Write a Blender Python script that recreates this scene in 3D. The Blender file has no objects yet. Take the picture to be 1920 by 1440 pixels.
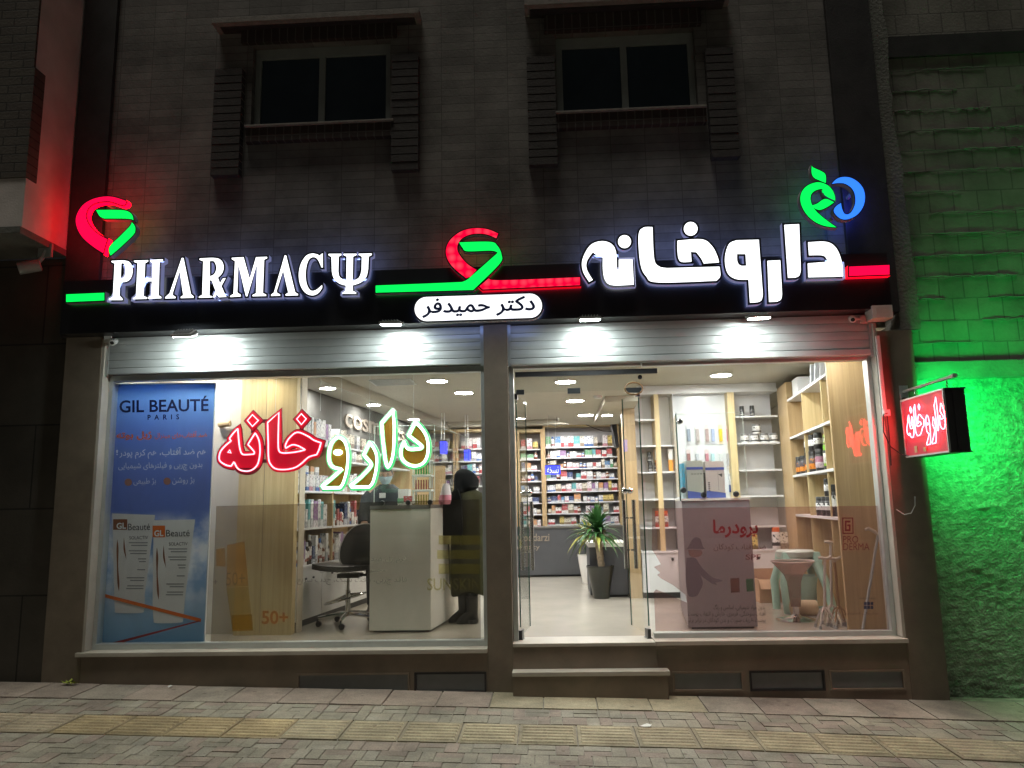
import bpy, bmesh, math, random, re
from mathutils import Vector, Matrix, noise
from mathutils.geometry import tessellate_polygon
random.seed(11)
S = bpy.context.scene
COL = S.collection
R = math.radians

# ------------------------------------------------------------------ camera
FPX = 1420.0
zc = Vector(((786-960)/FPX, (720+8220)/FPX, -1.0)).normalized()
fh = Vector((0, 0, -1)); fh = (fh - zc*fh.dot(zc)).normalized()
rt = fh.cross(zc)
PSI = R(2.8)
yc = fh*math.cos(PSI) + rt*math.sin(PSI)
xc = rt*math.cos(PSI) - fh*math.sin(PSI)
CAM = Vector((0, -6.3, 1.6))
cd = bpy.data.cameras.new('camera'); cam = bpy.data.objects.new('camera', cd); COL.objects.link(cam)
cd.sensor_width = 36; cd.lens = 36*FPX/1920; cd.clip_end = 500; cd.clip_start = 0.05
cam.matrix_world = Matrix(((xc.x, xc.y, xc.z, CAM.x), (yc.x, yc.y, yc.z, CAM.y), (zc.x, zc.y, zc.z, CAM.z), (0, 0, 0, 1)))
S.camera = cam

# ------------------------------------------------------------------ night sky, street light, exposure
w = bpy.data.worlds.new('World'); S.world = w; w.use_nodes = True
bg = w.node_tree.nodes['Background']; bg.inputs[0].default_value = (0.046, 0.052, 0.066, 1); bg.inputs[1].default_value = 0.13
sd = bpy.data.lights.new('sun', 'SUN'); sd.energy = 1.17; sd.angle = R(18); sd.color = (1.0, 0.975, 0.83)
so = bpy.data.objects.new('sun', sd); COL.objects.link(so); so.rotation_euler = (R(10), R(-6), 0)
so.location = (0, -4, 9)
S.view_settings.view_transform = 'Standard'; S.view_settings.look = 'None'
S.view_settings.exposure = 0.2; S.view_settings.gamma = 1.0
S.render.engine = 'CYCLES'
S.cycles.use_denoising = True
S.cycles.max_bounces = 8; S.cycles.transparent_max_bounces = 32; S.cycles.diffuse_bounces = 4
S.cycles.sample_clamp_indirect = 6.0
S.cycles.caustics_reflective = False; S.cycles.caustics_refractive = False

# ------------------------------------------------------------------ picture point -> place on a real plane of the scene
SK = math.tan(R(6.51))          # the shop's side walls are not square to the street
def ray(x, y):
    d = Vector(((x-960)/FPX, -(y-720)/FPX, -1.0))
    return Vector((xc.dot(d), yc.dot(d), zc.dot(d)))
# xc,yc,zc hold camera-space components of the world axes
def at(x, y, Y=0.0):
    d = ray(x, y); t = (Y-CAM.y)/d.y; return CAM + d*t
def onz(x, y, z):
    d = ray(x, y); t = (z-CAM.z)/d.z; return CAM + d*t
def atu(x, y, u):
    d = ray(x, y); t = (u-(CAM.x-SK*CAM.y))/(d.x-SK*d.y); return CAM + d*t
def atx(x, y, X):
    d = ray(x, y); t = (X-CAM.x)/d.x; return CAM + d*t
def crop(x0, y0, s):
    return lambda pts: [((x0+p[0]*s, y0+p[1]*s) + tuple(p[2:])) for p in pts]

# ------------------------------------------------------------------ materials
M = {}
def newmat(name):
    m = bpy.data.materials.new(name); m.use_nodes = True
    return m, m.node_tree, m.node_tree.nodes['Principled BSDF']
def mat(name, col, rough=0.5, metal=0.0, var=0.12, scale=6.0, bump=0.0, bscale=60.0, spec=0.5, coat=0.0, stretch=None, dirt=0.0):
    if name in M: return M[name]
    m, nt, b = newmat(name); N, L = nt.nodes, nt.links
    b.inputs['Roughness'].default_value = rough; b.inputs['Metallic'].default_value = metal
    b.inputs['Specular IOR Level'].default_value = spec
    if coat: b.inputs['Coat Weight'].default_value = coat; b.inputs['Coat Roughness'].default_value = 0.05
    c = (*col, 1)
    b.inputs['Base Color'].default_value = c
    tc = N.new('ShaderNodeTexCoord'); vec = tc.outputs['Object']
    if stretch:
        mp = N.new('ShaderNodeMapping'); mp.inputs['Scale'].default_value = stretch; L.new(vec, mp.inputs[0]); vec = mp.outputs[0]
    if var:
        n = N.new('ShaderNodeTexNoise'); n.inputs['Scale'].default_value = scale; n.inputs['Detail'].default_value = 6; n.inputs['Roughness'].default_value = 0.62
        L.new(vec, n.inputs['Vector'])
        r = N.new('ShaderNodeValToRGB'); r.color_ramp.elements[0].position = 0.3; r.color_ramp.elements[1].position = 0.72
        r.color_ramp.elements[0].color = (*[x*(1-var) for x in col], 1); r.color_ramp.elements[1].color = (*[min(1, x*(1+var)) for x in col], 1)
        L.new(n.outputs[0], r.inputs[0]); out = r.outputs[0]
        if dirt:
            n2 = N.new('ShaderNodeTexNoise'); n2.inputs['Scale'].default_value = 2.3; n2.inputs['Detail'].default_value = 9; L.new(tc.outputs['Object'], n2.inputs['Vector'])
            r2 = N.new('ShaderNodeValToRGB'); r2.color_ramp.elements[0].position = 0.42; r2.color_ramp.elements[1].position = 0.7
            r2.color_ramp.elements[0].color = (0, 0, 0, 1); r2.color_ramp.elements[1].color = (dirt,)*3+(1,)
            L.new(n2.outputs[0], r2.inputs[0])
            mx = N.new('ShaderNodeMix'); mx.data_type = 'RGBA'; L.new(r2.outputs[0], mx.inputs[0]); L.new(out, mx.inputs[6]); mx.inputs[7].default_value = (*[x*0.45 for x in col], 1); out = mx.outputs[2]
        L.new(out, b.inputs['Base Color'])
    if bump:
        n = N.new('ShaderNodeTexNoise'); n.inputs['Scale'].default_value = bscale; n.inputs['Detail'].default_value = 5; L.new(vec, n.inputs['Vector'])
        bp = N.new('ShaderNodeBump'); bp.inputs['Strength'].default_value = bump; bp.inputs['Distance'].default_value = 0.01
        L.new(n.outputs[0], bp.inputs['Height']); L.new(bp.outputs[0], b.inputs['Normal'])
    M[name] = m; return m
def emit(name, col, strength, base=(0.5, 0.5, 0.5)):
    if name in M: return M[name]
    m, nt, b = newmat(name)
    b.inputs['Base Color'].default_value = (*base, 1); b.inputs['Roughness'].default_value = 0.35
    b.inputs['Emission Color'].default_value = (*col, 1); b.inputs['Emission Strength'].default_value = strength
    M[name] = m; return m
def emit_led(name, col, col2, strength, pitch):
    """acrylic face lit by a row of diodes behind it: brighter round spots along it"""
    m, nt, b = newmat(name); N, L = nt.nodes, nt.links
    b.inputs['Base Color'].default_value = (*[c*0.5 for c in col], 1); b.inputs['Roughness'].default_value = 0.3
    tc = N.new('ShaderNodeTexCoord'); v = N.new('ShaderNodeTexVoronoi'); v.inputs['Scale'].default_value = 1/pitch; v.inputs['Randomness'].default_value = 0.25
    L.new(tc.outputs['Object'], v.inputs['Vector'])
    r = N.new('ShaderNodeValToRGB'); r.color_ramp.elements[0].position = 0.05; r.color_ramp.elements[1].position = 0.55
    r.color_ramp.elements[0].color = (*col2, 1); r.color_ramp.elements[1].color = (*col, 1)
    L.new(v.outputs['Distance'], r.inputs[0]); L.new(r.outputs[0], b.inputs['Emission Color']); b.inputs['Emission Strength'].default_value = strength
    M[name] = m; return m
def glass(name, tint=(0.97, 0.985, 0.975), base=0.022, edge=0.45, dust=0.04):
    if name in M: return M[name]
    m = bpy.data.materials.new(name); m.use_nodes = True; nt = m.node_tree; N, L = nt.nodes, nt.links
    N.remove(N['Principled BSDF']); out = N['Material Output']
    t = N.new('ShaderNodeBsdfTransparent'); t.inputs[0].default_value = (*tint, 1)
    g = N.new('ShaderNodeBsdfGlossy'); g.inputs['Roughness'].default_value = 0.01
    lw = N.new('ShaderNodeLayerWeight'); lw.inputs[0].default_value = 0.5
    p = N.new('ShaderNodeMath'); p.operation = 'POWER'; p.inputs[1].default_value = 4.0
    a = N.new('ShaderNodeMath'); a.operation = 'MULTIPLY_ADD'; a.inputs[1].default_value = edge; a.inputs[2].default_value = base
    mx = N.new('ShaderNodeMixShader')
    L.new(lw.outputs['Facing'], p.inputs[0]); L.new(p.outputs[0], a.inputs[0]); L.new(a.outputs[0], mx.inputs[0])
    L.new(t.outputs[0], mx.inputs[1]); L.new(g.outputs[0], mx.inputs[2])
    tc = N.new('ShaderNodeTexCoord'); mp = N.new('ShaderNodeMapping'); mp.inputs['Scale'].default_value = (2.2, 2.2, 0.9); mp.inputs['Rotation'].default_value = (0, 0.5, 0)
    nz = N.new('ShaderNodeTexNoise'); nz.inputs['Scale'].default_value = 1.6; nz.inputs['Detail'].default_value = 9; nz.inputs['Roughness'].default_value = 0.68; nz.inputs['Distortion'].default_value = 1.2
    L.new(tc.outputs['Object'], mp.inputs[0]); L.new(mp.outputs[0], nz.inputs['Vector'])
    cr = N.new('ShaderNodeMapRange'); cr.inputs[1].default_value = 0.48; cr.inputs[2].default_value = 0.8; cr.inputs[3].default_value = 0.0; cr.inputs[4].default_value = dust; L.new(nz.outputs[0], cr.inputs[0])
    df = N.new('ShaderNodeBsdfDiffuse'); df.inputs[0].default_value = (0.75, 0.74, 0.7, 1); tl = N.new('ShaderNodeBsdfTranslucent'); tl.inputs[0].default_value = (0.75, 0.74, 0.7, 1)
    m1 = N.new('ShaderNodeMixShader'); m1.inputs[0].default_value = 0.5; L.new(df.outputs[0], m1.inputs[1]); L.new(tl.outputs[0], m1.inputs[2])
    m2 = N.new('ShaderNodeMixShader'); L.new(cr.outputs[0], m2.inputs[0]); L.new(mx.outputs[0], m2.inputs[1]); L.new(m1.outputs[0], m2.inputs[2]); L.new(m2.outputs[0], out.inputs[0])
    M[name] = m; return m
def film(name, tint, col, opaq, rough=0.4):
    """see-through printed film: tinted transparency plus a little of its own pigment"""
    if name in M: return M[name]
    m = bpy.data.materials.new(name); m.use_nodes = True; nt = m.node_tree; N, L = nt.nodes, nt.links
    N.remove(N['Principled BSDF']); out = N['Material Output']
    t = N.new('ShaderNodeBsdfTransparent'); t.inputs[0].default_value = (*tint, 1)
    d = N.new('ShaderNodeBsdfDiffuse'); d.inputs[0].default_value = (*col, 1)
    tl = N.new('ShaderNodeBsdfTranslucent'); tl.inputs[0].default_value = (*col, 1)
    m1 = N.new('ShaderNodeMixShader'); m1.inputs[0].default_value = 0.5; m2 = N.new('ShaderNodeMixShader'); m2.inputs[0].default_value = opaq
    L.new(d.outputs[0], m1.inputs[1]); L.new(tl.outputs[0], m1.inputs[2]); L.new(t.outputs[0], m2.inputs[1]); L.new(m1.outputs[0], m2.inputs[2]); L.new(m2.outputs[0], out.inputs[0])
    M[name] = m; return m
def brickmat(name, c1, c2, mortar, bw, rh, ms, offset=0.5, rough=0.8, bump=0.5, axis='xz', dirt=0.5, mix=0.5, spec=0.3):
    if name in M: return M[name]
    m, nt, b = newmat(name); N, L = nt.nodes, nt.links
    tc = N.new('ShaderNodeTexCoord'); sp = N.new('ShaderNodeSeparateXYZ'); cb = N.new('ShaderNodeCombineXYZ')
    L.new(tc.outputs['Object'], sp.inputs[0]); L.new(sp.outputs[{'x': 0, 'y': 1}[axis[0]]], cb.inputs[0]); L.new(sp.outputs[{'z': 2, 'y': 1}[axis[1]]], cb.inputs[1])
    nw = N.new('ShaderNodeTexNoise'); nw.inputs['Scale'].default_value = 3.0; L.new(tc.outputs['Object'], nw.inputs['Vector'])
    br = N.new('ShaderNodeTexBrick'); br.offset = offset; br.inputs['Scale'].default_value = 1.0
    br.inputs['Brick Width'].default_value = bw; br.inputs['Row Height'].default_value = rh; br.inputs['Mortar Size'].default_value = ms; br.inputs['Mortar Smooth'].default_value = 0.2
    br.inputs['Color1'].default_value = (*c1, 1); br.inputs['Color2'].default_value = (*c2, 1); br.inputs['Mortar'].default_value = (*mortar, 1)
    br.inputs['Bias'].default_value = 0.0
    L.new(cb.outputs[0], br.inputs['Vector'])
    n = N.new('ShaderNodeTexNoise'); n.inputs['Scale'].default_value = 1.7; n.inputs['Detail'].default_value = 9; n.inputs['Roughness'].default_value = 0.65; L.new(tc.outputs['Object'], n.inputs['Vector'])
    r = N.new('ShaderNodeValToRGB'); r.color_ramp.elements[0].position = 0.35; r.color_ramp.elements[1].position = 0.7
    r.color_ramp.elements[0].color = (1-dirt,)*3+(1,); r.color_ramp.elements[1].color = (1.1,)*3+(1,)
    L.new(n.outputs[0], r.inputs[0])
    mx = N.new('ShaderNodeMix'); mx.data_type = 'RGBA'; mx.blend_type = 'MULTIPLY'; mx.inputs[0].default_value = 1; L.new(br.outputs[0], mx.inputs[6]); L.new(r.outputs[0], mx.inputs[7])
    L.new(mx.outputs[2], b.inputs['Base Color']); b.inputs['Roughness'].default_value = rough; b.inputs['Specular IOR Level'].default_value = spec
    n3 = N.new('ShaderNodeTexNoise'); n3.inputs['Scale'].default_value = 45; n3.inputs['Detail'].default_value = 6; L.new(tc.outputs['Object'], n3.inputs['Vector'])
    ad = N.new('ShaderNodeMath'); ad.operation = 'MULTIPLY_ADD'; ad.inputs[1].default_value = -1.0; L.new(br.outputs['Fac'], ad.inputs[0])
    mm = N.new('ShaderNodeMath'); mm.operation = 'MULTIPLY'; mm.inputs[1].default_value = 0.5; L.new(n3.outputs[0], mm.inputs[0]); L.new(mm.outputs[0], ad.inputs[2])
    bp = N.new('ShaderNodeBump'); bp.inputs['Strength'].default_value = bump; bp.inputs['Distance'].default_value = 0.012; L.new(ad.outputs[0], bp.inputs['Height']); L.new(bp.outputs[0], b.inputs['Normal'])
    M[name] = m; return m
def wood(name, c1, c2, vertical=True):
    if name in M: return M[name]
    m, nt, b = newmat(name); N, L = nt.nodes, nt.links
    tc = N.new('ShaderNodeTexCoord'); mp = N.new('ShaderNodeMapping'); mp.inputs['Scale'].default_value = (38, 38, 0.9) if vertical else (0.9, 38, 38)
    n = N.new('ShaderNodeTexNoise'); n.inputs['Scale'].default_value = 1.0; n.inputs['Detail'].default_value = 5; n.inputs['Roughness'].default_value = 0.7
    L.new(tc.outputs['Object'], mp.inputs[0]); L.new(mp.outputs[0], n.inputs['Vector'])
    r = N.new('ShaderNodeValToRGB'); r.color_ramp.elements[0].position = 0.32; r.color_ramp.elements[1].position = 0.7
    r.color_ramp.elements[0].color = (*c1, 1); r.color_ramp.elements[1].color = (*c2, 1)
    L.new(n.outputs[0], r.inputs[0]); L.new(r.outputs[0], b.inputs['Base Color']); b.inputs['Roughness'].default_value = 0.42
    M[name] = m; return m
def carton(name, base, accent, band=0.35, marks=True):
    """printed card: a coloured band low on the pack and small dark print"""
    if name in M: return M[name]
    m, nt, b = newmat(name); N, L = nt.nodes, nt.links
    tc = N.new('ShaderNodeTexCoord'); sp = N.new('ShaderNodeSeparateXYZ'); L.new(tc.outputs['Generated'], sp.inputs[0])
    lt = N.new('ShaderNodeMath'); lt.operation = 'LESS_THAN'; lt.inputs[1].default_value = band; L.new(sp.outputs[2], lt.inputs[0])
    mx = N.new('ShaderNodeMix'); mx.data_type = 'RGBA'; mx.inputs[6].default_value = (*base, 1); mx.inputs[7].default_value = (*accent, 1); L.new(lt.outputs[0], mx.inputs[0])
    out = mx.outputs[2]
    if marks:
        oi = N.new('ShaderNodeObjectInfo'); ad = N.new('ShaderNodeVectorMath'); ad.operation = 'ADD'
        mp = N.new('ShaderNodeMapping'); mp.inputs['Scale'].default_value = (6, 6, 9)
        L.new(tc.outputs['Generated'], mp.inputs[0]); L.new(mp.outputs[0], ad.inputs[0]); L.new(oi.outputs['Random'], ad.inputs[1])
        n = N.new('ShaderNodeTexNoise'); n.inputs['Scale'].default_value = 1.0; n.inputs['Detail'].default_value = 1; L.new(ad.outputs[0], n.inputs['Vector'])
        gt = N.new('ShaderNodeMath'); gt.operation = 'GREATER_THAN'; gt.inputs[1].default_value = 0.6; L.new(n.outputs[0], gt.inputs[0])
        m3 = N.new('ShaderNodeMix'); m3.data_type = 'RGBA'; L.new(gt.outputs[0], m3.inputs[0]); L.new(out, m3.inputs[6]); m3.inputs[7].default_value = (*[a*0.55 for a in accent], 1); out = m3.outputs[2]
    L.new(out, b.inputs['Base Color']); b.inputs['Roughness'].default_value = 0.45
    M[name] = m; return m

# ------------------------------------------------------------------ mesh building
class MB:
    def __init__(s): s.v = []; s.f = []; s.m = []; s.a = []
    def add(s, vs, fs, mi=0, a=None):
        o = len(s.v); s.v += [tuple(x) for x in vs]
        for f in fs: s.f.append(tuple(i+o for i in f)); s.m.append(mi); s.a.append(a)
        return s
    def hexa(s, p, mi=0, a=None):
        return s.add(p, [(0, 3, 2, 1), (4, 5, 6, 7), (0, 1, 5, 4), (1, 2, 6, 5), (2, 3, 7, 6), (3, 0, 4, 7)], mi, a)
    def box(s, x0, x1, y0, y1, z0, z1, mi=0, a=None):
        return s.hexa([(x0, y0, z0), (x1, y0, z0), (x1, y1, z0), (x0, y1, z0), (x0, y0, z1), (x1, y0, z1), (x1, y1, z1), (x0, y1, z1)], mi, a)
    def sbox(s, u0, u1, y0, y1, z0, z1, mi=0):       # box skewed with the shop's side walls
        P = lambda u, y, z: (u+SK*y, y, z)
        return s.hexa([P(u0, y0, z0), P(u1, y0, z0), P(u1, y1, z0), P(u0, y1, z0), P(u0, y0, z1), P(u1, y0, z1), P(u1, y1, z1), P(u0, y1, z1)], mi)
    def rbox(s, c, hx, hy, hz, rot=0, mi=0, tilt=None):
        mtx = Matrix.Rotation(rot, 3, 'Z')
        if tilt is not None: mtx = mtx @ tilt
        c = Vector(c); P = []
        for z in (-hz, hz):
            for x, y in ((-hx, -hy), (hx, -hy), (hx, hy), (-hx, hy)): P.append(c + mtx @ Vector((x, y, z)))
        return s.hexa(P, mi)
    def tube(s, pts, r, n=8, mi=0, closed=False, caps=True):
        pts = [Vector(p) for p in pts]; K = len(pts); rs = r if isinstance(r, (list, tuple)) else [r]*K
        ref = None; o = len(s.v)
        for i, p in enumerate(pts):
            a = pts[(i-1) % K] if (closed or i > 0) else p; b = pts[(i+1) % K] if (closed or i < K-1) else p
            t = (b-a)
            t = t.normalized() if t.length > 1e-9 else Vector((0, 0, 1))
            if ref is None: ref = Vector((0, 1, 0)) if abs(t.y) < 0.9 else Vector((1, 0, 0))
            u = ref - t*ref.dot(t)
            if u.length < 1e-6: u = t.orthogonal()
            u.normalize(); ref = u; v = t.cross(u)
            for k in range(n):
                an = 2*math.pi*k/n; s.v.append(tuple(p + (u*math.cos(an)+v*math.sin(an))*rs[i]))
        for i in range(K if closed else K-1):
            j = (i+1) % K
            for k in range(n):
                l = (k+1) % n; s.f.append((o+i*n+k, o+i*n+l, o+j*n+l, o+j*n+k)); s.m.append(mi); s.a.append(None)
        if caps and not closed:
            s.f.append(tuple(o+k for k in range(n))[::-1]); s.f.append(tuple(o+(K-1)*n+k for k in range(n))); s.m += [mi, mi]; s.a += [None, None]
        return s
    def lathe(s, prof, c, n=20, mi=0, axis='z', mis=None, sx=1.0, sy=1.0):
        o = len(s.v); K = len(prof); c = Vector(c)
        for r, h in prof:
            for k in range(n):
                an = 2*math.pi*k/n; a, b = r*math.cos(an)*sx, r*math.sin(an)*sy
                s.v.append(tuple(c + (Vector((a, b, h)) if axis == 'z' else Vector((a, h, b)) if axis == 'y' else Vector((h, a, b)))))
        for i in range(K-1):
            for k in range(n):
                l = (k+1) % n; f = (o+i*n+k, o+i*n+l, o+(i+1)*n+l, o+(i+1)*n+k)
                s.f.append(f if axis != 'y' else f[::-1]); s.m.append(mis[i] if mis else mi); s.a.append(None)
        s.f.append(tuple(o+k for k in range(n))[::-1]); s.f.append(tuple(o+(K-1)*n+k for k in range(n))); s.m += [mis[0] if mis else mi, mis[-1] if mis else mi]; s.a += [None, None]
        return s
    def prism(s, loops, y0, y1, mf=0, ms=None, mb=None, plane=None):
        """loops of (X,Z): front face at y0, back at y1. plane maps (a,b,depth) to world"""
        ms = mf if ms is None else ms; mb = ms if mb is None else mb
        P = plane or (lambda a, b, d: (a, d, b))
        o = len(s.v); flat = [p for l in loops for p in l]
        tri = tessellate_polygon([[Vector((p[0], p[1], 0)) for p in l] for l in loops]); T = len(flat)
        s.v += [P(p[0], p[1], y0) for p in flat]
        if y1 is not None: s.v += [P(p[0], p[1], y1) for p in flat]
        for t in tri:
            a, b, c = (flat[i] for i in t)
            ccw = (b[0]-a[0])*(c[1]-a[1])-(b[1]-a[1])*(c[0]-a[0]) > 0
            t = t if ccw else t[::-1]
            s.f.append(tuple(o+i for i in t)); s.m.append(mf); s.a.append(None)
            if y1 is not None: s.f.append(tuple(o+T+i for i in t[::-1])); s.m.append(mb); s.a.append(None)
        if y1 is not None:
            q = 0
            for l in loops:
                n = len(l); ar = sum(l[i][0]*l[(i+1) % n][1]-l[(i+1) % n][0]*l[i][1] for i in range(n))
                for i in range(n):
                    j = (i+1) % n; f = (o+q+i, o+q+j, o+T+q+j, o+T+q+i)
                    s.f.append(f[::-1] if ar > 0 else f); s.m.append(ms); s.a.append(None)
                q += n
        return s
    def mesh(s, name, mats, org=(0, 0, 0), bevel=0.0, smooth=False, fix=False, seg=2):
        me = bpy.data.meshes.new(name); O = Vector(org)
        me.from_pydata([tuple(Vector(v)-O) for v in s.v], [], s.f)
        for m in (mats if isinstance(mats, (list, tuple)) else [mats]): me.materials.append(m)
        for p, mi in zip(me.polygons, s.m): p.material_index = mi
        if any(a is not None for a in s.a):
            at_ = me.attributes.new('tone', 'FLOAT_COLOR', 'FACE')
            for i, a in enumerate(s.a): at_.data[i].color = (*(a or (0.5, 0.5, 0.5)), 1)
        if bevel or fix:
            bm = bmesh.new(); bm.from_mesh(me)
            if bevel: bmesh.ops.bevel(bm, geom=[e for e in bm.edges if len(e.link_faces) == 2 and e.calc_face_angle(0) > 0.6], offset=bevel, segments=seg, profile=0.7, affect='EDGES', clamp_overlap=True)
            if fix: bmesh.ops.recalc_face_normals(bm, faces=bm.faces)
            bm.to_mesh(me); bm.free()
        if smooth:
            for p in me.polygons: p.use_smooth = True
            me.set_sharp_from_angle(angle=R(smooth if smooth is not True and smooth > 1 else 40))
        me.update(); return me

def wloc(o):
    v = Vector((0, 0, 0))
    while o is not None: v += o.location; o = o.parent
    return v
def tag(o, label=None, cat=None, group=None, kind=None):
    if label: o['label'] = label
    if cat: o['category'] = cat
    if group: o['group'] = group
    if kind: o['kind'] = kind
    return o
def thing(name, label, cat, loc, group=None):
    o = bpy.data.objects.new(name, None); COL.objects.link(o); o.location = Vector(loc); o.empty_display_size = 0.1
    return tag(o, label, cat, group)
def part(name, mb, mats, parent, label=None, **k):
    org = wloc(parent)
    me = mb.mesh(name, mats, org, **k) if isinstance(mb, MB) else mb
    if not isinstance(mb, MB):
        me.transform(Matrix.Translation(-org))
        for m in (mats if isinstance(mats, (list, tuple)) else [mats]): me.materials.append(m)
    o = bpy.data.objects.new(name, me); COL.objects.link(o); o.parent = parent
    if label: o['label'] = label
    return o
def solo(name, mb, mats, label, cat, group=None, kind=None, **k):
    xs = [v[0] for v in mb.v]; ys = [v[1] for v in mb.v]; zs = [v[2] for v in mb.v]
    org = Vector(((min(xs)+max(xs))/2, (min(ys)+max(ys))/2, min(zs)))
    o = bpy.data.objects.new(name, mb.mesh(name, mats, org, **k)); COL.objects.link(o); o.location = org
    return tag(o, label, cat, group, kind)
def struct(name, mb, mats, label=None, **k):
    o = bpy.data.objects.new(name, mb.mesh(name, mats, (0, 0, 0), **k)); COL.objects.link(o)
    return tag(o, label, None, None, 'structure')

# ------------------------------------------------------------------ outlines
def smooth(pts, closed=True, n=6):
    """Catmull-Rom through the points; a third value marks a corner"""
    out = []; K = len(pts)
    for i in range(K if closed else K-1):
        p1 = pts[i]; p2 = pts[(i+1) % K]; c1 = len(p1) > 2 and p1[2]; c2 = len(p2) > 2 and p2[2]
        p0 = pts[(i-1) % K] if not c1 else p1; p3 = pts[(i+2) % K] if not c2 else p2
        if c1 and c2: out.append((p1[0], p1[1])); continue
        for j in range(n):
            t = j/n; q = []
            for d in (0, 1):
                a, b, c, e = p0[d], p1[d], p2[d], p3[d]
                q.append(0.5*(2*b+(c-a)*t+(2*a-5*b+4*c-e)*t*t+(3*b-a-3*c+e)*t**3))
            out.append(tuple(q))
    if not closed: out.append((pts[-1][0], pts[-1][1]))
    return out
def corner(pts): return [(p[0], p[1], 1) for p in pts]
def offset(loop, d):
    n = len(loop); ar = sum(loop[i][0]*loop[(i+1) % n][1]-loop[(i+1) % n][0]*loop[i][1] for i in range(n)); sg = 1 if ar > 0 else -1
    out = []
    for i in range(n):
        a, b, c = Vector(loop[i-1]), Vector(loop[i]), Vector(loop[(i+1) % n])
        e1 = (b-a); e2 = (c-b)
        if e1.length < 1e-7 or e2.length < 1e-7: e1 = e2 = (c-a)
        if e1.length < 1e-9: out.append(tuple(b)); continue
        e1.normalize(); e2.normalize()
        n1 = Vector((e1.y, -e1.x))*sg; n2 = Vector((e2.y, -e2.x))*sg; m = n1+n2
        if m.length < 0.2: m = n1
        m.normalize(); k = min(1.6, 1/max(0.3, m.dot(n1)))
        out.append(tuple(b+m*d*k))
    return out
def circle(cx, cy, r, n=24, ry=None): return [(cx+r*math.cos(2*math.pi*i/n), cy+(ry or r)*math.sin(2*math.pi*i/n)) for i in range(n)]
def toplane(loop, Y): return [(q.x, q.z) for q in (at(p[0], p[1], Y) for p in loop)]

# ------------------------------------------------------------------ lettering
AR = dict(zip('ابپتجحخدرزژسشصضطعفقکگلمنوهیآ', [(0xFE8D,), (0xFE8F, 4), (0xFB56, 4), (0xFE95, 4), (0xFE9D, 4), (0xFEA1, 4), (0xFEA5, 4), (0xFEA9,), (0xFEAD,), (0xFEAF,), (0xFB8A,), (0xFEB1, 4), (0xFEB5, 4), (0xFEB9, 4), (0xFEBD, 4), (0xFEC1, 4), (0xFEC9, 4), (0xFED1, 4), (0xFED5, 4), (0xFB8E, 4), (0xFB92, 4), (0xFEDD, 4), (0xFEE1, 4), (0xFEE5, 4), (0xFEED,), (0xFEE9, 4), (0xFBFC, 4), (0xFE81,)]))
def rtl(s):
    out = []
    for i, ch in enumerate(s):
        if ch not in AR: out.append('' if ch == '\u200c' else ch); continue
        pj = i > 0 and s[i-1] in AR and len(AR[s[i-1]]) == 2
        nj = len(AR[ch]) == 2 and i+1 < len(s) and s[i+1] in AR
        k = (3 if nj else 1) if pj else (2 if nj else 0)
        out.append(chr(AR[ch][0]+k))
    v = ''.join(out)[::-1]
    return re.sub(r'[0-9A-Za-z+]+', lambda m: m.group(0)[::-1], v)
_fc = bpy.data.curves.new('lettering', 'FONT'); _fo = bpy.data.objects.new('lettering', _fc); COL.objects.link(_fo)
_cache = {}
def glyphs(s, bold=0.0, space=1.0):
    k = (s, bold, space)
    if k in _cache: return _cache[k]
    _fc.body = s; _fc.size = 1; _fc.offset = bold; _fc.space_character = space; _fc.resolution_u = 3
    bpy.context.view_layer.update()
    dg = bpy.context.evaluated_depsgraph_get(); me = bpy.data.meshes.new_from_object(_fo.evaluated_get(dg))
    v = [(p.co.x, p.co.y) for p in me.vertices]; f = [tuple(p.vertices) for p in me.polygons]
    x0, x1 = min(p[0] for p in v), max(p[0] for p in v); y0, y1 = min(p[1] for p in v), max(p[1] for p in v)
    _cache[k] = ([((a-x0)/(x1-x0), (b-y0)/(y1-y0)) for a, b in v], f); bpy.data.meshes.remove(me)
    return _cache[k]
def text(mb, s, tl, tr, bl, br, depth=0.0, nrm=Vector((0, -1, 0)), bold=0.0, space=1.0, mi=0):
    """lettering laid in the quad given by its four world corners"""
    v, f = glyphs(s, bold, space); tl, tr, bl, br = map(Vector, (tl, tr, bl, br)); W = []
    for a, b in v: W.append(bl.lerp(br, a).lerp(tl.lerp(tr, a), b))
    if not depth: return mb.add(W, f, mi)
    n = len(W); fr = [p + nrm*depth for p in W]; from_ = {}
    F = list(f) + [tuple(i+n for i in q[::-1]) for q in f]
    for q in f:
        for i in range(len(q)): e = (q[i], q[(i+1) % len(q)]); from_[e] = from_.get(e, 0)+1
    for (a, b) in from_:
        if (b, a) not in from_: F.append((a, a+n, b+n, b))
    return mb.add(fr+W, F, mi)
def fat(mb, s, tl, tr, bl, br, d=0.003, nrm=Vector((0, -1, 0)), **k):
    for i, (a, b) in enumerate(((0, 0), (d, 0), (-d, 0), (0, d), (0, -d), (d*0.7, d*0.7), (-d*0.7, -d*0.7))):
        o = (Vector(tr)-Vector(tl)).normalized()*a+Vector((0, 0, b))+nrm*0.00012*i
        text(mb, s, Vector(tl)+o, Vector(tr)+o, Vector(bl)+o, Vector(br)+o, **k)
def textpx(mb, s, x0, y0, x1, y1, Y, tilt=None, **k):
    """same, its box given where it stands on the plane Y"""
    t = -0.018*(x1-x0) if tilt is None else tilt
    return text(mb, s, at(x0, y0-t/2, Y), at(x1, y0+t/2, Y), at(x0, y1-t/2, Y), at(x1, y1+t/2, Y), **k)

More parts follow.
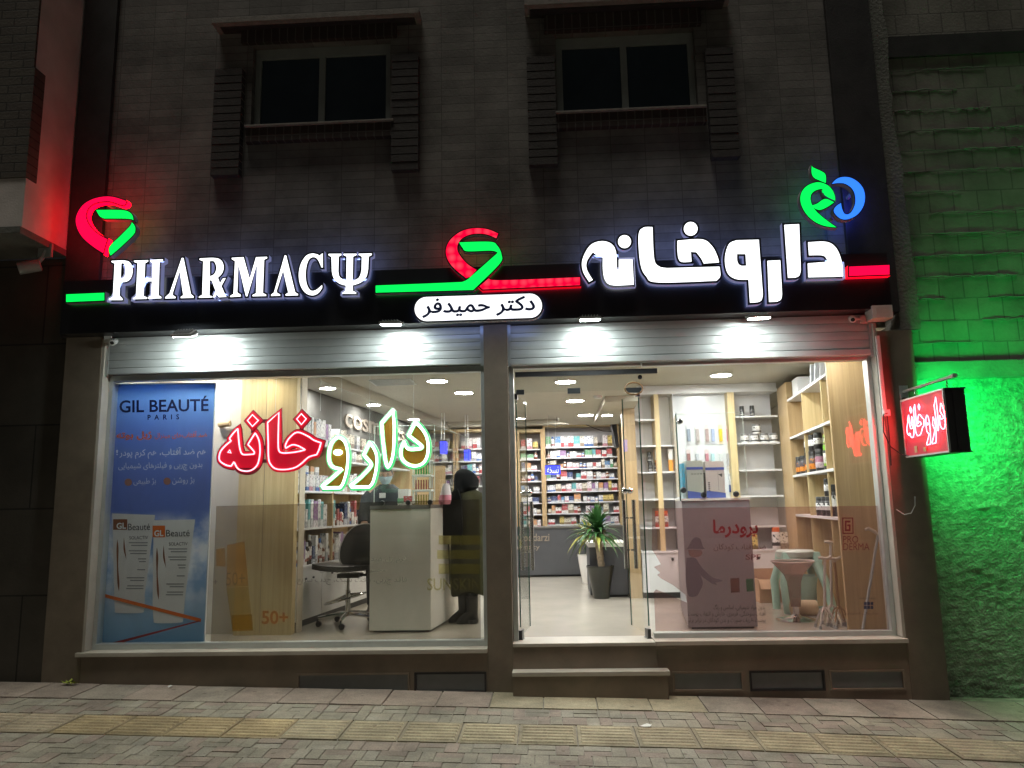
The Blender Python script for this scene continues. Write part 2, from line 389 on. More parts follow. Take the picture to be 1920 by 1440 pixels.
# ------------------------------------------------------------------ skinned figures
def skin(joints, edges, root=0, sub=2):
    """joints: (x,y,z,r) ; one continuous surface grown round the edges"""
    me = bpy.data.meshes.new('body'); me.from_pydata([j[:3] for j in joints], edges, [])
    o = bpy.data.objects.new('body', me); COL.objects.link(o)
    md = o.modifiers.new('s', 'SKIN'); md.use_smooth_shade = True
    for i, j in enumerate(joints):
        d = me.skin_vertices[0].data[i]; r = j[3]; d.radius = (r, r) if not isinstance(r, tuple) else r; d.use_root = i == root
    sb = o.modifiers.new('b', 'SUBSURF'); sb.levels = sub; sb.render_levels = sub
    bpy.context.view_layer.update()
    out = bpy.data.meshes.new_from_object(o.evaluated_get(bpy.context.evaluated_depsgraph_get()))
    bpy.data.objects.remove(o); bpy.data.meshes.remove(me); out.materials.clear()
    for p in out.polygons: p.use_smooth = True
    return out
def loft(mb, rings, n=20, mi=0, cap=True):
    """rings: (cx,cy,z,rx,ry,rot) joined into one surface"""
    o = len(mb.v)
    for cx, cy, z, rx, ry, ro in rings:
        for k in range(n):
            a = 2*math.pi*k/n; x, y = rx*math.cos(a), ry*math.sin(a)
            mb.v.append((cx+x*math.cos(ro)-y*math.sin(ro), cy+x*math.sin(ro)+y*math.cos(ro), z))
    for i in range(len(rings)-1):
        for k in range(n):
            l = (k+1) % n; mb.f.append((o+i*n+k, o+i*n+l, o+(i+1)*n+l, o+(i+1)*n+k)); mb.m.append(mi); mb.a.append(None)
    if cap:
        mb.f.append(tuple(o+k for k in range(n))[::-1]); mb.f.append(tuple(o+(len(rings)-1)*n+k for k in range(n))); mb.m += [mi, mi]; mb.a += [None, None]
    return mb
ORD = ['first', 'second', 'third', 'fourth', 'fifth', 'sixth', 'seventh', 'eighth', 'ninth', 'tenth', 'eleventh', 'twelfth', 'thirteenth', 'fourteenth', 'fifteenth', 'sixteenth', 'seventeenth', 'eighteenth', 'nineteenth', 'twentieth', 'twenty-first', 'twenty-second', 'twenty-third']
# ================================================================== materials in use
BR = brickmat('facade brick', (0.21, 0.195, 0.19), (0.16, 0.148, 0.145), (0.115, 0.105, 0.102), 0.302, 0.076, 0.0035, offset=0.0, dirt=0.5, bump=0.3)
DKBR = brickmat('dark brick', (0.05, 0.034, 0.032), (0.04, 0.03, 0.029), (0.09, 0.08, 0.078), 0.075, 0.23, 0.006, offset=0.0, dirt=0.3, bump=0.5)
mat('dark trim brick', (0.036, 0.030, 0.031), 0.8, var=0.3, scale=14, bump=0.4)
mat('mortar ledge', (0.21, 0.19, 0.18), 0.85, var=0.2, scale=20, bump=0.4)
mat('dark stone', (0.035, 0.032, 0.034), 0.45, var=0.3, scale=5, bump=0.15)
mat('concrete', (0.15, 0.15, 0.138), 0.9, var=0.25, scale=4, bump=0.8, bscale=40, dirt=0.5)
mat('pillar stone', (0.185, 0.15, 0.112), 0.55, var=0.14, scale=7, bump=0.15, bscale=120, dirt=0.35)
mat('beige stone', (0.46, 0.425, 0.365), 0.45, var=0.1, scale=5, bump=0.1, dirt=0.3)
mat('plinth stone', (0.23, 0.185, 0.14), 0.5, var=0.16, scale=4, bump=0.12, dirt=0.4)
mat('aluminium', (0.62, 0.66, 0.65), 0.38, 0.75, var=0.06, scale=9)
mat('shutter steel', (0.60, 0.63, 0.62), 0.42, 0.55, var=0.07, scale=3, bump=0.06, bscale=9, dirt=0.2)
mat('grey paint', (0.33, 0.35, 0.35), 0.5, var=0.12, scale=8, dirt=0.3)
mat('frame grey', (0.24, 0.255, 0.25), 0.5, var=0.1)
mat('black plastic', (0.018, 0.018, 0.02), 0.4, var=0.2)
mat('white plastic', (0.72, 0.72, 0.70), 0.4, var=0.05)
mat('sign panel', (0.020, 0.021, 0.025), 0.32, var=0.2, scale=2, bump=0.03, bscale=8)
mat('chrome', (0.75, 0.76, 0.77), 0.14, 1.0, var=0.03)
mat('black rubber', (0.02, 0.02, 0.022), 0.7, var=0.2)
mat('bay plaster', (0.62, 0.56, 0.55), 0.85, var=0.1, scale=3, bump=0.25, dirt=0.45)
mat('lens dark', (0.01, 0.01, 0.014), 0.1, coat=1.0, var=0)
mat('vent glass', (0.20, 0.215, 0.22), 0.35, var=0.12, scale=5, dirt=0.3)
mat('night pane', (0.030, 0.042, 0.052), 0.10, var=0.2, scale=2, coat=0.6)
M['pane'] = glass('pane'); M['shield'] = glass('shield', dust=0.004)

# ================================================================== ground
def gz(x, y): return 0.117-0.0262*x+0.02*y
def toned(name, rough, bump, base=1.0):
    m, nt, b = newmat(name); N, L = nt.nodes, nt.links
    a = N.new('ShaderNodeAttribute'); a.attribute_name = 'tone'
    tc = N.new('ShaderNodeTexCoord')
    n = N.new('ShaderNodeTexNoise'); n.inputs['Scale'].default_value = 3.2; n.inputs['Detail'].default_value = 10; n.inputs['Roughness'].default_value = 0.7; L.new(tc.outputs['Object'], n.inputs['Vector'])
    r = N.new('ShaderNodeValToRGB'); r.color_ramp.elements[0].position = 0.33; r.color_ramp.elements[1].position = 0.66
    r.color_ramp.elements[0].color = (0.5, 0.49, 0.46, 1); r.color_ramp.elements[1].color = (1.0, 0.985, 0.92, 1); L.new(n.outputs[0], r.inputs[0])
    n2 = N.new('ShaderNodeTexNoise'); n2.inputs['Scale'].default_value = 90; n2.inputs['Detail'].default_value = 4; L.new(tc.outputs['Object'], n2.inputs['Vector'])
    r2 = N.new('ShaderNodeValToRGB'); r2.color_ramp.elements[0].position = 0.3; r2.color_ramp.elements[1].position = 0.7; r2.color_ramp.elements[0].color = (0.75,)*3+(1,); r2.color_ramp.elements[1].color = (1.1,)*3+(1,); L.new(n2.outputs[0], r2.inputs[0])
    vo = N.new('ShaderNodeTexVoronoi'); vo.inputs['Scale'].default_value = 5.5; L.new(tc.outputs['Object'], vo.inputs['Vector'])
    vr = N.new('ShaderNodeValToRGB'); vr.color_ramp.elements[0].position = 0.07; vr.color_ramp.elements[1].position = 0.11; vr.color_ramp.elements[0].color = (0.62, 0.6, 0.58, 1); vr.color_ramp.elements[1].color = (1, 1, 1, 1); L.new(vo.outputs['Distance'], vr.inputs[0])
    x0 = N.new('ShaderNodeMix'); x0.data_type = 'RGBA'; x0.blend_type = 'MULTIPLY'; x0.inputs[0].default_value = 1; L.new(r.outputs[0], x0.inputs[6]); L.new(vr.outputs[0], x0.inputs[7])
    x1 = N.new('ShaderNodeMix'); x1.data_type = 'RGBA'; x1.blend_type = 'MULTIPLY'; x1.inputs[0].default_value = 1; L.new(a.outputs['Color'], x1.inputs[6]); L.new(x0.outputs[2], x1.inputs[7])
    x2 = N.new('ShaderNodeMix'); x2.data_type = 'RGBA'; x2.blend_type = 'MULTIPLY'; x2.inputs[0].default_value = 1; L.new(x1.outputs[2], x2.inputs[6]); L.new(r2.outputs[0], x2.inputs[7])
    L.new(x2.outputs[2], b.inputs['Base Color']); b.inputs['Roughness'].default_value = rough; b.inputs['Specular IOR Level'].default_value = 0.35
    bp = N.new('ShaderNodeBump'); bp.inputs['Strength'].default_value = bump; bp.inputs['Distance'].default_value = 0.006; L.new(n2.outputs[0], bp.inputs['Height']); L.new(bp.outputs[0], b.inputs['Normal'])
    M[name] = m; return m
toned('paver', 0.8, 0.5); toned('yellow tile', 0.75, 0.4)
def yo(x, y): return -0.065*max(0.0, x-1.0)*min(1.0, -y/0.8)
def slab(mb, x0, x1, y0, y1, h, tone, jit=0.0015, skew=0.0):
    j = lambda: random.uniform(-jit, jit); dz = random.uniform(-0.0025, 0.0025)
    e = 0.0016; P = []
    for (ins, top) in ((0, 0), (e, 1)):
        for x, y in ((x0+ins, y0+ins), (x1-ins, y0+ins), (x1-ins, y1-ins), (x0+ins, y1-ins)):
            yy = y+yo(x, y); P.append((x, yy, gz(x, yy)+(h+dz+j() if top else h-0.035)))
    mb.add(P, [(4, 5, 6, 7), (0, 1, 5, 4), (1, 2, 6, 5), (2, 3, 7, 6), (3, 0, 4, 7)], 0, tone)
g = MB()
for i in range(60):
    for j in range(2):
        xa, xb = -150+i*5, -145+i*5; ya, yb = (-60, -3.3) if j == 0 else (-3.3, 0.3)
        k = -0.006 if j else -0.12
        g.add([(xa, ya, gz(xa, ya)+k), (xb, ya, gz(xb, ya)+k), (xb, yb, gz(xb, yb)+k), (xa, yb, gz(xa, yb)+k)], [(0, 1, 2, 3)])
struct('ground', g, mat('joint sand', (0.19, 0.175, 0.145), 0.95, var=0.6, scale=8, bump=0.5))
pv = MB()
def tone(kind):
    t = random.random(); f = random.uniform(0.9, 1.08)
    c = (0.300, 0.283, 0.238) if t < 0.55 else (0.300, 0.252, 0.222) if t < 0.85 else (0.315, 0.302, 0.262)
    if kind == 'slab': c = (0.33, 0.275, 0.245) if t < 0.75 else (0.335, 0.30, 0.265)
    if kind == 'beige': c = (0.40, 0.36, 0.265)
    return tuple(v*f for v in c)
x = -6.5
while x < 7.5:                                                  # course of large slabs along the wall
    wd = 0.40; bl = 'beige' if -0.62 < x < 0.78 else 'slab'
    slab(pv, x, x+wd-0.007, -0.425, 0.0, 0.004, tone(bl)); x += wd
def field(y_hi, y_lo):
    c = 0.172; ny = int(round((y_hi-y_lo)/c)); c2 = (y_hi-y_lo)/ny; gp = 0.0015
    for r in range(ny):
        yb = y_hi-(r+1)*c2; i = 0; x = -6.6+random.uniform(0, 0.1)
        while x < 7.6:
            if (i+r) % 2: 
                slab(pv, x+gp, x+c-gp, yb+gp, yb+c2/2-gp, 0, tone('p')); slab(pv, x+gp, x+c-gp, yb+c2/2+gp, yb+c2-gp, 0, tone('p'))
            else:
                slab(pv, x+gp, x+c/2-gp, yb+gp, yb+c2-gp, 0, tone('p')); slab(pv, x+c/2+gp, x+c-gp, yb+gp, yb+c2-gp, 0, tone('p'))
            x += c; i += 1
TA, TB = -0.80, -1.215
field(-0.432, TA+0.005); field(TB-0.008, -3.1)
struct('pavement', pv, M['paver'])
tp = MB(); x = -6.42; k = 0
while x < 7.4:                                                  # guidance tiles with five ribs each
    wd = 0.385; f = random.uniform(0.85, 1.1); pale = x > 2.2 or -3.6 > x
    tn = tuple(v*f for v in ((0.38, 0.325, 0.245) if pale else (0.43, 0.345, 0.21) if -3.4 < x < -1.9 else (0.41, 0.36, 0.255)))
    slab(tp, x+0.003, x+wd-0.003, TB+0.004, TA-0.004, 0.002, tuple(v*0.78 for v in tn))
    for q in range(6):
        yb = TB+0.035+q*0.060; h = 0.0085
        Q = lambda xx, yy: (xx, yy+yo(xx, yy))
        P = [(xx, yy, gz(xx, yy)+0.001) for xx, yy in (Q(x+0.02, yb), Q(x+wd-0.02, yb), Q(x+wd-0.02, yb+0.040), Q(x+0.02, yb+0.040))]
        P += [(xx, yy, gz(xx, yy)+h) for xx, yy in (Q(x+0.028, yb+0.008), Q(x+wd-0.028, yb+0.008), Q(x+wd-0.028, yb+0.032), Q(x+0.028, yb+0.032))]
        tp.hexa(P, 0, tuple(v*1.12 for v in tn))
    x += wd; k += 1
struct('tactile_paving', tp, M['yellow tile'])
# kerb far in front, beside the road the camera stands on
kb = MB()
for i in range(30):
    xa = -15+i; kb.hexa([(xx, yy, gz(xx, yy)+zz) for zz in (-0.14, 0.0) for xx, yy in ((xa, -3.3), (xa+0.992, -3.3), (xa+0.992, -3.11), (xa, -3.11))])
struct('kerb', kb, M['concrete'])

# ================================================================== the pharmacy building
bld = thing('pharmacy_building', 'brick building with dark stone pilasters holding the lit pharmacy shopfront', 'building', (-0.6, 0.1, 0.1))
W1 = (at(470, 232, 0.05).x, at(731, 228, 0.05).x, 5.03, at(600, 80, 0.05).z)
W2 = (at(1046, 215, 0.05).x, at(1310, 203, 0.05).x, 5.03, at(1180, 58, 0.05).z)
FT = 3.125
wl = MB(); XL, XR, ZT = -3.97, 2.565, 7.6
zt = max(W1[3], W2[3])
wl.box(XL, XR, 0.05, 0.3, FT, 5.03)
for (x0, x1, zz) in ((XL, W1[0], 0), (W1[1], W2[0], 0), (W2[1], XR, 0)): wl.box(x0, x1, 0.05, 0.3, 5.03, zt)
wl.box(XL, XR, 0.05, 0.3, zt, ZT)
for W_ in (W1, W2):
    if W_[3] < zt-0.002: wl.box(W_[0], W_[1], 0.05, 0.3, W_[3], zt)
part('brick_wall', wl, BR, bld)
for a, b in ((-4.285, -3.97), (2.565, 2.945)):
    p = MB(); p.box(a, b, 0.005, 0.3, FT, ZT); part('pilaster', p, M['dark stone'], bld, bevel=0.004)
cs = MB()                                                       # ragged concrete strip beside the block wall
rows = 40; L_ = []
for i in range(rows+1):
    z = FT-0.15+i*(ZT-FT+0.15)/rows; L_.append((3.105+0.05*noise.noise(Vector((z*2.2, 3.1, 0)))+0.02*noise.noise(Vector((z*9, 1.1, 0)))-0.012*(z-3), z))
cs.prism([[(2.946, FT-0.15)]+L_+[(2.946, ZT)]], 0.03, 0.3); part('concrete_strip', cs, M['concrete'], bld)
for a, b, nm in ((-4.22, -3.895, 'left'), (-0.545, -0.342, 'mid'), (2.735, 3.02, 'right')):
    p = MB(); p.box(a, b, 0.0, 0.32, gz((a+b)/2, 0)-0.1, FT-0.002 if nm != 'right' else FT-0.16); part('pillar', p, M['pillar stone'], bld, bevel=0.004)
jm = MB()
jm.box(-3.894, -3.872, 0.005, 0.15, 0.47, FT-0.03); part('jamb', jm, M['beige stone'], bld)
jm = MB(); jm.box(2.712, 2.734, 0.005, 0.15, 0.515, FT-0.09); part('jamb', jm, M['beige stone'], bld)
lt = MB(); lt.box(-3.894, 2.734, 0.16, 0.3, 2.80, FT-0.003); part('lintel', lt, M['grey paint'], bld)
def plinth(a, b, top, holes):
    m = MB(); zl = min(h[2] for h in holes); zh = max(h[3] for h in holes)
    m.box(a, b, 0.004, 0.18, zh, top-0.033); m.box(a, b, 0.004, 0.18, gz(b, 0)-0.15, zl)
    xs = [a]+[v for h in holes for v in h[:2]]+[b]
    for i in range(0, len(xs), 2): m.box(xs[i], xs[i+1], 0.004, 0.18, zl, zh)
    part('plinth', m, M['plinth stone'], bld)
    for h in holes:
        f = MB(); t = 0.014
        f.box(h[0], h[1], -0.008, 0.03, h[3]-t, h[3]); f.box(h[0], h[1], -0.008, 0.03, h[2], h[2]+t)
        f.box(h[0], h[0]+t, -0.008, 0.03, h[2]+t, h[3]-t); f.box(h[1]-t, h[1], -0.008, 0.03, h[2]+t, h[3]-t)
        fr = part('basement_window', f, M['black plastic'] if h[4] else M['plinth stone'], bld)
        q = MB(); q.box(h[0]+t, h[1]-t, 0.014, 0.028, h[2]+t, h[3]-t); part('pane', q, M['vent glass'], fr)
X = lambda px, py: at(px, py, 0).x
plinth(-3.894, -0.545, 0.465, [(X(557, 1285), X(768, 1285), 0.13, 0.285, 0), (X(777, 1285), X(912, 1285), 0.13, 0.285, 1)])
plinth(0.80, 2.735, 0.51, [(X(1262, 1280), X(1394, 1280), 0.125, 0.275, 0), (X(1406, 1280), X(1547, 1280), 0.125, 0.275, 1), (X(1556, 1280), X(1697, 1280), 0.125, 0.275, 0)])
s_ = MB(); s_.box(-3.93, -0.547, -0.03, 0.2, 0.432, 0.465); part('sill', s_, M['beige stone'], bld, bevel=0.004)
s_ = MB(); s_.box(0.785, 2.736, -0.035, 0.2, 0.477, 0.51); part('sill', s_, M['beige stone'], bld, bevel=0.004)
yf = onz(1100, 1260, 0.305).y
st = MB(); st.box(-0.341, 0.799, -0.0, 0.3, 0.30, 0.473); st.box(-0.341, 0.86, yf+0.015, 0.3, -0.05, 0.272)
sp_ = part('door_step', st, M['plinth stone'], bld, bevel=0.003)
st = MB(); st.box(-0.341, 0.799, -0.012, 0.3, 0.473, 0.50); st.box(-0.345, 0.875, yf, -0.002, 0.273, 0.305); part('tread', st, M['beige stone'], sp_, bevel=0.004)

def upper_window(W_, hood_l, hood_r, hood_z, cols, hang):
    x0, x1, z0, z1 = W_
    fr = MB(); t = 0.055; Y0, Y1 = 0.12, 0.17; xm = (x0+x1)/2-0.01
    fr.box(x0, x1, Y0, Y1, z1-0.10, z1); fr.box(x0, x1, Y0, Y1, z0, z0+0.045)
    for a, b in ((x0, x0+t), (xm-0.03, xm+0.03), (x1-t, x1)): fr.box(a, b, Y0, Y1, z0+0.045, z1-0.10)
    w_ = part('window', fr, M['frame grey'], bld, bevel=0.003)
    for a, b in ((x0+t, xm-0.03), (xm+0.03, x1-t)):
        q = MB(); q.box(a, b, 0.14, 0.15, z0+0.045, z1-0.10); part('pane', q, M['night pane'], w_)
    q = MB(); q.box(hood_l, hood_r, -0.12, 0.048, hood_z, hood_z+0.05); part('hood', q, M['mortar ledge'], w_, bevel=0.003)
    q = MB(); q.box(hood_l+0.05, hood_r-0.05, -0.06, 0.048, z1+0.17, hood_z-0.001); part('hood_panel', q, M['dark stone'], w_)
    q = MB(); q.box(x0-0.1, x1+0.06, 0.0, 0.048, z1+0.005, z1+0.165); part('soldier_course', q, DKBR, w_)
    q = MB(); q.box(x0-0.02, x1+0.05, -0.045, 0.11, z0-0.018, z0); part('sill', q, M['mortar ledge'], w_, bevel=0.003)
    q = MB(); q.box(x0-0.02, x1+0.05, -0.02, 0.048, z0-0.15, z0-0.019); part('soldier_course', q, DKBR, w_)
    for (c0, c1, zl, zh) in cols:
        q = MB(); z = zl; h = 0.0745; n = int((zh-zl)/h)
        for i in range(n):
            d = random.uniform(-0.003, 0.003)
            q.box(c0, c1, -0.03+d, 0.048, z, z+h-0.012, 0); q.box(c0+0.002, c1-0.002, -0.012, 0.048, z+h-0.0115, z+h-0.0005, 1); z += h
        part('brick_band', q, [M['dark trim brick'], M['mortar ledge']], w_)
A = lambda x, y: at(x, y, 0.0)
upper_window(W1, at(397, 30, -0.12).x, at(785, 16, -0.12).x, 6.0, [(A(400, 250).x, A(452, 250).x, A(430, 330).z, 5.62), (A(735, 220).x, A(785, 220).x, A(760, 320).z, 5.72)], 0)
upper_window(W2, at(983, 8, -0.12).x, at(1372, -8, -0.12).x, 6.02, [(A(990, 220).x, A(1043, 220).x, A(1015, 311).z, 5.62), (A(1328, 200).x, A(1380, 200).x, A(1355, 297).z, 5.65)], 1)

# ================================================================== next door on the left
nb = thing('neighbour_building', 'dark stone house on the left with an overhanging bay lit red by the sign', 'building', (-5.2, 0, 0.2))
q = MB(); q.box(-9, -4.221, 0.045, 0.3, -0.1, 3.865)
part('stone_wall', q, brickmat('dark panel stone', (0.085, 0.075, 0.062), (0.07, 0.062, 0.052), (0.03, 0.028, 0.026), 1.05, 0.72, 0.008, offset=0.3, dirt=0.3, bump=0.3, rough=0.55), nb)
q = MB(); q.box(-9, -4.292, -0.565, 0.044, 3.93, 4.36); part('bay_base', q, M['bay plaster'], nb, bevel=0.004)
q = MB(); q.box(-9, -4.30, -0.55, 0.044, 4.362, 7.6); part('bay_side', q, M['bay plaster'], nb)
q = MB(); q.box(-9, -4.30, -0.575, -0.552, 4.362, 7.6); q.box(-4.2995, -4.288, -0.575, -0.44, 4.362, 5.35)
part('bay_brick', q, brickmat('bay brick', (0.10, 0.085, 0.075), (0.085, 0.07, 0.065), (0.04, 0.036, 0.034), 0.23, 0.078, 0.006, dirt=0.3), nb)
q = MB(); q.box(-9, -4.285, -0.59, 0.044, 3.87, 3.929); part('bay_soffit', q, M['concrete'], nb, bevel=0.004)

# ================================================================== raw block wall on the right
bw = thing('block_wall', 'raw hollow block wall over rough plaster, lit green beside the shop', 'wall', (5, 0.2, 0))
q = MB(); q.box(2.96, 9, 0.16, 0.5, 2.712, 5.55); q.box(2.96, 9, 0.20, 0.5, 5.55, 7.6)
part('block_courses', q, brickmat('hollow block', (0.23, 0.225, 0.20), (0.20, 0.19, 0.175), (0.14, 0.135, 0.125), 0.205, 0.192, 0.006, dirt=0.45, bump=0.45, rough=0.95), bw)
ml = MB(); random.seed(5)
for i in range(15):                                             # squeezed-out mortar along the bed joints
    z = round(2.712/0.192)*0.192+0.192*i
    if z < 2.75 or z > 5.5: continue
    x = 3.14
    while x < 7:
        ln = random.uniform(0.15, 0.6)
        if random.random() < 0.8:
            h = random.uniform(0.002, 0.007); ml.tube([(x+ln*t/6, 0.158-random.uniform(0, 0.01), z+random.uniform(-0.006, 0.006)) for t in range(7)], [h*random.uniform(0.5, 1.2) for t in range(7)], n=6)
        x += ln
part('mortar', ml, M['concrete'], bw)
q = MB(); q.box(3.02, 9, 0.10, 0.5, 2.565, 2.711); part('concrete_beam', q, M['concrete'], bw, bevel=0.006)
q = MB(); q.box(2.97, 9, 0.13, 0.2, 5.50, 5.70); part('concrete_beam', q, M['dark stone'], bw)
q = MB(); nx, nz = 230, 250; xa, xb, za, zb = 3.021, 5.4, -0.12, 2.564
for i in range(nx+1):
    for k in range(nz+1):
        x = xa+(xb-xa)*i/nx; z = za+(zb-za)*k/nz
        d = 0.006*noise.noise(Vector((x*2.2, z*2.6, 1)))+0.0045*noise.fractal(Vector((x*11, z*17, 4)), 0.7, 2.1, 6)
        v_ = noise.noise(Vector((x*2.1, z*3.4, 8))); d -= 0.012*max(0, v_-0.15)*max(0, noise.noise(Vector((x*8, z*19, 2)))+0.4)*3
        q.v.append((x, 0.15+d, z))
for i in range(nx):
    for k in range(nz):
        a = i*(nz+1)+k; q.f.append((a, a+nz+1, a+nz+2, a+1)); q.m.append(0); q.a.append(None)
part('plaster', q, mat('rough plaster', (0.26, 0.25, 0.225), 0.95, var=0.45, scale=18, bump=1.0, bscale=55, dirt=0.5), bw, smooth=False)
q = MB(); q.box(5.4, 9, 0.15, 0.5, -0.12, 2.564); part('plaster', q, M['rough plaster'], bw)
# ================================================================== the lit sign over the shop
WHITE = emit('white letter face', (0.93, 0.97, 1.0), 1.9)
GREENF = emit('green acrylic face', (0.0, 1.0, 0.10), 1.05, (0.02, 0.4, 0.08))
REDF = emit('red acrylic face', (1.0, 0.0, 0.055), 1.15, (0.4, 0.02, 0.04))
REDL = emit_led('red acrylic with diodes', (0.85, 0.0, 0.035), (1.0, 0.06, 0.10), 1.1, 0.075)
BLUEF = emit('blue acrylic face', (0.03, 0.20, 1.0), 1.2, (0.03, 0.1, 0.4))
TRIM = mat('letter trim', (0.02, 0.02, 0.026), 0.35, var=0.1)
RET = mat('letter return', (0.42, 0.41, 0.46), 0.4, var=0.08)
def back(name, col, s): return emit(name, col, s, (0.1, 0.1, 0.1))
BW = back('white halo back', (0.30, 0.42, 1.0), 2.4); BG = back('green halo back', (0.0, 1.0, 0.12), 0.8); BRD = back('red halo back', (1.0, 0.0, 0.05), 2.2); BB = back('blue halo back', (0.04, 0.08, 1.0), 4.0)  # back glow added to throw a halo on the board
RETR = emit('red lit return', (1.0, 0.0, 0.007), 10.0, (0.3, 0.02, 0.03)); RETW = emit('white lit return', (0.45, 0.50, 1.0), 0.22, (0.42, 0.41, 0.46))  # side glow added to throw red and white onto the bay
sign = thing('shop_sign', 'long black sign board with glowing white letters and red and green ribbons', 'sign', (-0.65, -0.12, FT))
YB, YF = -0.12, -0.20                                            # board face, letter face
q = MB(); q.box(-4.205, 2.825, YB, 0.048, FT, 3.60); part('board', q, M['sign panel'], sign, bevel=0.003)
for x in (-3.0, -1.78, -0.56, 0.66, 1.88): q = MB(); q.box(x-0.002, x+0.002, YB-0.0015, YB+0.001, FT+0.003, 3.597); part('board_joint', q, M['black plastic'], sign)
def lit(name, loops, face, backm, grow=0.016, parent=None, label=None, depth=0.058, ret=None):
    """channel letter: grey return with dark trim, lit acrylic face, back face made to glow for the halo"""
    W_ = [toplane(l, YF) for l in loops]
    body = MB(); body.prism([offset(W_[0], grow)]+[offset(l, -grow) for l in W_[1:]], YF+0.004, YF+0.004+depth, 0, 1, 2)
    o = part(name, body, [TRIM, ret or (RETW if face is WHITE else RET), backm], parent or sign, label)
    f = MB(); f.prism(W_, YF, YF+0.0035, 0); part('face', f, face, o)
    return o
cA, cB, cC, cD, cF, cG = crop(190, 360, 1/6), crop(440, 440, 280/1920), crop(1060, 280, 0.34375), crop(680, 380, 0.2708333), crop(130, 350, 150/1440), crop(1480, 290, 160/1536)
c1 = lambda p: (p[0], p[1], 1)
P_ = [(115, 775, 1), (265, 772), (325, 800), (348, 870), (338, 945), (295, 1000), (207, 1016, 1), (202, 1165, 1), (235, 1200, 1), (235, 1214, 1), (85, 1214, 1), (88, 1202, 1), (130, 1178, 1), (150, 805, 1), (115, 788, 1)]
P_h = [(222, 800, 1), (255, 806), (273, 870), (262, 945), (213, 984, 1)]
H_ = corner([(368, 772), (525, 767), (525, 779), (490, 800), (482, 970), (573, 968), (578, 800), (548, 779), (548, 765), (690, 757), (690, 770), (652, 790), (640, 1160), (672, 1180), (672, 1194), (525, 1198), (525, 1184), (562, 1165), (570, 1002), (480, 1005), (473, 1170), (512, 1185), (512, 1199), (355, 1205), (358, 1193), (390, 1175), (408, 800), (368, 786)])
L1 = corner([(905, 742), (922, 742), (1005, 1148), (1035, 1172), (1035, 1188), (893, 1192), (893, 1180), (922, 1162), (880, 885), (802, 1130), (800, 1160), (832, 1178), (832, 1193), (718, 1196), (720, 1182), (768, 1140)])
RX = [(1105, 748, 1), (1270, 742), (1345, 768), (1374, 840), (1355, 912), (1308, 962, 1), (1334, 1030, 1), (1365, 975, 1), (1396, 968, 1), (1348, 1057, 1), (1392, 1158, 1), (1406, 1177, 1), (1322, 1182, 1), (1297, 1148, 1), (1275, 1183, 1), (1252, 1184, 1), (1286, 1112, 1), (1240, 992, 1), (1216, 990, 1), (1213, 1165, 1), (1244, 1172, 1), (1244, 1184, 1), (1096, 1188, 1), (1100, 1175, 1), (1135, 1158, 1), (1147, 778, 1), (1106, 762, 1)]
RXh = [(1217, 774, 1), (1268, 780), (1296, 850), (1272, 922), (1218, 950, 1)]
M_ = corner([(-38, 298), (112, 290), (192, 570), (275, 290), (415, 285), (415, 300), (376, 320), (360, 750), (402, 770), (402, 786), (230, 790), (230, 776), (275, 755), (288, 365), (160, 790), (145, 790), (45, 375), (30, 742), (76, 772), (76, 792), (-58, 800), (-55, 785), (-15, 762), (5, 340), (-36, 314)])
L2 = corner([(643, 266), (660, 266), (775, 740), (812, 762), (812, 778), (654, 781), (654, 768), (690, 745), (622, 455), (537, 720), (545, 750), (582, 768), (582, 782), (468, 786), (470, 771), (505, 745)])
C_ = [(1108, 255, 1), (1130, 240, 1), (1131, 420, 1), (1117, 420, 1), (1070, 320), (1010, 285), (950, 322), (918, 420), (910, 540), (930, 650), (978, 718), (1045, 712), (1122, 650, 1), (1118, 690), (1065, 755), (990, 778), (905, 742), (845, 645), (825, 510), (852, 375), (920, 272), (1000, 243), (1070, 258), (1093, 275, 1)]
PSI_ = [(1207, 247, 1), (1370, 246, 1), (1370, 262, 1), (1335, 280, 1), (1330, 470, 1), (1350, 545), (1436, 600, 1), (1440, 280, 1), (1400, 260, 1), (1400, 246, 1), (1565, 245, 1), (1565, 260, 1), (1520, 280, 1), (1514, 602, 1), (1600, 550), (1632, 460, 1), (1636, 280, 1), (1594, 258, 1), (1594, 245, 1), (1760, 242, 1), (1760, 260, 1), (1720, 280, 1), (1714, 440, 1), (1690, 540), (1620, 612), (1512, 650, 1), (1516, 722, 1), (1560, 742, 1), (1560, 756, 1), (1385, 758, 1), (1387, 745, 1), (1426, 725, 1), (1430, 652, 1), (1345, 625), (1275, 560), (1250, 470, 1), (1245, 285, 1), (1207, 264, 1)]
for nm, c, loops in (('P', cA, [P_, P_h]), ('H', cA, [H_]), ('A', cA, [L1]), ('R', cA, [RX, RXh]), ('M', cB, [M_]), ('A', cB, [L2]), ('C', cB, [C_]), ('psi', cB, [PSI_])):
    lit('letter', [smooth(c(l)) for l in loops], WHITE, BW, label={'psi': 'white letter shaped like a trident'}.get(nm))
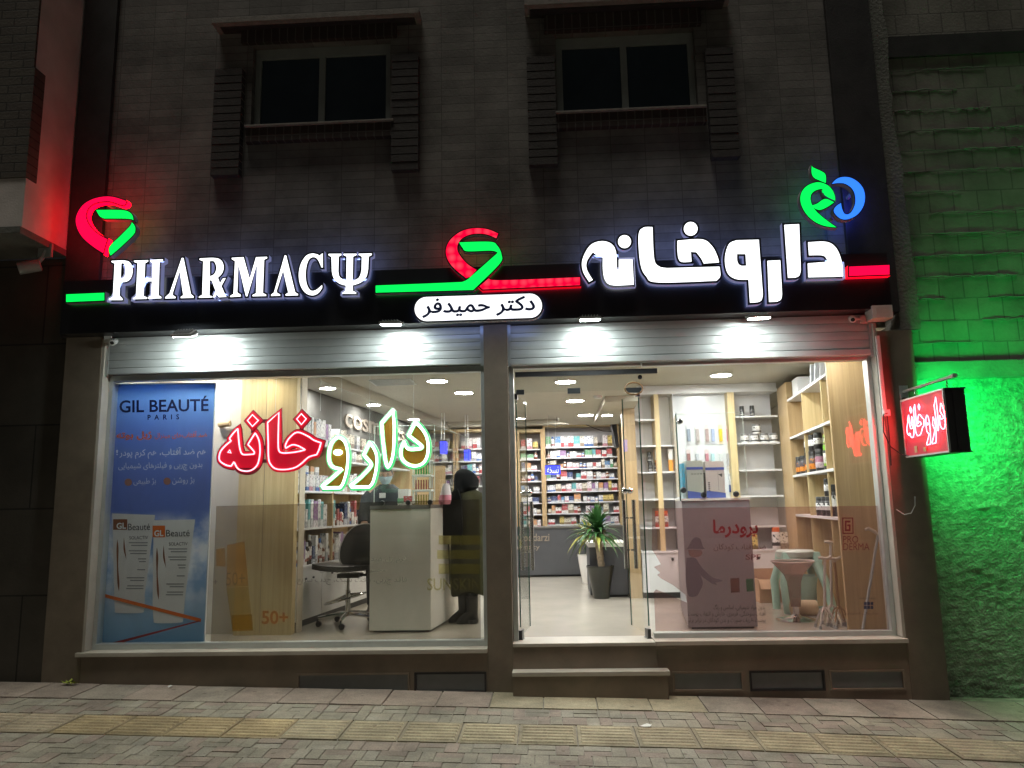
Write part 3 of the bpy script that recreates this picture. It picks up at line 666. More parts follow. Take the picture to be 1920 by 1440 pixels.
persian = [
 [[(1325, 507, 1), (1425, 505), (1478, 540), (1508, 615), (1515, 692, 1), (1326, 697, 1), (1323, 622, 1), (1430, 614, 1), (1428, 600), (1405, 578), (1330, 577, 1)]],
 [[(1195, 412, 1), (1275, 408, 1), (1284, 660, 1), (1276, 688), (1255, 699, 1), (1215, 700, 1)]],
 [[(1103, 608, 1), (1172, 605, 1), (1182, 790, 1), (1176, 818), (1155, 830, 1), (1112, 832, 1)]],
 [[(935, 496, 1), (1055, 493, 1), (1077, 790, 1), (1070, 822), (1050, 833, 1), (1008, 836, 1), (1000, 710, 1), (930, 706), (885, 672), (871, 595), (892, 518)], [(936, 570, 1), (984, 570, 1), (988, 635, 1), (955, 634), (938, 612)]],
 [[(475, 424, 1), (484, 595), (510, 638), (555, 648, 1), (841, 640, 1), (845, 690), (825, 716, 1), (505, 725), (442, 692), (410, 622), (400, 470), (425, 428)]],
 [[(612, 498, 1), (745, 491), (800, 528), (828, 580), (838, 616, 1), (755, 622, 1), (742, 595), (715, 560, 1), (684, 558, 1), (688, 612, 1), (635, 613), (617, 590), (612, 540)]],
 [circle(684, 433, 37, 28)], [circle(323, 503, 35, 28)],
 [[(292, 602, 1), (366, 600, 1), (373, 737, 1), (262, 741), (220, 718), (206, 660), (205, 590, 1), (175, 578), (150, 560, 1), (118, 608), (117, 655), (149, 712, 1), (130, 722, 1), (97, 665), (94, 600), (135, 525), (195, 501), (250, 515), (276, 560), (281, 655, 1), (292, 655, 1)]]]
for loops in persian: lit('letter', [smooth(cC(l)) if len(l) != 28 else cC(l) for l in loops], WHITE, BW, grow=0.018)
GRB = [(668, 275, 1), (880, 271), (932, 298), (961, 360), (945, 425), (765, 603, 1), (90, 622, 1), (90, 574, 1), (610, 553), (700, 545), (750, 512, 1), (936, 346, 1), (890, 331), (725, 335), (692, 312)]
RED1 = [(938, 213, 1), (860, 183), (770, 177), (680, 200), (605, 260), (576, 330), (592, 400), (640, 460), (716, 522, 1), (745, 512, 1), (788, 466, 1), (720, 420), (664, 350), (656, 295), (690, 245), (760, 216), (850, 217), (925, 245, 1)]
RED2 = [(872, 524, 1), (960, 537), (1505, 516, 1), (1505, 570, 1), (830, 600, 1), (808, 580, 1)]
lit('ribbon', [smooth(cD(GRB))], GREENF, BG, 0.010, label='green looped ribbon in the middle of the sign')
lit('ribbon', [smooth(cD(RED1))], REDL, BRD, 0.010, label='red curl of the middle ribbon')
lit('ribbon', [smooth(cD(RED2))], REDL, BRD, 0.010, ret=emit('red lit ribbon side', (1.0, 0.0, 0.012), 0.6, (0.3, 0.02, 0.03)), label='red bar of the middle ribbon')  # side glow added for red spill under the ribbon
FR = [(1008, 252, 1), (1024, 282), (1000, 322, 1), (940, 330), (860, 305), (740, 266), (600, 264), (450, 300), (350, 372), (305, 470), (300, 560), (350, 680), (450, 800), (580, 892), (682, 945, 1), (640, 1075), (606, 1195, 1), (430, 1080), (250, 925), (150, 765), (115, 600), (160, 450), (260, 318), (420, 225), (620, 180), (800, 188)]
FG1 = [(480, 420, 1), (890, 420), (1050, 445), (1128, 510), (1150, 600, 1), (1050, 574), (620, 570, 1), (545, 528)]
FG2 = [(1124, 640, 1), (1170, 700), (1184, 780), (1140, 872), (900, 1102), (740, 1236, 1), (714, 1150), (745, 1055), (900, 905), (1050, 755), (1105, 690)]
lit('ribbon', [smooth(cF(FR))], REDF, BRD, 0.010, ret=RETR, label='red curl of the ribbon at the left end')
lit('ribbon', [smooth(cF(FG1))], GREENF, BG, 0.010, label='upper green band of the left ribbon'); lit('ribbon', [smooth(cF(FG2))], GREENF, BG, 0.010, label='lower green band of the left ribbon')
lit('light_bar', [[(124, 552), (195, 549), (195, 563), (124, 566)]], GREENF, BG, 0.010, label='green light bar at the left end')
lit('light_bar', [cC([(1549, 640), (1768, 631), (1768, 682), (1549, 690)])], REDF, BRD, 0.010, ret=emit('red lit bar side', (1.0, 0.0, 0.012), 1.5, (0.3, 0.02, 0.03)), label='red light bar at the right end')  # side glow added for red spill towards the shutter
G0 = [(405, 198, 1), (432, 232), (560, 290), (640, 342), (660, 420), (656, 506, 1), (550, 462), (450, 412), (405, 330)]
G1 = [(821, 822, 1), (815, 740), (762, 622), (680, 546), (560, 500), (450, 506), (320, 562), (230, 662), (200, 790), (230, 930), (320, 1080), (460, 1202), (640, 1280), (846, 1306, 1), (740, 1232), (560, 1092), (440, 962), (385, 832), (392, 720), (460, 648), (560, 614), (600, 618, 1), (625, 702), (690, 758)]
G2 = [(400, 915, 1), (500, 882), (600, 812), (680, 800), (806, 856, 1), (680, 940), (560, 990), (470, 970)]
G3 = [(765, 522, 1), (850, 440), (960, 403), (1100, 415), (1232, 490), (1330, 612), (1362, 770), (1330, 930), (1230, 1072), (1085, 1150), (960, 1160), (860, 1100), (804, 1010), (840, 930), (930, 870, 1), (945, 960), (990, 1058), (1065, 1070), (1140, 1000), (1190, 860), (1178, 700), (1115, 590), (1000, 518), (880, 508)]
for l, t in ((G0, 'green leaf on top of the emblem'), (G1, 'green curl of the emblem'), (G2, 'small green leaf inside the emblem')): lit('emblem', [smooth(cG(l))], GREENF, BG, 0.008, label=t)
lit('emblem', [smooth(cG(G3))], BLUEF, BB, 0.008, label='blue crescent of the emblem')
# brackets carrying the parts that stand above the board
for px, py in ((160, 420), (230, 440), (205, 385), (860, 470), (915, 455), (1530, 350), (1600, 360), (1560, 410), (1290, 470), (1480, 450), (1205, 470)):
    p = at(px, py, -0.13); q = MB(); q.box(p.x-0.012, p.x+0.012, -0.137, 0.048, p.z-0.012, p.z+0.012); part('bracket', q, M['grey paint'], sign)
cE = crop(760, 540, 280/1920)
cap = [(275, 115, 1)]+[(1605, 72, 1)]+[(1605+152*math.sin(a), 227-155*math.cos(a)) for a in [math.pi*i/14 for i in range(1, 14)]]+[(1605, 382, 1), (275, 425, 1)]+[(275-156*math.sin(a), 270+155*math.cos(a)) for a in [math.pi*i/14 for i in range(1, 14)]]
np_ = lit('name_plate', [cE([p[:2] for p in cap])], emit('name plate face', (0.95, 0.97, 1.0), 1.3), BW, 0.014, label='white capsule plate with a name in blue')
q = MB(); a, b, c, d = cE([(222, 178), (1662, 136), (222, 374), (1662, 332)])
fat(q, rtl('دکتر حمیدفر'), at(a[0], a[1]-5, YF-0.0044), at(b[0], b[1]-5, YF-0.0044), at(c[0], c[1]+1, YF-0.0044), at(d[0], d[1]+1, YF-0.0044), d=0.0045)
part('lettering', q, mat('navy print', (0.02, 0.04, 0.20), 0.5, var=0), np_)

# ---------------- floodlights under the board
FLD = emit('floodlight glass', (0.90, 1.0, 0.97), 215.0)
def flood(px, py, tilt, label):
    p = at(px, py, -0.27); t = thing('floodlight', label, 'floodlight', (p.x, p.y, p.z), 'floodlights under the sign board')
    rot = Matrix.Rotation(R(tilt), 3, 'X')
    b = MB(); b.rbox(p+rot @ Vector((0, 0, 0.012)), 0.088, 0.06, 0.011, 0, 0, rot)
    for i in range(6): b.rbox(p+rot @ Vector((-0.06+i*0.024, 0, 0.03)), 0.003, 0.05, 0.008, 0, 0, rot)
    part('housing', b, M['grey paint'], t, bevel=0.003)
    b = MB(); b.rbox(p+rot @ Vector((0, 0, -0.001)), 0.076, 0.048, 0.0015, 0, 0, rot); part('lens', b, FLD, t)
    b = MB()
    for s in (-1, 1): b.tube([p+Vector((s*0.094, 0, 0.01)), p+Vector((s*0.094, 0.05, 0.03)), p+Vector((s*0.05, 0.13, 0.022))], 0.005)
    b.tube([p+Vector((-0.05, 0.13, 0.022)), p+Vector((0.05, 0.13, 0.022))], 0.005); b.tube([p+Vector((0, 0.13, 0.022)), (p.x, YB+0.02, p.z+0.03)], 0.006)
    part('bracket', b, M['aluminium'], t)
flood(345, 628, 30, 'floodlight aimed at the left half of the left shutter')
flood(733, 609, 6, 'floodlight beside the name plate above the right half of the left shutter')
flood(1106, 600, 6, 'floodlight over the glass door')
flood(1423, 597, 7, 'floodlight nearest the red end of the sign board')

# ---------------- roller shutters
def shutter(x0, x1, zb, zt, label):
    t = thing('roller_shutter', label, 'shutter', ((x0+x1)/2, 0.05, zb), 'rolled up shutters')
    n = 4; h = (zt-zb-0.055)/n; prof = []
    b = MB()
    for i in range(n):
        z = zb+0.055+i*h; pts = [(0.058, z+0.001), (0.051, z+h*0.06), (0.048, z+h*0.5), (0.050, z+h*0.94), (0.058, z+h-0.002)]
        o = len(b.v)
        for y, zz in pts: b.v += [(x0, y, zz), (x1, y, zz)]
        for j in range(4): b.f.append((o+2*j, o+2*j+1, o+2*j+3, o+2*j+2)); b.m.append(0); b.a.append(None)
        b.box(x0, x1, 0.0585, 0.07, z-0.004, z+0.002)
    b.box(x0, x1, 0.071, 0.12, zb+0.05, zt)
    part('slats', b, M['shutter steel'], t)
    b = MB(); b.box(x0, x1, 0.035, 0.08, zb, zb+0.048); part('bottom_rail', b, M['shutter steel'], t, bevel=0.006)
    for xx in (x0, x1-0.02):
        b = MB(); b.box(xx-0.004, xx+0.024, 0.030, 0.0345, zb-0.02, zt); 
        for k in range(5): b.lathe([(0.004, 0), (0.003, 0.002)], (xx+0.01, 0.0285, zb+0.03+k*0.07), 8, 0, 'y')
        part('end_plate', b, M['aluminium'], t)
shutter(-3.868, -0.55, 2.79, FT-0.004, 'silver roller shutter rolled up over the poster window')
shutter(-0.338, 2.71, 2.775, FT-0.004, 'silver roller shutter rolled up over the glass door, red tinted at one end')

# ---------------- window neon
PINK = emit('red neon tube', (1.0, 0.27, 0.36), 3.0); RPAN = emit('red acrylic', (0.9, 0.0, 0.03), 0.26, (0.55, 0.01, 0.03))  # panel emission stands for tube light in the acrylic
GRN = emit('green neon tube', (0.55, 1.0, 0.66), 7.0)
YN = 0.33
cH, cI = crop(400, 750, 220/1920), crop(590, 750, 0.125)
RT = [[(1072, 205, 1), (1062, 560, 1), (1066, 800), (1120, 864), (1260, 862), (1400, 842), (1502, 815, 1), (1390, 752), (1290, 735), (1188, 790, 1), (1180, 740), (1230, 640), (1330, 545), (1420, 535), (1560, 600), (1650, 660), (1762, 700, 1), (1730, 810), (1690, 895, 1), (1560, 935), (1440, 1040), (1330, 1108), (1180, 1137), (1020, 1125), (930, 1040), (902, 930), (898, 700), (888, 370, 1)],
      [(400, 470, 1), (415, 640), (430, 770), (462, 872), (520, 895), (662, 885, 1), (664, 840), (568, 730, 1), (590, 690), (686, 540, 1), (740, 640), (762, 760), (760, 900), (720, 1060), (620, 1150), (500, 1162), (400, 1120), (338, 1010, 1), (290, 1085, 1), (200, 1062), (112, 1000), (95, 935), (120, 840), (200, 745), (290, 672, 1), (264, 630, 1), (330, 540)]]
RH = [[(270, 800, 1), (302, 878, 1), (220, 862, 1)]]
RD = [[(1440, 225, 1), (1520, 310, 1), (1440, 402, 1), (1364, 310, 1)], [(640, 240, 1), (736, 335, 1), (640, 432, 1), (558, 335, 1)]]
GT = [[(370, 556), (450, 610), (495, 720), (508, 870), (490, 1060), (440, 1240), (388, 1322, 1), (130, 1325, 1), (112, 1290, 1), (250, 1180), (402, 1042, 1), (280, 1012), (222, 930), (214, 800), (245, 670), (300, 590)],
      [(830, 630, 1), (900, 730), (940, 850), (930, 1050), (880, 1240), (820, 1312, 1), (560, 1316, 1), (540, 1280, 1), (700, 1150), (830, 1010), (842, 955), (790, 890), (735, 825, 1)],
      [(1182, 145, 1), (1202, 400), (1192, 750), (1160, 920), (1120, 1000), (1090, 1000), (1058, 890), (1022, 600), (1002, 350, 1)],
      [(1510, 330, 1), (1600, 410), (1682, 540), (1712, 700), (1690, 860), (1620, 960), (1510, 996), (1400, 970), (1312, 890), (1290, 780), (1312, 680), (1350, 632, 1), (1390, 712), (1452, 737), (1590, 725, 1), (1600, 690), (1480, 592), (1405, 535, 1)]]
GH = [circle(350, 786, 50, 20, 26)]
rt_, rh_, rd_ = [[smooth(cH(l)) for l in q] for q in (RT, RH, RD)]
gt_ = [smooth(cI(l)) for l in GT]; gh_ = [cI(l) for l in GH]
def neon(name, label, loops, holes, rtube, tube, panel, grow, links=()):
    wl_ = [toplane(l, YN) for l in loops]; hl = [toplane(l, YN) for l in holes]
    xs = [p[0] for l in wl_ for p in l]; zs = [p[1] for l in wl_ for p in l]
    t = thing(name, label, 'neon sign', ((min(xs)+max(xs))/2, YN, min(zs)), 'neon lettering in the left window')
    for i, l in enumerate(wl_):
        b = MB(); hs = [offset(h, -0.006) for h in hl if min(p[0] for p in l) < h[0][0] < max(p[0] for p in l) and len(l) > 12]
        b.prism([offset(l, grow)]+hs, YN+0.012+0.0003*i, YN+0.018+0.0003*i); pn = part('backing', b, panel, t)
        if links: e_ = MB(); e_.prism([offset(l, grow+0.007)], YN+0.0185+0.0003*i, YN+0.024+0.0003*i); part('backing_edge', e_, mat('dark red edge', (0.20, 0.012, 0.03), 0.3, var=0.1), pn)
        for k in [l]+hs:
            c = MB(); c.tube([(p[0], YN, p[1]) for p in k], rtube, n=7, closed=True); part('tube', c, tube, pn)
    for (a, c, d, e) in links:
        b = MB(); p, r_ = at(a, c, YN+0.016), at(d, e, YN+0.016); b.box(p.x, r_.x, YN+0.020, YN+0.026, r_.z, p.z); part('link_bar', b, mat('dark red bar', (0.16, 0.02, 0.03), 0.4, var=0.1), t)
    return t
lk = [cH([(a, b), (c, d)]) for a, b, c, d in ((700, 318, 900, 372), (770, 745, 900, 800), (780, 970, 900, 1025), (618, 420, 685, 540), (1410, 400, 1474, 540))]
n1 = neon('neon_sign', 'red neon Persian lettering on red panels in the window', rt_+rd_, rh_, 0.0065, PINK, RPAN, 0.026, [(l[0][0], l[0][1], l[1][0], l[1][1]) for l in lk])
OLV = film('olive acrylic', (0.62, 0.46, 0.18), (0.62, 0.34, 0.07), 0.6)
n2 = neon('neon_sign', 'green neon Persian lettering on clear amber panels in the window', gt_, gh_, 0.0175, GRN, OLV, 0.010)
for i, l in enumerate(gt_):                                      # glowing tube added behind each white core to imitate its halo
    wl_ = toplane(l, YN); b = MB(); b.tube([(p[0], YN+0.007, p[1]) for p in offset(wl_, 0.003)], 0.0235, n=9, closed=True)
    part('sleeve', b, emit('green halo tube', (0.0, 0.9, 0.22), 0.7), n2)
b = MB()
for px, y0, py in ((600, 700, 770), (638, 703, 818), (692, 698, 825), (775, 692, 788)):
    p, r_ = at(px, py, YN), at(px, y0, YN); b.tube([(p.x, YN+0.01, p.z), (p.x, YN+0.01, 3.03)], 0.0016, n=5)
part('wire', b, M['aluminium'], n2)
b = MB()
for px, py in ((515, 772), (432, 800)):
    p = at(px, py, YN); b.tube([(p.x, YN+0.014, p.z), (p.x, YN+0.014, 3.03)], 0.0016, n=5)
part('wire', b, M['aluminium'], n1)

# ---------------- hanging box sign on the right
bs = thing('hanging_sign', 'black box sign on a bracket with red neon lettering, green neon on its far side', 'sign', (2.9, -0.42, 1.9))
bx0, bx1, by0, by1, bz0, bz1 = 2.825, 2.985, -0.77, -0.10, 1.905, 2.365
b = MB(); b.box(bx0+0.012, bx1-0.012, by0, by1, bz0, bz1)
for z in (bz0-0.002, bz1-0.008): b.box(bx0+0.004, bx1-0.004, by0-0.004, by1+0.004, z, z+0.01)
b.box(2.885, 2.925, by0-0.012, by0, bz0+0.01, bz1-0.01); part('box', b, M['black plastic'], bs)
b = MB(); t = 0.012
b.box(bx0-0.003, bx0+0.011, by0, by1, bz1-t, bz1); b.box(bx0-0.003, bx0+0.011, by0, by1, bz0, bz0+t)
b.box(bx0-0.003, bx0+0.011, by0, by0+t, bz0+t, bz1-t); b.box(bx0-0.003, bx0+0.011, by1-t, by1, bz0+t, bz1-t); part('face_frame', b, M['aluminium'], bs)
b = MB(); b.box(bx0+0.006, bx0+0.0115, by0+t, by1-t, bz0+t, bz1-t); part('face_panel', b, emit('red lit panel', (1.0, 0.0, 0.05), 0.16, (0.40, 0.05, 0.07)), bs)  # weak emission stands for the tubes' glow on the panel
allp = [p for l in rt_+rd_+gt_ for p in l]; ax0, ax1 = min(p[0] for p in allp), max(p[0] for p in allp); ay0, ay1 = min(p[1] for p in allp), max(p[1] for p in allp)
def bmap(p, far=False):
    u = (p[0]-ax0)/(ax1-ax0); v = (p[1]-ay0)/(ay1-ay0); u = 1-u if far else u
    return (bx1-0.012 if far else bx0-0.004, by1-0.07+u*(by0-by1+(0.12 if far else 0.075)), bz1-0.05-v*0.335)
for far, mt in ((False, emit('red neon letter', (1.0, 0.02, 0.028), 62.0)), (True, emit('green neon letter', (0.0, 1.0, 0.10), 20.0))):
    for l in rt_+rd_+gt_+gh_:
        c = MB(); c.tube([bmap(p, far) for p in l], 0.0036, n=6, closed=True); part('neon_tube', c, mt, bs, None if not far else 'green neon stroke on the far side')
b = MB(); b.box(bx1-0.0115, bx1-0.006, by0+t, by1-t, bz0+t, bz0+0.17); part('face_panel', b, M['black plastic'], bs, 'dark lower strip of the far side')
b = MB(); b.box(bx1-0.0115, bx1-0.006, -0.52, by1-t, bz0+0.171, bz1-t); part('face_panel', b, emit('green lit panel', (0.0, 1.0, 0.12), 160.0), bs, 'green lit panel on the far side')
b = MB(); b.tube([(2.905, 0.0, 2.45), (2.905, -0.74, 2.45)], 0.013, n=8); b.tube([(2.905, -0.74, 2.45), (2.905, -0.80, 2.45)], 0.017, n=8); b.box(2.87, 2.94, -0.004, 0.0, 2.40, 2.50); b.tube([(2.87, -0.02, 2.45), (2.87, -0.02, 2.36)], 0.006)
part('bracket', b, M['aluminium'], bs)
b = MB()
for y in (-0.19, -0.68):
    for k in range(3): b.tube([(2.905+(0.007*math.cos(a) if k % 2 else 0), y+(0 if k % 2 else 0.007*math.cos(a)), 2.425-k*0.022+0.015*math.sin(a)) for a in [2*math.pi*i/10 for i in range(10)]], 0.0022, n=5, closed=True)
part('chain', b, M['chrome'], bs)
b = MB()
for (y, z, h) in ((-0.28, 1.935, 0.05), (-0.42, 1.935, 0.03)): b.box(2.822, 2.827, y-0.02, y+0.02, z, z+h)
part('transformer', b, mat('yellowed plastic', (0.5, 0.42, 0.2), 0.5), bs)

# ---------------- cameras, box, conduit
def bullet(p, aim, label, big=1.0, base=None, ma=None):
    p = Vector(p); d = Vector(aim).normalized(); t = thing('security_camera', label, 'camera', p, 'security cameras')
    b = MB(); L_ = 0.085*big; b.tube([p-d*L_*0.5, p-d*L_*0.45, p+d*L_*0.5, p+d*L_*0.52], [0.018*big, 0.027*big, 0.027*big, 0.022*big], n=14); part('body', b, ma or M['white plastic'], t, smooth=True)
    b = MB(); b.tube([p+d*L_*0.521, p+d*L_*0.535], 0.017*big, n=12); part('lens', b, M['lens dark'], t)
    b = MB(); bp = Vector(base); b.tube([p-d*L_*0.2, p-d*L_*0.2+(bp-p)*0.5, bp], 0.010*big, n=8); b.box(bp.x-0.03*big, bp.x+0.03*big, bp.y-0.012, bp.y+0.012, bp.z-0.03*big, bp.z+0.03*big); part('mount', b, ma or M['white plastic'], t)
p = at(213, 641, -0.03); bullet(p, (0.25, -1, -0.45), 'white security camera at the left end of the left shutter', base=(p.x-0.07, 0.0, p.z+0.03))
p = at(1598, 598, -0.04); bullet(p, (-0.3, -1, -0.4), 'white security camera beside the white box under the sign board', base=(p.x+0.11, 0.0, p.z+0.0))
p = at(56, 500, -0.25); bullet(p, (-0.9, -0.5, -0.35), 'large grey security camera hanging under the bay on the left', big=2.0, base=(p.x+0.10, p.y+0.04, 3.85), ma=M['grey paint'])
p = at(1651, 585, -0.12); b = MB(); b.box(p.x-0.075, p.x+0.085, -0.15, -0.0, p.z-0.055, p.z+0.05)
for i in range(7): b.box(p.x-0.05, p.x+0.06, -0.1535, -0.15, p.z-0.05+i*0.014, p.z-0.044+i*0.014)
solo('siren_box', b, M['white plastic'], 'white slotted box on the right pillar under the sign', 'alarm box', bevel=0.005)
cn = thing('cable_conduit', 'white conduit running down beside the right window to a plug, with loose cable', 'cable', (2.71, -0.01, 1.9))
b = MB(); b.box(2.716, 2.745, -0.024, 0.0, 2.30, 2.92); part('conduit', b, M['white plastic'], cn, bevel=0.003)
b = MB(); b.box(2.712, 2.76, -0.05, -0.002, 2.25, 2.30); part('plug', b, M['white plastic'], cn, bevel=0.004)
b = MB(); a = [atx(x, y, 2.74) for x, y in ((1650, 756), (1640, 770), (1644, 800), (1655, 830), (1668, 850), (1690, 862))]
b.tube([(2.735, -0.055, 2.27), (2.70, -0.06, 2.26), (2.69, -0.05, 2.12), (2.73, -0.06, 2.0), (2.80, -0.09, 1.93), (2.85, -0.2, 1.903)], 0.005, n=6); b.tube([(2.74, -0.03, 2.25), (2.745, -0.02, 2.1), (2.742, -0.01, 1.85)], 0.005, n=6); part('cable', b, M['black rubber'], cn, smooth=True)
b = MB(); b.tube([(2.75, -0.01, 1.50), (2.79, -0.05, 1.46), (2.84, -0.06, 1.47), (2.88, -0.05, 1.53), (2.90, -0.02, 1.60)], 0.003, n=6); part('cable', b, M['white plastic'], cn, 'short white loop of cable', smooth=True)
wd = MB(); random.seed(3); p0 = onz(148, 1280, gz(-3.85, -0.05)); 
for i in range(26):
    a = random.uniform(0, 6.28); r_ = random.uniform(0.0, 0.05); c = Vector((p0.x+r_*math.cos(a)*1.2, -0.06+r_*math.sin(a)*0.6, gz(p0.x, -0.06)+random.uniform(0.008, 0.04)))
    d = Vector((math.cos(a), math.sin(a), random.uniform(-0.3, 0.8))).normalized()*0.03; u = d.cross(Vector((0, 0, 1))).normalized()*0.012
    wd.add([c-d*0.4, c+u+Vector((0, 0, 0.004)), c+d, c-u], [(0, 1, 2, 3)])
solo('weed', wd, mat('yellow green leaf', (0.30, 0.36, 0.04), 0.6, var=0.3), 'small yellow green weed at the foot of the left pillar', 'weed')
random.seed(8)
for px, py, wd_, lb in ((1213, 1364, 0.05, 'crumpled white paper scrap on the yellow guidance tiles'), (318, 1318, 0.03, 'small pale paper scrap lying left of centre near the slab course'), (1446, 1302, 0.02, 'tiny white scrap on the reddish slabs below the dark vent')):
    p = onz(px, py, 0.09); b = MB(); z = gz(p.x, p.y)+0.012; n = 6
    for i in range(n):
        a = 2*math.pi*i/n; b.v.append((p.x+wd_*math.cos(a)*random.uniform(0.6, 1), p.y+wd_*0.5*math.sin(a), z+random.uniform(0, 0.012)))
    b.v.append((p.x, p.y, z+0.02)); 
    for i in range(n): b.f.append((i, (i+1) % n, n)); b.m.append(0); b.a.append(None)
    solo('paper_scrap', b, M['white plastic'], lb, 'litter')
# ================================================================== shop windows, glass door
YG = 0.15
def frame(mb, x0, x1, z0, z1, t, tb, y0=0.105, y1=0.195, top=0.05):
    mb.box(x0, x1, y0, y1, z1-top, z1); mb.box(x0, x1, y0, y1, z0, z0+tb)
    mb.box(x0, x0+t, y0, y1, z0+tb, z1-top); mb.box(x1-t, x1, y0, y1, z0+tb, z1-top)
cZ6 = crop(400, 900, 520/1920); cZ1 = crop(1200, 900, 500/1920)
win1 = thing('display_window', 'wide shop window on the left with poster, neon and grey tinted lower half', 'window', (-2.25, YG, 0.465))
b = MB(); frame(b, -3.871, -0.547, 0.4655, 2.788, 0.035, 0.045); part('frame', b, M['aluminium'], win1, bevel=0.004)
b = MB(); b.box(-3.834, -0.584, YG-0.004, YG+0.004, 0.512, 2.737); part('glass', b, M['pane'], win1)
b = MB(); p = at(405, 949, YG); p2 = at(903, 936, YG)
b.add([(p.x, YG+0.006, 0.513), (p2.x-0.02, YG+0.006, 0.513), (p2.x-0.02, YG+0.006, p2.z), (p.x, YG+0.006, p.z)], [(0, 1, 2, 3)])
fl = part('window_film', b, film('grey film', (0.57, 0.52, 0.465), (0.18, 0.155, 0.13), 0.06), win1)
YP = YG+0.008
def fpoly(nm, pts, m, parent, Y=YP, lab=None):
    b = MB(); b.prism([toplane(pts, Y)], Y, None); return part(nm, b, m, parent, lab)
fpoly('printed_bottle', cZ6([(95, 450), (215, 425), (243, 735), (90, 742)]), film('orange print', (0.90, 0.72, 0.48), (0.75, 0.36, 0.08), 0.22), fl, lab='orange sunscreen bottle printed on the film')
fpoly('printed_bottle', cZ6([(90, 744), (243, 737), (272, 1040), (132, 1044)]), film('gold print', (0.90, 0.78, 0.50), (0.6, 0.45, 0.14), 0.18), fl, YP, 'golden lower half of the printed bottle')
fpoly('printed_bottle', cZ6([(20, 480), (80, 470), (84, 600), (20, 596)]), M['orange print'], fl, YP+0.001)
fpoly('printed_cap', cZ6([(125, 935), (268, 930), (275, 1042), (132, 1046)]), film('gold cap print', (0.85, 0.66, 0.32), (0.55, 0.38, 0.06), 0.3), fl, YP+0.002)
olv = film('yellow olive print', (0.92, 0.88, 0.50), (0.42, 0.38, 0.08), 0.20)
for (x0, y0, x1, y1) in ((1560, 383, 1850, 446), (1550, 485, 1845, 547), (1560, 580, 1850, 650)): fpoly('logo_bar', cZ6([(x0, y0), (x1, y0), (x1, y1), (x0, y1)]), olv, fl)
pale = film('pale print', (0.9, 0.9, 0.88), (0.62, 0.60, 0.55), 0.35); gry = film('faint grey print', (0.8, 0.8, 0.78), (0.5, 0.48, 0.44), 0.22); org = film('orange letters', (0.85, 0.5, 0.25), (0.75, 0.28, 0.05), 0.5)
def flet(s, box, m, parent, c, Y=YP+0.003, bold=0.0, tilt=0):
    (x0, y0), (x1, y1) = c([(box[0], box[1]), (box[2], box[3])]); b = MB(); textpx(b, s, x0, y0, x1, y1, Y, tilt=tilt, bold=bold); return part('lettering', b, m, parent)
flet('50+', (88, 638, 218, 728), pale, fl, cZ6, tilt=-1.5); flet('50+', (335, 905, 518, 998), org, fl, cZ6, bold=0.02); flet('+', (-2, 690, 30, 720), pale, fl, cZ6)
flet(rtl('کرم ژل ضد آفتاب')+'', (940, 525, 1340, 575), gry, fl, cZ6); flet('+50', (640, 530, 760, 565), gry, fl, cZ6)
flet(rtl('مخصوص خانم ها و آقایان'), (740, 605, 1190, 650), gry, fl, cZ6); flet(rtl('فاقد چربی، بافت سبک، جذب سریع'), (580, 670, 1340, 725), gry, fl, cZ6)
flet('SUNSKIN', (1480, 680, 1850, 765), olv, fl, cZ6, bold=0.01)
# ---- right window beside the door
win2 = thing('display_window', 'shop window right of the glass door with a pink printed film', 'window', (1.75, YG, 0.51))
b = MB(); b.box(0.80, 2.711, 0.11, 0.19, 0.5105, 0.548); b.box(2.675, 2.711, 0.105, 0.195, 0.5485, 2.774); b.box(0.80, 2.674, 0.105, 0.195, 2.745, 2.774); part('frame', b, M['aluminium'], win2, bevel=0.004)
b = MB(); b.box(0.79, 2.674, YG-0.004, YG+0.004, 0.549, 2.744); part('glass', b, M['pane'], win2)
pk = film('pink film', (0.74, 0.58, 0.565), (0.34, 0.20, 0.20), 0.13)
f2 = fpoly('window_film', [(1223, 953), (1668, 948), (1668, 1183), (1229, 1183), (1226, 1110), (1230, 1105), (1250, 1113), (1288, 1130), (1285, 1115), (1262, 1097), (1240, 1085), (1232, 1078), (1238, 1074), (1226, 1063), (1239, 1058), (1230, 1042), (1222, 1030)], pk, win2, YG+0.006)
f2['label'] = 'pink printed film with a ragged cut-out at its left edge'
dr = film('dark red print', (0.5, 0.12, 0.12), (0.35, 0.02, 0.03), 0.6); pr = film('rose print', (0.62, 0.3, 0.3), (0.35, 0.08, 0.09), 0.35); gp = film('grey violet print', (0.68, 0.63, 0.68), (0.16, 0.13, 0.17), 0.2); dkp = film('dark print', (0.3, 0.24, 0.26), (0.06, 0.04, 0.05), 0.5)
flet(rtl('پرودرما'), (525, 285, 850, 425), dr, f2, cZ1, bold=0.03); flet(rtl('ضد آفتاب کودکان'), (530, 452, 905, 512), pr, f2, cZ1); flet('SPF', (760, 535, 870, 575), pr, f2, cZ1, bold=0.02)
flet('PRO', (1462, 403, 1572, 452), dr, f2, cZ1); flet('DERMA', (1464, 455, 1652, 505), dr, f2, cZ1)
b = MB(); b.prism([toplane(cZ1([(1455, 270), (1535, 270), (1538, 388), (1458, 388)]), YP+0.002), toplane(cZ1([(1463, 278), (1527, 278), (1530, 380), (1466, 380)]), YP+0.002)], YP+0.002, None)
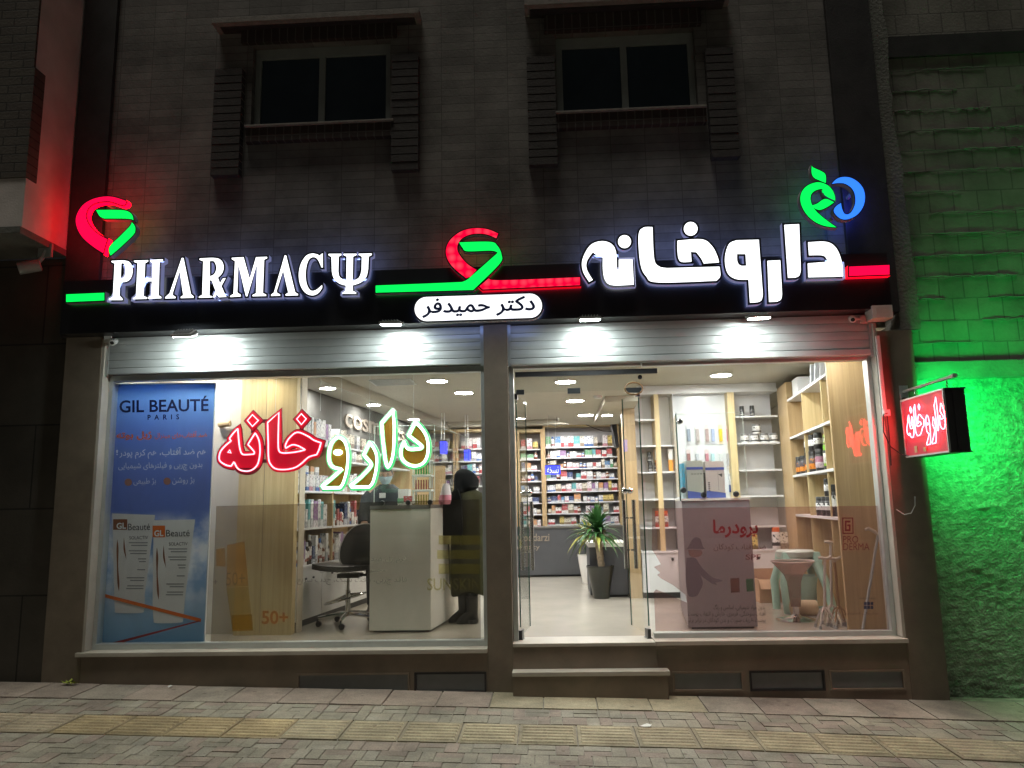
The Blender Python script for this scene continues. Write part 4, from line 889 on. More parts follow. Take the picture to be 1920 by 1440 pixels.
for pl in ([(1475, 292), (1515, 292), (1515, 306), (1475, 306)], [(1475, 306), (1487, 306), (1487, 368), (1475, 368)], [(1487, 355), (1516, 355), (1516, 368), (1487, 368)], [(1504, 320), (1516, 320), (1516, 355), (1504, 355)], [(1492, 320), (1504, 320), (1504, 332), (1492, 332)]): b.prism([toplane(cZ1(pl), YP+0.002)], YP+0.002, None)
part('logo', b, dr, f2)
flet(rtl('بدون مواد شیمیایی، اسانس و رنگ'), (530, 895, 900, 940), dkp, f2, cZ1); flet(rtl('آفتاب سوختگی، قرمزی، خارش و التهاب پوست'), (345, 942, 905, 988), dkp, f2, cZ1); flet(rtl('پوست ظریف صورت و بدن کودکان در برابر پرتو'), (345, 992, 905, 1035), dkp, f2, cZ1)
fpoly('printed_figure', cZ1(smooth([(322, 500, 1), (345, 487), (385, 420), (432, 422), (452, 480), (470, 492, 1), (440, 500), (380, 496)])), gp, f2, YP+0.0010, 'sun hat of the child printed on the film')
fpoly('printed_figure', cZ1(smooth([(345, 502, 1), (440, 503, 1), (450, 525), (432, 548), (400, 556), (360, 545)])), film('skin print', (0.78, 0.58, 0.55), (0.35, 0.18, 0.15), 0.22), f2, YP+0.0012, 'face of the child printed on the film')
fpoly('printed_figure', cZ1(smooth([(335, 560, 1), (395, 560), (425, 600), (455, 640), (520, 700), (582, 718), (588, 728), (545, 740), (555, 752), (520, 745), (440, 690), (425, 665, 1), (452, 745), (412, 835, 1), (350, 832), (328, 700)])), gp, f2, YP+0.0014, 'seated body and reaching arm of the child printed on the film')
fpoly('printed_bucket', cZ1([(650, 708), (715, 705), (718, 808), (655, 812)]), film('brown bucket print', (0.6, 0.45, 0.42), (0.2, 0.08, 0.06), 0.35), f2, YP+0.001, 'brown toy bucket printed on the film')
fpoly('printed_bucket', cZ1([(762, 712), (815, 710), (820, 800), (768, 804)]), film('green bucket print', (0.42, 0.58, 0.45), (0.05, 0.2, 0.09), 0.35), f2, YP+0.001, 'green toy bucket printed on the film')
b = MB()
for i in range(2):
    for k in range(3): 
        x0 = 1612+k*24; y0 = 878+i*28; b.prism([toplane(cZ1([(x0, y0), (x0+20, y0), (x0+20, y0+23), (x0, y0+23)]), YP+0.002)], YP+0.002, None)
part('printed_badge', b, film('navy badge print', (0.2, 0.22, 0.4), (0.03, 0.04, 0.12), 0.6), f2)
flet(rtl('ساخت فرانسه'), (1580, 842, 1695, 862), dkp, f2, cZ1); flet(rtl('نمایندگی انحصاری'), (1470, 950, 1715, 972), pr, f2, cZ1)

# ---- glass door: two leaves swung inwards under a fixed pane
door = thing('glass_door', 'frameless double glass door standing open inwards under a fixed glass pane', 'door', (0.22, YG, 0.5))
zt = at(1080, 735, YG).z
b = MB(); b.box(-0.337, -0.300, 0.105, 0.195, 0.501, 2.774); b.box(-0.299, 0.79, 0.11, 0.19, 2.752, 2.774); part('frame', b, M['aluminium'], door, bevel=0.003)
b = MB(); b.box(-0.299, 0.785, YG-0.005, YG+0.005, zt+0.006, 2.751); tr = part('fixed_pane', b, M['pane'], door)
def rectpx(x0, y0, x1, y1, Y): a, c = at(x0, (y0+y1)/2, Y), at(x1, (y0+y1)/2, Y); zt_, zb_ = at((x0+x1)/2, y0, Y).z, at((x0+x1)/2, y1, Y).z; return a.x, c.x, zb_, zt_
b = MB(); x0, x1, za, zb = rectpx(966, 695, 1232, 704, 0.13); b.box(x0, x1, 0.105, 0.144, za, zb); part('header_bar', b, M['black plastic'], door, bevel=0.002)
for bx in ((968, 731, 983, 740), (1064, 728, 1088, 738), (1173, 727, 1203, 736)):
    b = MB(); x0, x1, za, zb = rectpx(*bx, 0.14); b.box(x0, x1, 0.130, 0.170, za, zb); part('patch_fitting', b, mat('dark fitting', (0.06, 0.065, 0.07), 0.3, 0.5, var=0.1), door, bevel=0.002)
b = MB(); p = at(1188, 729, 0.14); b.tube([(p.x+0.075*math.cos(a), 0.125, p.z+0.052*math.sin(a)) for a in [2*math.pi*i/20 for i in range(20)]], 0.008, n=6, closed=True); part('ring', b, mat('brown ring', (0.28, 0.17, 0.08), 0.5), door)
b = MB(); p = at(1200, 707, 0.13); b.lathe([(0.019, 0.13), (0.019, 0.144)], (p.x, 0, p.z), 16, 0, 'y'); part('knob', b, M['black plastic'], door)
def leaf(hx, ang, sgn, hpx):
    """hinge at hx, leaf of 0.53 m swung into the shop by ang"""
    d = Vector((math.cos(R(ang))*sgn, math.sin(R(ang)), 0)); nrm = Vector((-d.y, d.x, 0)); o = Vector((hx, YG, 0)); L_ = 0.53
    def q(s, h, z): v = o+d*s+nrm*h; return (v.x, v.y, z)
    def slab_(mb, s0, s1, h0, h1, z0, z1): mb.hexa([q(s0, h0, z0), q(s1, h0, z0), q(s1, h1, z0), q(s0, h1, z0), q(s0, h0, z1), q(s1, h0, z1), q(s1, h1, z1), q(s0, h1, z1)])
    b = MB(); slab_(b, 0.012, L_-0.006, -0.005, 0.005, 0.53, zt-0.004); lf = part('door_leaf', b, M['pane'], door)
    b = MB(); slab_(b, L_-0.005, L_, -0.005, 0.005, 0.53, zt-0.004); slab_(b, 0.006, 0.011, -0.005, 0.005, 0.60, zt-0.06); part('glass_edge', b, mat('green glass edge', (0.03, 0.09, 0.07), 0.15, var=0.05), lf)
    for s in (-1, 1):
        b = MB(); v = o+d*(L_-0.07)+nrm*s*0.045; za, zb = 1.02, 1.62
        b.tube([(v.x, v.y, za), (v.x, v.y, zb)], 0.017, n=12)
        for z in (za+0.16, zb-0.16): b.tube([(v.x, v.y, z), tuple(o+d*(L_-0.07)+nrm*s*0.006+Vector((0, 0, z)))], 0.008, n=8)
        part('handle', b, M['chrome'], lf, smooth=True)
    b = MB(); slab_(b, 0.0, 0.085, -0.014, 0.014, 0.50, 0.575); slab_(b, 0.0, 0.10, -0.02, 0.02, 0.485, 0.505); part('pivot', b, M['dark fitting'], lf, bevel=0.002)
    b = MB(); slab_(b, 0.0, 0.06, -0.012, 0.012, zt-0.05, zt); part('pivot', b, M['dark fitting'], lf, bevel=0.002)
    b = MB(); v = o+d*(L_-0.05); b.lathe([(0.012, -0.05), (0.026, -0.035), (0.03, -0.015), (0.012, 0), (0.03, 0.015), (0.026, 0.035), (0.012, 0.05)], (v.x, v.y, 1.70), 14, 0, 'x'); part('lock_knob', b, M['chrome'], lf, smooth=True)
leaf(-0.285, 83, 1, 0); leaf(0.765, 80, -1, 0)

# ================================================================== poster behind the left window
YQ = 0.20; cJ = crop(150, 680, 400/1029)
pc = [at(*cJ([q])[0], YQ) for q in ((160, 103), (655, 99), (600, 1352), (85, 1358))]
po = thing('poster', 'tall blue sunscreen poster with two white tubes and Persian text', 'poster', (pc[2].x-0.35, YQ, min(p.z for p in pc)))
m, nt, bs_ = newmat('poster print'); N, L = nt.nodes, nt.links
tc = N.new('ShaderNodeTexCoord'); sp = N.new('ShaderNodeSeparateXYZ'); L.new(tc.outputs['Generated'], sp.inputs[0])
r = N.new('ShaderNodeValToRGB'); e = r.color_ramp.elements; e[0].position = 0; e[0].color = (0.26, 0.46, 0.66, 1); e[1].position = 1; e[1].color = (0.12, 0.24, 0.55, 1)
for p_, c_ in ((0.12, (0.40, 0.54, 0.70)), (0.34, (0.30, 0.46, 0.72)), (0.5, (0.20, 0.27, 0.56)), (0.62, (0.19, 0.26, 0.56)), (0.8, (0.18, 0.28, 0.60)), (0.93, (0.24, 0.42, 0.76))):
    x = e.new(p_); x.color = (*c_, 1)
L.new(sp.outputs[2], r.inputs[0])
n = N.new('ShaderNodeTexNoise'); n.inputs['Scale'].default_value = 3.4; n.inputs['Detail'].default_value = 7; n.inputs['Roughness'].default_value = 0.6; L.new(tc.outputs['Object'], n.inputs['Vector'])
cr = N.new('ShaderNodeValToRGB'); cr.color_ramp.elements[0].position = 0.42; cr.color_ramp.elements[1].position = 0.60; L.new(n.outputs[0], cr.inputs[0])
br_ = N.new('ShaderNodeValToRGB'); q = br_.color_ramp.elements; q[0].position = 0.1; q[0].color = (0, 0, 0, 1); q[1].position = 0.5; q[1].color = (0, 0, 0, 1)
x = q.new(0.2); x.color = (0.75,)*3+(1,); x = q.new(0.42); x.color = (0.9,)*3+(1,); L.new(sp.outputs[2], br_.inputs[0])
mm = N.new('ShaderNodeMath'); mm.operation = 'MULTIPLY'; L.new(cr.outputs[0], mm.inputs[0]); L.new(br_.outputs[0], mm.inputs[1])
mx = N.new('ShaderNodeMix'); mx.data_type = 'RGBA'; L.new(mm.outputs[0], mx.inputs[0]); L.new(r.outputs[0], mx.inputs[6]); mx.inputs[7].default_value = (0.88, 0.89, 0.92, 1)
L.new(mx.outputs[2], bs_.inputs['Base Color']); bs_.inputs['Roughness'].default_value = 0.35
tlc = N.new('ShaderNodeBsdfTranslucent'); L.new(mx.outputs[2], tlc.inputs[0]); ms_ = N.new('ShaderNodeMixShader'); ms_.inputs[0].default_value = 0.5
L.new(bs_.outputs[0], ms_.inputs[1]); L.new(tlc.outputs[0], ms_.inputs[2]); L.new(ms_.outputs[0], N['Material Output'].inputs[0])
b = MB(); b.prism([[(p.x, p.z) for p in pc]], YQ, YQ+0.006); part('sheet', b, m, po)
b = MB()
for a, c in ((0, 1), (1, 2), (2, 3), (3, 0)): b.tube([pc[a], pc[c]], 0.006, n=6)
part('border', b, mat('white edge', (0.75, 0.76, 0.78), 0.4, var=0.03), po)
def pt(s, box, m_, bold=0.0, Y=YQ-0.004, space=1.0, tl=None):
    (x0, y0), (x1, y1) = cJ([(box[0], box[1]), (box[2], box[3])]); b = MB(); textpx(b, s, x0, y0, x1, y1, Y, tilt=tl, bold=bold, space=space); return part('lettering', b, m_, po)
NV = mat('poster navy', (0.008, 0.012, 0.07), 0.4, var=0); OR = mat('poster orange', (0.75, 0.16, 0.03), 0.4, var=0); WHT = mat('poster white', (0.78, 0.80, 0.86), 0.4, var=0)
pt('GIL BEAUTÉ', (190, 163, 620, 238), NV, 0.018); pt('PARIS', (326, 250, 478, 275), NV, 0.02, space=2.2)
pt(rtl('ضد آفتاب‌های مینرال'), (360, 333, 612, 368), OR, 0.01); pt(rtl('ژیل بوته'), (176, 332, 346, 374), OR, 0.03)
pt(rtl('هم ضد آفتاب، هم کرم پودر')+'', (190, 410, 608, 462), WHT, 0.006); pt('!', (174, 420, 184, 446), WHT, 0.006); pt(rtl('بدون چربی و فیلترهای شیمیایی'), (185, 480, 590, 522), WHT)
pt(rtl('بژ روشن'), (445, 552, 552, 588), WHT); pt(rtl('بژ طبیعی'), (258, 556, 366, 592), WHT)
for cx, cy in ((420, 572), (233, 577)):
    b = MB(); b.prism([toplane(cJ(circle(cx, cy, 18, 20)), YQ-0.004)], YQ-0.004, None); part('colour_dot', b, mat('poster skin tone', (0.36, 0.17, 0.14), 0.5, var=0), po)
TUB = mat('poster tube', (0.80, 0.78, 0.82), 0.4, var=0.06, scale=3); TUS = mat('poster tube grey', (0.74, 0.72, 0.77), 0.4, var=0.05)
for k, (tube_, cap_, lab) in enumerate((([(155, 727, 1), (362, 735, 1), (312, 1120, 1), (310, 1190), (290, 1207), (180, 1207), (168, 1190), (165, 1110, 1)], (160, 755, 228, 806), (176, 772, 222, 802)), ([(355, 760, 1), (555, 756, 1), (505, 1150, 1), (498, 1235), (480, 1254), (370, 1256), (355, 1240), (350, 1150, 1)], (350, 786, 410, 842), (358, 808, 402, 838)))):
    Yk = YQ-0.003-0.0015*k; b = MB(); b.prism([toplane(cJ(smooth(tube_)), Yk)], Yk, None); tb = part('printed_tube', b, TUB if k else TUS, po)
    q = MB(); x0, y0, x1, y1 = cap_; Yl = Yk-0.0008; q.prism([toplane(cJ([(x0, y0), (x1, y0), (x1, y1), (x0, y1)]), Yl)], Yl, None); part('label_square', q, OR if k else mat('poster brown', (0.25, 0.09, 0.05), 0.5, var=0), tb)
    def tl_(s, box, m_, bold=0.0):
        (a0, a1), (b0, b1) = cJ([(box[0], box[1]), (box[2], box[3])]); q = MB(); textpx(q, s, a0, a1, b0, b1, Yl-0.0006, tilt=-0.6, bold=bold); part('lettering', q, m_, tb)
    dx, dy = (0, 0) if k == 0 else (191, 30)
    tl_('GL', lab, WHT, 0.03); tl_('Beauté', (232+dx*0.96, 776+dy, 338+dx, 808+dy), mat('poster grey text', (0.06, 0.06, 0.09), 0.5, var=0)); tl_('SOLACTIV', (238+dx, 836+dy, 328+dx, 852+dy), M['poster grey text'])
    for i, wd_ in enumerate((90, 78, 0, 88, 80, 0, 40, 34, 0, 0, 40, 0, 0, 88, 70, 0, 82, 86)):
        if wd_:
            y0 = 866+dy+i*13; q = MB(); q.prism([toplane(cJ([(326+dx-wd_-i*1.0, y0), (326+dx-i*1.2, y0), (326+dx-i*1.2, y0+5), (326+dx-wd_-i*1.0, y0+5)]), Yl)], Yl, None); part('text_line', q, mat('poster faint text', (0.30, 0.30, 0.34), 0.5, var=0), tb)
    for st_ in ([(180, 850, 1), (186, 900), (184, 980), (190, 1060), (188, 1105, 1), (180, 1060), (178, 980), (176, 900)], [(212, 840, 1), (216, 880), (224, 950, 1), (210, 900)]):
        q = MB(); q.prism([toplane(cJ(smooth([(p[0]+(dx if k else 0), p[1]+(dy+10 if k else 0)) + tuple(p[2:]) for p in st_])), Yl)], Yl, None); part('stripe', q, M['poster brown'], tb)
for k, pl in enumerate(([(105, 1112), (585, 1235), (582, 1252), (575, 1250), (103, 1128)], [(572, 1244), (585, 1246), (190, 1354), (130, 1356)])):
    Yl = YQ-0.0065-0.001*k; q = MB(); q.prism([toplane(cJ(pl), Yl)], Yl, None); part('zigzag_line', q, OR if k == 0 else mat('poster dark red', (0.35, 0.03, 0.03), 0.5, var=0), po)
# ================================================================== inside the shop
ZF, ZC = 0.44, 3.06
mat('shop floor', (0.40, 0.375, 0.315), 0.22, var=0.10, scale=2.2, coat=0.15)
mat('ceiling paint', (0.46, 0.435, 0.355), 0.7, var=0.03); mat('inner wall', (0.58, 0.54, 0.46), 0.6, var=0.05, scale=3); mat('white laminate', (0.74, 0.745, 0.76), 0.35, var=0.03)
mat('charcoal laminate', (0.075, 0.078, 0.085), 0.45, var=0.06); mat('warm grey panel', (0.125, 0.12, 0.11), 0.85, var=0.06, spec=0.2); mat('grey laminate', (0.78, 0.78, 0.74), 0.35, var=0.04)
WD = wood('oak veneer', (0.41, 0.285, 0.145), (0.56, 0.41, 0.225)); WD2 = wood('pale oak', (0.56, 0.435, 0.225), (0.72, 0.585, 0.33))
q = MB(); q.add([(-4.1, 0.2, ZF), (3.9, 0.2, ZF), (3.9, 8.3, ZF), (-4.1, 8.3, ZF)], [(0, 1, 2, 3)]); struct('shop_floor', q, M['shop floor'])
q = MB(); q.box(-4.1, 3.9, 0.31, 8.3, ZC, ZC+0.1)
struct('shop_ceiling', q, M['ceiling paint'])
q = MB(); q.sbox(-3.35, -3.2, 1.15, 7.6, ZF, ZC-0.001); struct('shop_wall_left', q, M['inner wall'])
q = MB(); q.sbox(2.93, 3.05, 0.32, 7.6, ZF, ZC-0.001); struct('shop_wall_right', q, M['inner wall'])
q = MB(); q.box(-4.1, 3.9, 7.62, 7.8, ZF, ZC-0.001); struct('shop_wall_rear', q, M['inner wall'])
q = MB(); q.box(-4.0, -2.97, 1.0, 1.14, ZF, ZC-0.001); struct('shop_wall_front', q, M['inner wall'])
q = MB(); q.box(-4.1, -3.9, 0.33, 1.0, ZF, ZC-0.001); struct('shop_wall_side', q, M['inner wall'])
q = MB()
q.prism([[(-0.62, 0.35), (0.85, 0.35), (1.05, 3.27), (1.15, 5.9), (0.75, 6.0), (0.35, 5.75), (0.12, 5.3), (0.16, 4.95), (0.10, 4.6), (-0.1, 4.25), (-0.42, 4.05), (-0.55, 2.0)]], 2.84, ZC-0.001, plane=lambda a, b, d: (a, b, d))
struct('dropped_ceiling', q, M['ceiling paint'], fix=True)
q = MB(); q.prism([[(0.66, 2.6), (1.05, 2.6), (1.15, 5.2), (0.80, 5.25), (0.66, 5.0)]], 2.77, 2.839, plane=lambda a, b, d: (a, b, d)); struct('ceiling_step', q, M['ceiling paint'], fix=True)
q = MB(); q.sbox(-3.19, -2.60, 1.15, 7.5, 2.94, ZC-0.001); struct('ceiling_bulkhead', q, M['ceiling paint'])
q = MB(); q.box(-3.2, 1.3, 7.0, 7.61, 2.975, ZC-0.001); q.box(-3.2, 1.3, 6.93, 7.0, 3.02, ZC-0.001); struct('ceiling_cornice', q, M['ceiling paint'])
# ---------------- ceiling lights
LAMP = emit('ceiling lamp', (1.0, 0.985, 0.96), 185.0)
def downlight(x, y, z, r, label):
    t = thing('ceiling_light', label, 'ceiling light', (x, y, z), 'round ceiling lights')
    b = MB(); b.lathe([(r+0.014, 0.0), (r+0.014, -0.012), (r, -0.016), (r, -0.004)], (x, y, z), 28); part('rim', b, M['white plastic'], t, smooth=True)
    b = MB(); b.lathe([(r-0.001, -0.006), (r-0.001, -0.012)], (x, y, z), 28); part('diffuser', b, LAMP, t)
def onc(px, py, z): p = onz(px, py, z); return p.x, p.y
x, y = onc(820, 713, ZC); downlight(x, y, ZC, 0.115, 'round ceiling light in the left window nearest the street')
x, y = onc(870, 735, ZC); downlight(x, y, ZC, 0.115, 'round ceiling light in the left window beside the pillar, set farther back')
downlight(-2.71+SK*2.0, 2.0, 2.94, 0.085, 'bulkhead light nearest the wooden column, above the grey header')
downlight(-2.71+SK*3.5, 3.5, 2.94, 0.085, 'bulkhead light above the raised cosmetics letters')
downlight(-2.71+SK*5.3, 5.3, 2.94, 0.085, 'bulkhead light behind the green neon, farthest along the left wall')
x, y = onc(1060, 714, 2.84); downlight(x, y, 2.84, 0.10, 'round ceiling light over the doorway, seen through the fixed pane')
x, y = onc(1078, 750, 2.84); downlight(x, y, 2.84, 0.105, 'round ceiling light in the middle of the dropped ceiling')
x, y = onc(1098, 777, 2.84); downlight(x, y, 2.84, 0.105, 'round ceiling light near the wavy edge of the dropped ceiling')
x, y = onc(1138, 777, 2.77); downlight(x, y, 2.77, 0.07, 'small ceiling light on the lowest step of the dropped ceiling')
x, y = onc(1352, 702, ZC); downlight(x, y, ZC, 0.115, 'round ceiling light above the white shelves on the right')
for (x, y, lb) in ((-0.82, 5.4, 'added unseen ceiling light at the back above the medicine counter'), (-1.5, 0.58, 'added ceiling light just inside the left window, hidden by the shutter'), (1.55, 0.62, 'added ceiling light just inside the right window, hidden by the shutter'), (-1.0, 6.55, 'unseen ceiling light deep in the shop before the medicine shelves'), (2.25, 1.6, 'added unseen ceiling light over the wooden shelving on the right'), (1.2, 1.75, 'added ceiling light before the white shelves, hidden by the shutter'), (0.35, 6.6, 'added unseen ceiling light right above the wide medicine shelf'), (-3.35, 0.62, 'unseen ceiling light over the poster behind the left window')):  # out-of-sight lamps added to brighten desks and shelves
    downlight(x, y, ZC, 0.115 if y > 3 else 0.10, lb)
t = thing('light_strip', 'bright light strip along the top of the right window', 'light', (1.85, 0.45, 2.9))
b = MB(); b.box(1.05, 2.80, 0.42, 0.47, 2.90, 2.93); part('channel', b, M['aluminium'], t)
b = MB(); b.tube([(1.06, 0.445, 2.882), (2.79, 0.445, 2.882)], 0.014, n=12); part('tube', b, emit('strip light', (1.0, 0.95, 0.85), 60.0), t)
for x in (1.3, 2.4):
    b = MB(); b.tube([(x, 0.445, 2.93), (x, 0.445, ZC)], 0.003, n=5); part('hanger', b, M['chrome'], t)
t = thing('spot_lamp', 'small lamp shining down the wooden column in the left window', 'light', (-2.74, 0.72, 2.95))
b = MB(); b.lathe([(0.03, 0.0), (0.045, -0.09), (0.04, -0.092), (0.035, -0.06)], (-2.74, 0.72, 2.99), 16); b.tube([(-2.74, 0.72, 2.98), (-2.74, 0.72, ZC)], 0.008); part('housing', b, M['aluminium'], t, smooth=True)
b = MB(); b.lathe([(0.034, -0.075), (0.034, -0.078)], (-2.74, 0.72, 2.99), 16); part('bulb', b, emit('spot bulb', (1.0, 0.9, 0.7), 220.0), t)

p = onz(1121, 742, 2.84); b = MB(); b.lathe([(0.055, 0.0), (0.055, -0.012), (0.04, -0.03), (0.015, -0.034)], (p.x, p.y, 2.839), 20); solo('smoke_detector', b, M['white plastic'], 'small white smoke detector on the dropped ceiling over the door', 'detector', smooth=True)
a, c = onz(690, 712, ZC), onz(740, 720, ZC); t = thing('ceiling_vent', 'slatted air vent in the ceiling behind the left window', 'vent', (a.x+0.25, a.y+0.2, ZC))
b = MB(); b.box(a.x, a.x+0.5, a.y, a.y+0.02, ZC-0.012, ZC-0.001); b.box(a.x, a.x+0.5, a.y+0.38, a.y+0.40, ZC-0.012, ZC-0.001); b.box(a.x, a.x+0.02, a.y+0.02, a.y+0.38, ZC-0.012, ZC-0.001); b.box(a.x+0.48, a.x+0.5, a.y+0.02, a.y+0.38, ZC-0.012, ZC-0.001); part('frame', b, M['aluminium'], t)
for i in range(7):
    b = MB(); b.box(a.x+0.021, a.x+0.479, a.y+0.05+i*0.048, a.y+0.065+i*0.048, ZC-0.010, ZC-0.002); part('slat', b, M['aluminium'], t)
# ---------------- products
PAL = [('red banded white carton', (0.74, 0.73, 0.72), (0.55, 0.03, 0.04)), ('blue banded white carton', (0.74, 0.74, 0.74), (0.04, 0.16, 0.5)), ('green banded white carton', (0.74, 0.75, 0.72), (0.05, 0.35, 0.12)), ('pink banded white carton', (0.75, 0.72, 0.72), (0.65, 0.25, 0.32)),
       ('yellow carton', (0.75, 0.55, 0.05), (0.25, 0.16, 0.02)), ('orange carton', (0.72, 0.28, 0.05), (0.7, 0.62, 0.5)), ('blue carton', (0.06, 0.25, 0.55), (0.6, 0.68, 0.75)), ('teal carton', (0.04, 0.4, 0.42), (0.65, 0.72, 0.7)),
       ('purple carton', (0.30, 0.13, 0.36), (0.7, 0.66, 0.7)), ('red carton', (0.55, 0.04, 0.05), (0.72, 0.7, 0.68)), ('cream carton', (0.70, 0.64, 0.50), (0.3, 0.2, 0.12)), ('green carton', (0.10, 0.38, 0.15), (0.7, 0.72, 0.66)), ('plain white carton', (0.76, 0.76, 0.75), (0.45, 0.46, 0.5)), ('dark blue carton', (0.03, 0.06, 0.2), (0.5, 0.55, 0.65))]
_ds = lambda c: tuple(0.72*v+0.28*(0.3*c[0]+0.59*c[1]+0.11*c[2]) for v in c)
CM = [carton(n, _ds(a), _ds(c_), random.Random(i).uniform(0.2, 0.45)) for i, (n, a, c_) in enumerate(PAL)]
BOT = [('dark bottle', mat('dark bottle', (0.05, 0.035, 0.03), 0.25, var=0.1)), ('white bottle', mat('white bottle', (0.72, 0.72, 0.72), 0.3, var=0.03)), ('blue bottle', mat('blue bottle', (0.05, 0.14, 0.4), 0.3, var=0.05)), ('brown bottle', mat('brown bottle', (0.18, 0.07, 0.03), 0.25, var=0.05))]
LBL = carton('bottle label', (0.70, 0.70, 0.68), (0.35, 0.1, 0.08), 0.3)
def put(kind, x, y, z, w_, d_, h_, mi, label, cat, group, ang=0.0, mats=None):
    """one pack standing on (x,y,z); its front faces the street"""
    b = MB()
    if kind == 'box':
        b.box(-w_/2, w_/2, 0, d_, 0.0005, h_); b.box(-w_/2+0.004, w_/2-0.004, -0.0006, 0, h_*0.86, h_*0.87)
        me = b.mesh('carton', [CM[mi]], bevel=0.0012, seg=1)
    else:
        r = w_/2; b.lathe([(r*0.96, 0.0005), (r, 0.004), (r, h_*0.16), (r*1.015, h_*0.165), (r*1.015, h_*0.60), (r, h_*0.605), (r, h_*0.70), (r*0.5, h_*0.80), (r*0.55, h_*0.81), (r*0.55, h_*0.99), (r*0.4, h_)], (0, r, 0), 14, mis=[0, 0, 0, 1, 1, 0, 0, 0, 2, 2])
        me = b.mesh('bottle', mats or [BOT[mi][1], LBL, M['white plastic'] if mi in (0, 2, 3) else BOT[2][1]], smooth=True)
    o = bpy.data.objects.new('medicine_box' if kind == 'box' and group.startswith('medicine') else 'carton' if kind == 'box' else 'bottle', me); COL.objects.link(o); o.location = (x, y, z); o.rotation_euler = (0, 0, ang+random.uniform(-0.07, 0.07))
    return tag(o, label, cat, group)
def row(x0, x1, y, z, hmax, where, group, rnd, wr=(0.05, 0.115), pb=0.18, skew=False, dens=0.93, u=None, pal=None, hmin=0.45, hcap=0.19, start=0, total=None):
    """a shelf row filled left to right; skew runs it along the side wall, x then meaning depth"""
    x = x0+rnd.uniform(0, 0.02); k = start
    while x < x1-wr[0]:
        if rnd.random() > dens: x += rnd.uniform(0.03, 0.09); continue
        isb = rnd.random() < pb
        w_ = rnd.uniform(0.045, 0.065) if isb else rnd.uniform(*wr)
        if x+w_ > x1: break
        h_ = min(hcap, hmax*rnd.uniform(hmin, 0.92)); d_ = rnd.uniform(0.05, 0.12)
        mi = rnd.randrange(len(BOT)) if isb else (rnd.choice(pal) if pal else rnd.choice([0, 0, 0, 1, 1, 2, 3, 3, 4, 5, 6, 7, 8, 9, 9, 10, 11, 12, 12, 12, 13, 10]))
        nm = BOT[mi][0] if isb else PAL[mi][0]
        lab = f'{nm}, {ORD[k]} from left on the {where}'
        if skew: put('bottle' if isb else 'box', u+SK*(x+w_/2)-0.02, x+w_/2, z, w_, d_, h_, mi, lab, 'bottle' if isb else 'carton', group, R(90)-R(6.51)*1.0)
        else: put('bottle' if isb else 'box', x+w_/2, y+rnd.uniform(0, 0.02), z, w_, d_, h_, mi, lab, 'bottle' if isb else 'medicine box', group)
        x += w_+rnd.uniform(0.002, 0.012); k += 1
    return k

# ---------------- medicine shelves at the back
YB_ = 7.2
rnd = random.Random(21)
def backunit(x0, x1, zs, top, label, wname, fill=None, post=0.04):
    t = thing('medicine_shelf', label, 'shelf', ((x0+x1)/2, YB_+0.15, ZF))
    b = MB(); b.box(x0, x1, YB_+0.32, YB_+0.34, ZF, top); part('back_panel', b, mat('shelf back', (0.42, 0.41, 0.42), 0.5, var=0.05), t)
    for a in (x0, x1):
        b = MB(); b.box(a-post, a, YB_-0.01, YB_+0.34, ZF, top+0.05); part('post', b, WD, t)
    b = MB(); b.box(x0, x1-post, YB_-0.01, YB_+0.3, top, top+0.05); part('top_board', b, WD2, t)
    for z in zs:
        b = MB(); b.box(x0+0.001, x1-post-0.001, YB_, YB_+0.32, z-0.02, z); part('shelf', b, M['white laminate'], t)
    zz = [top]+list(zs)
    for i, z in enumerate(zs):
        a, c = fill or (x0+0.01, x1-post-0.01)
        row(a, c, YB_+0.015, z, zz[i]-z-0.02, f'{ORD[i]} shelf of the {wname}', 'medicine packs on the back shelves', rnd)
backunit(-0.09, 1.22, [2.588, 2.405, 2.209, 2.02, 1.808, 1.622, 1.428, 1.235], 2.955, 'wide medicine shelf behind the dark counter, full of small cartons', 'wide medicine shelf')
backunit(-0.55, -0.131, [2.565, 2.385, 2.19, 2.0, 1.805, 1.615, 1.42, 1.19], 2.865, 'narrow lit medicine shelf left of the wide one', 'narrow medicine shelf')
backunit(-1.65, -0.60, [2.60, 2.38, 2.16, 1.94, 1.72], 2.90, 'medicine shelf seen through the left window beside the pillar', 'pillar side shelf', (-1.60, -1.2))
backunit(-2.6, -1.70, [2.60, 2.38, 2.16, 1.94, 1.72], 2.90, 'medicine shelf seen through the left window behind the desk glass', 'rear desk shelf', (-2.25, -1.75))
t = thing('service_counter', 'long charcoal counter with raised pharmacy name in front of the medicine shelves', 'counter', (-0.6, 6.2, ZF))
b = MB(); b.box(-2.4, 1.15, 6.2, 6.7, ZF+0.03, 1.20); part('front', b, M['charcoal laminate'], t, bevel=0.004)
b = MB(); b.box(-2.4, 1.15, 6.18, 6.72, 1.201, 1.225); part('worktop', b, M['warm grey panel'], t, bevel=0.003)
b = MB(); b.box(-2.36, 1.11, 6.26, 6.66, ZF, ZF+0.03); part('plinth', b, M['black plastic'], t)
b = MB()
text(b, 'Goodarzi', at(970, 1001, 6.19), at(1030, 1000, 6.19), at(970, 1015, 6.19), at(1030, 1014.5, 6.19), depth=0.012, bold=0.012)
part('lettering', b, mat('beige letter', (0.30, 0.25, 0.20), 0.6, var=0.05), t); b = MB()
text(b, 'Pharmacy', at(951, 1021.5, 6.19), at(1012, 1021, 6.19), at(951, 1033, 6.19), at(1012, 1032.5, 6.19), depth=0.012, bold=0.008); part('lettering', b, mat('beige letter', (0.30, 0.25, 0.20), 0.6, var=0.05), t)
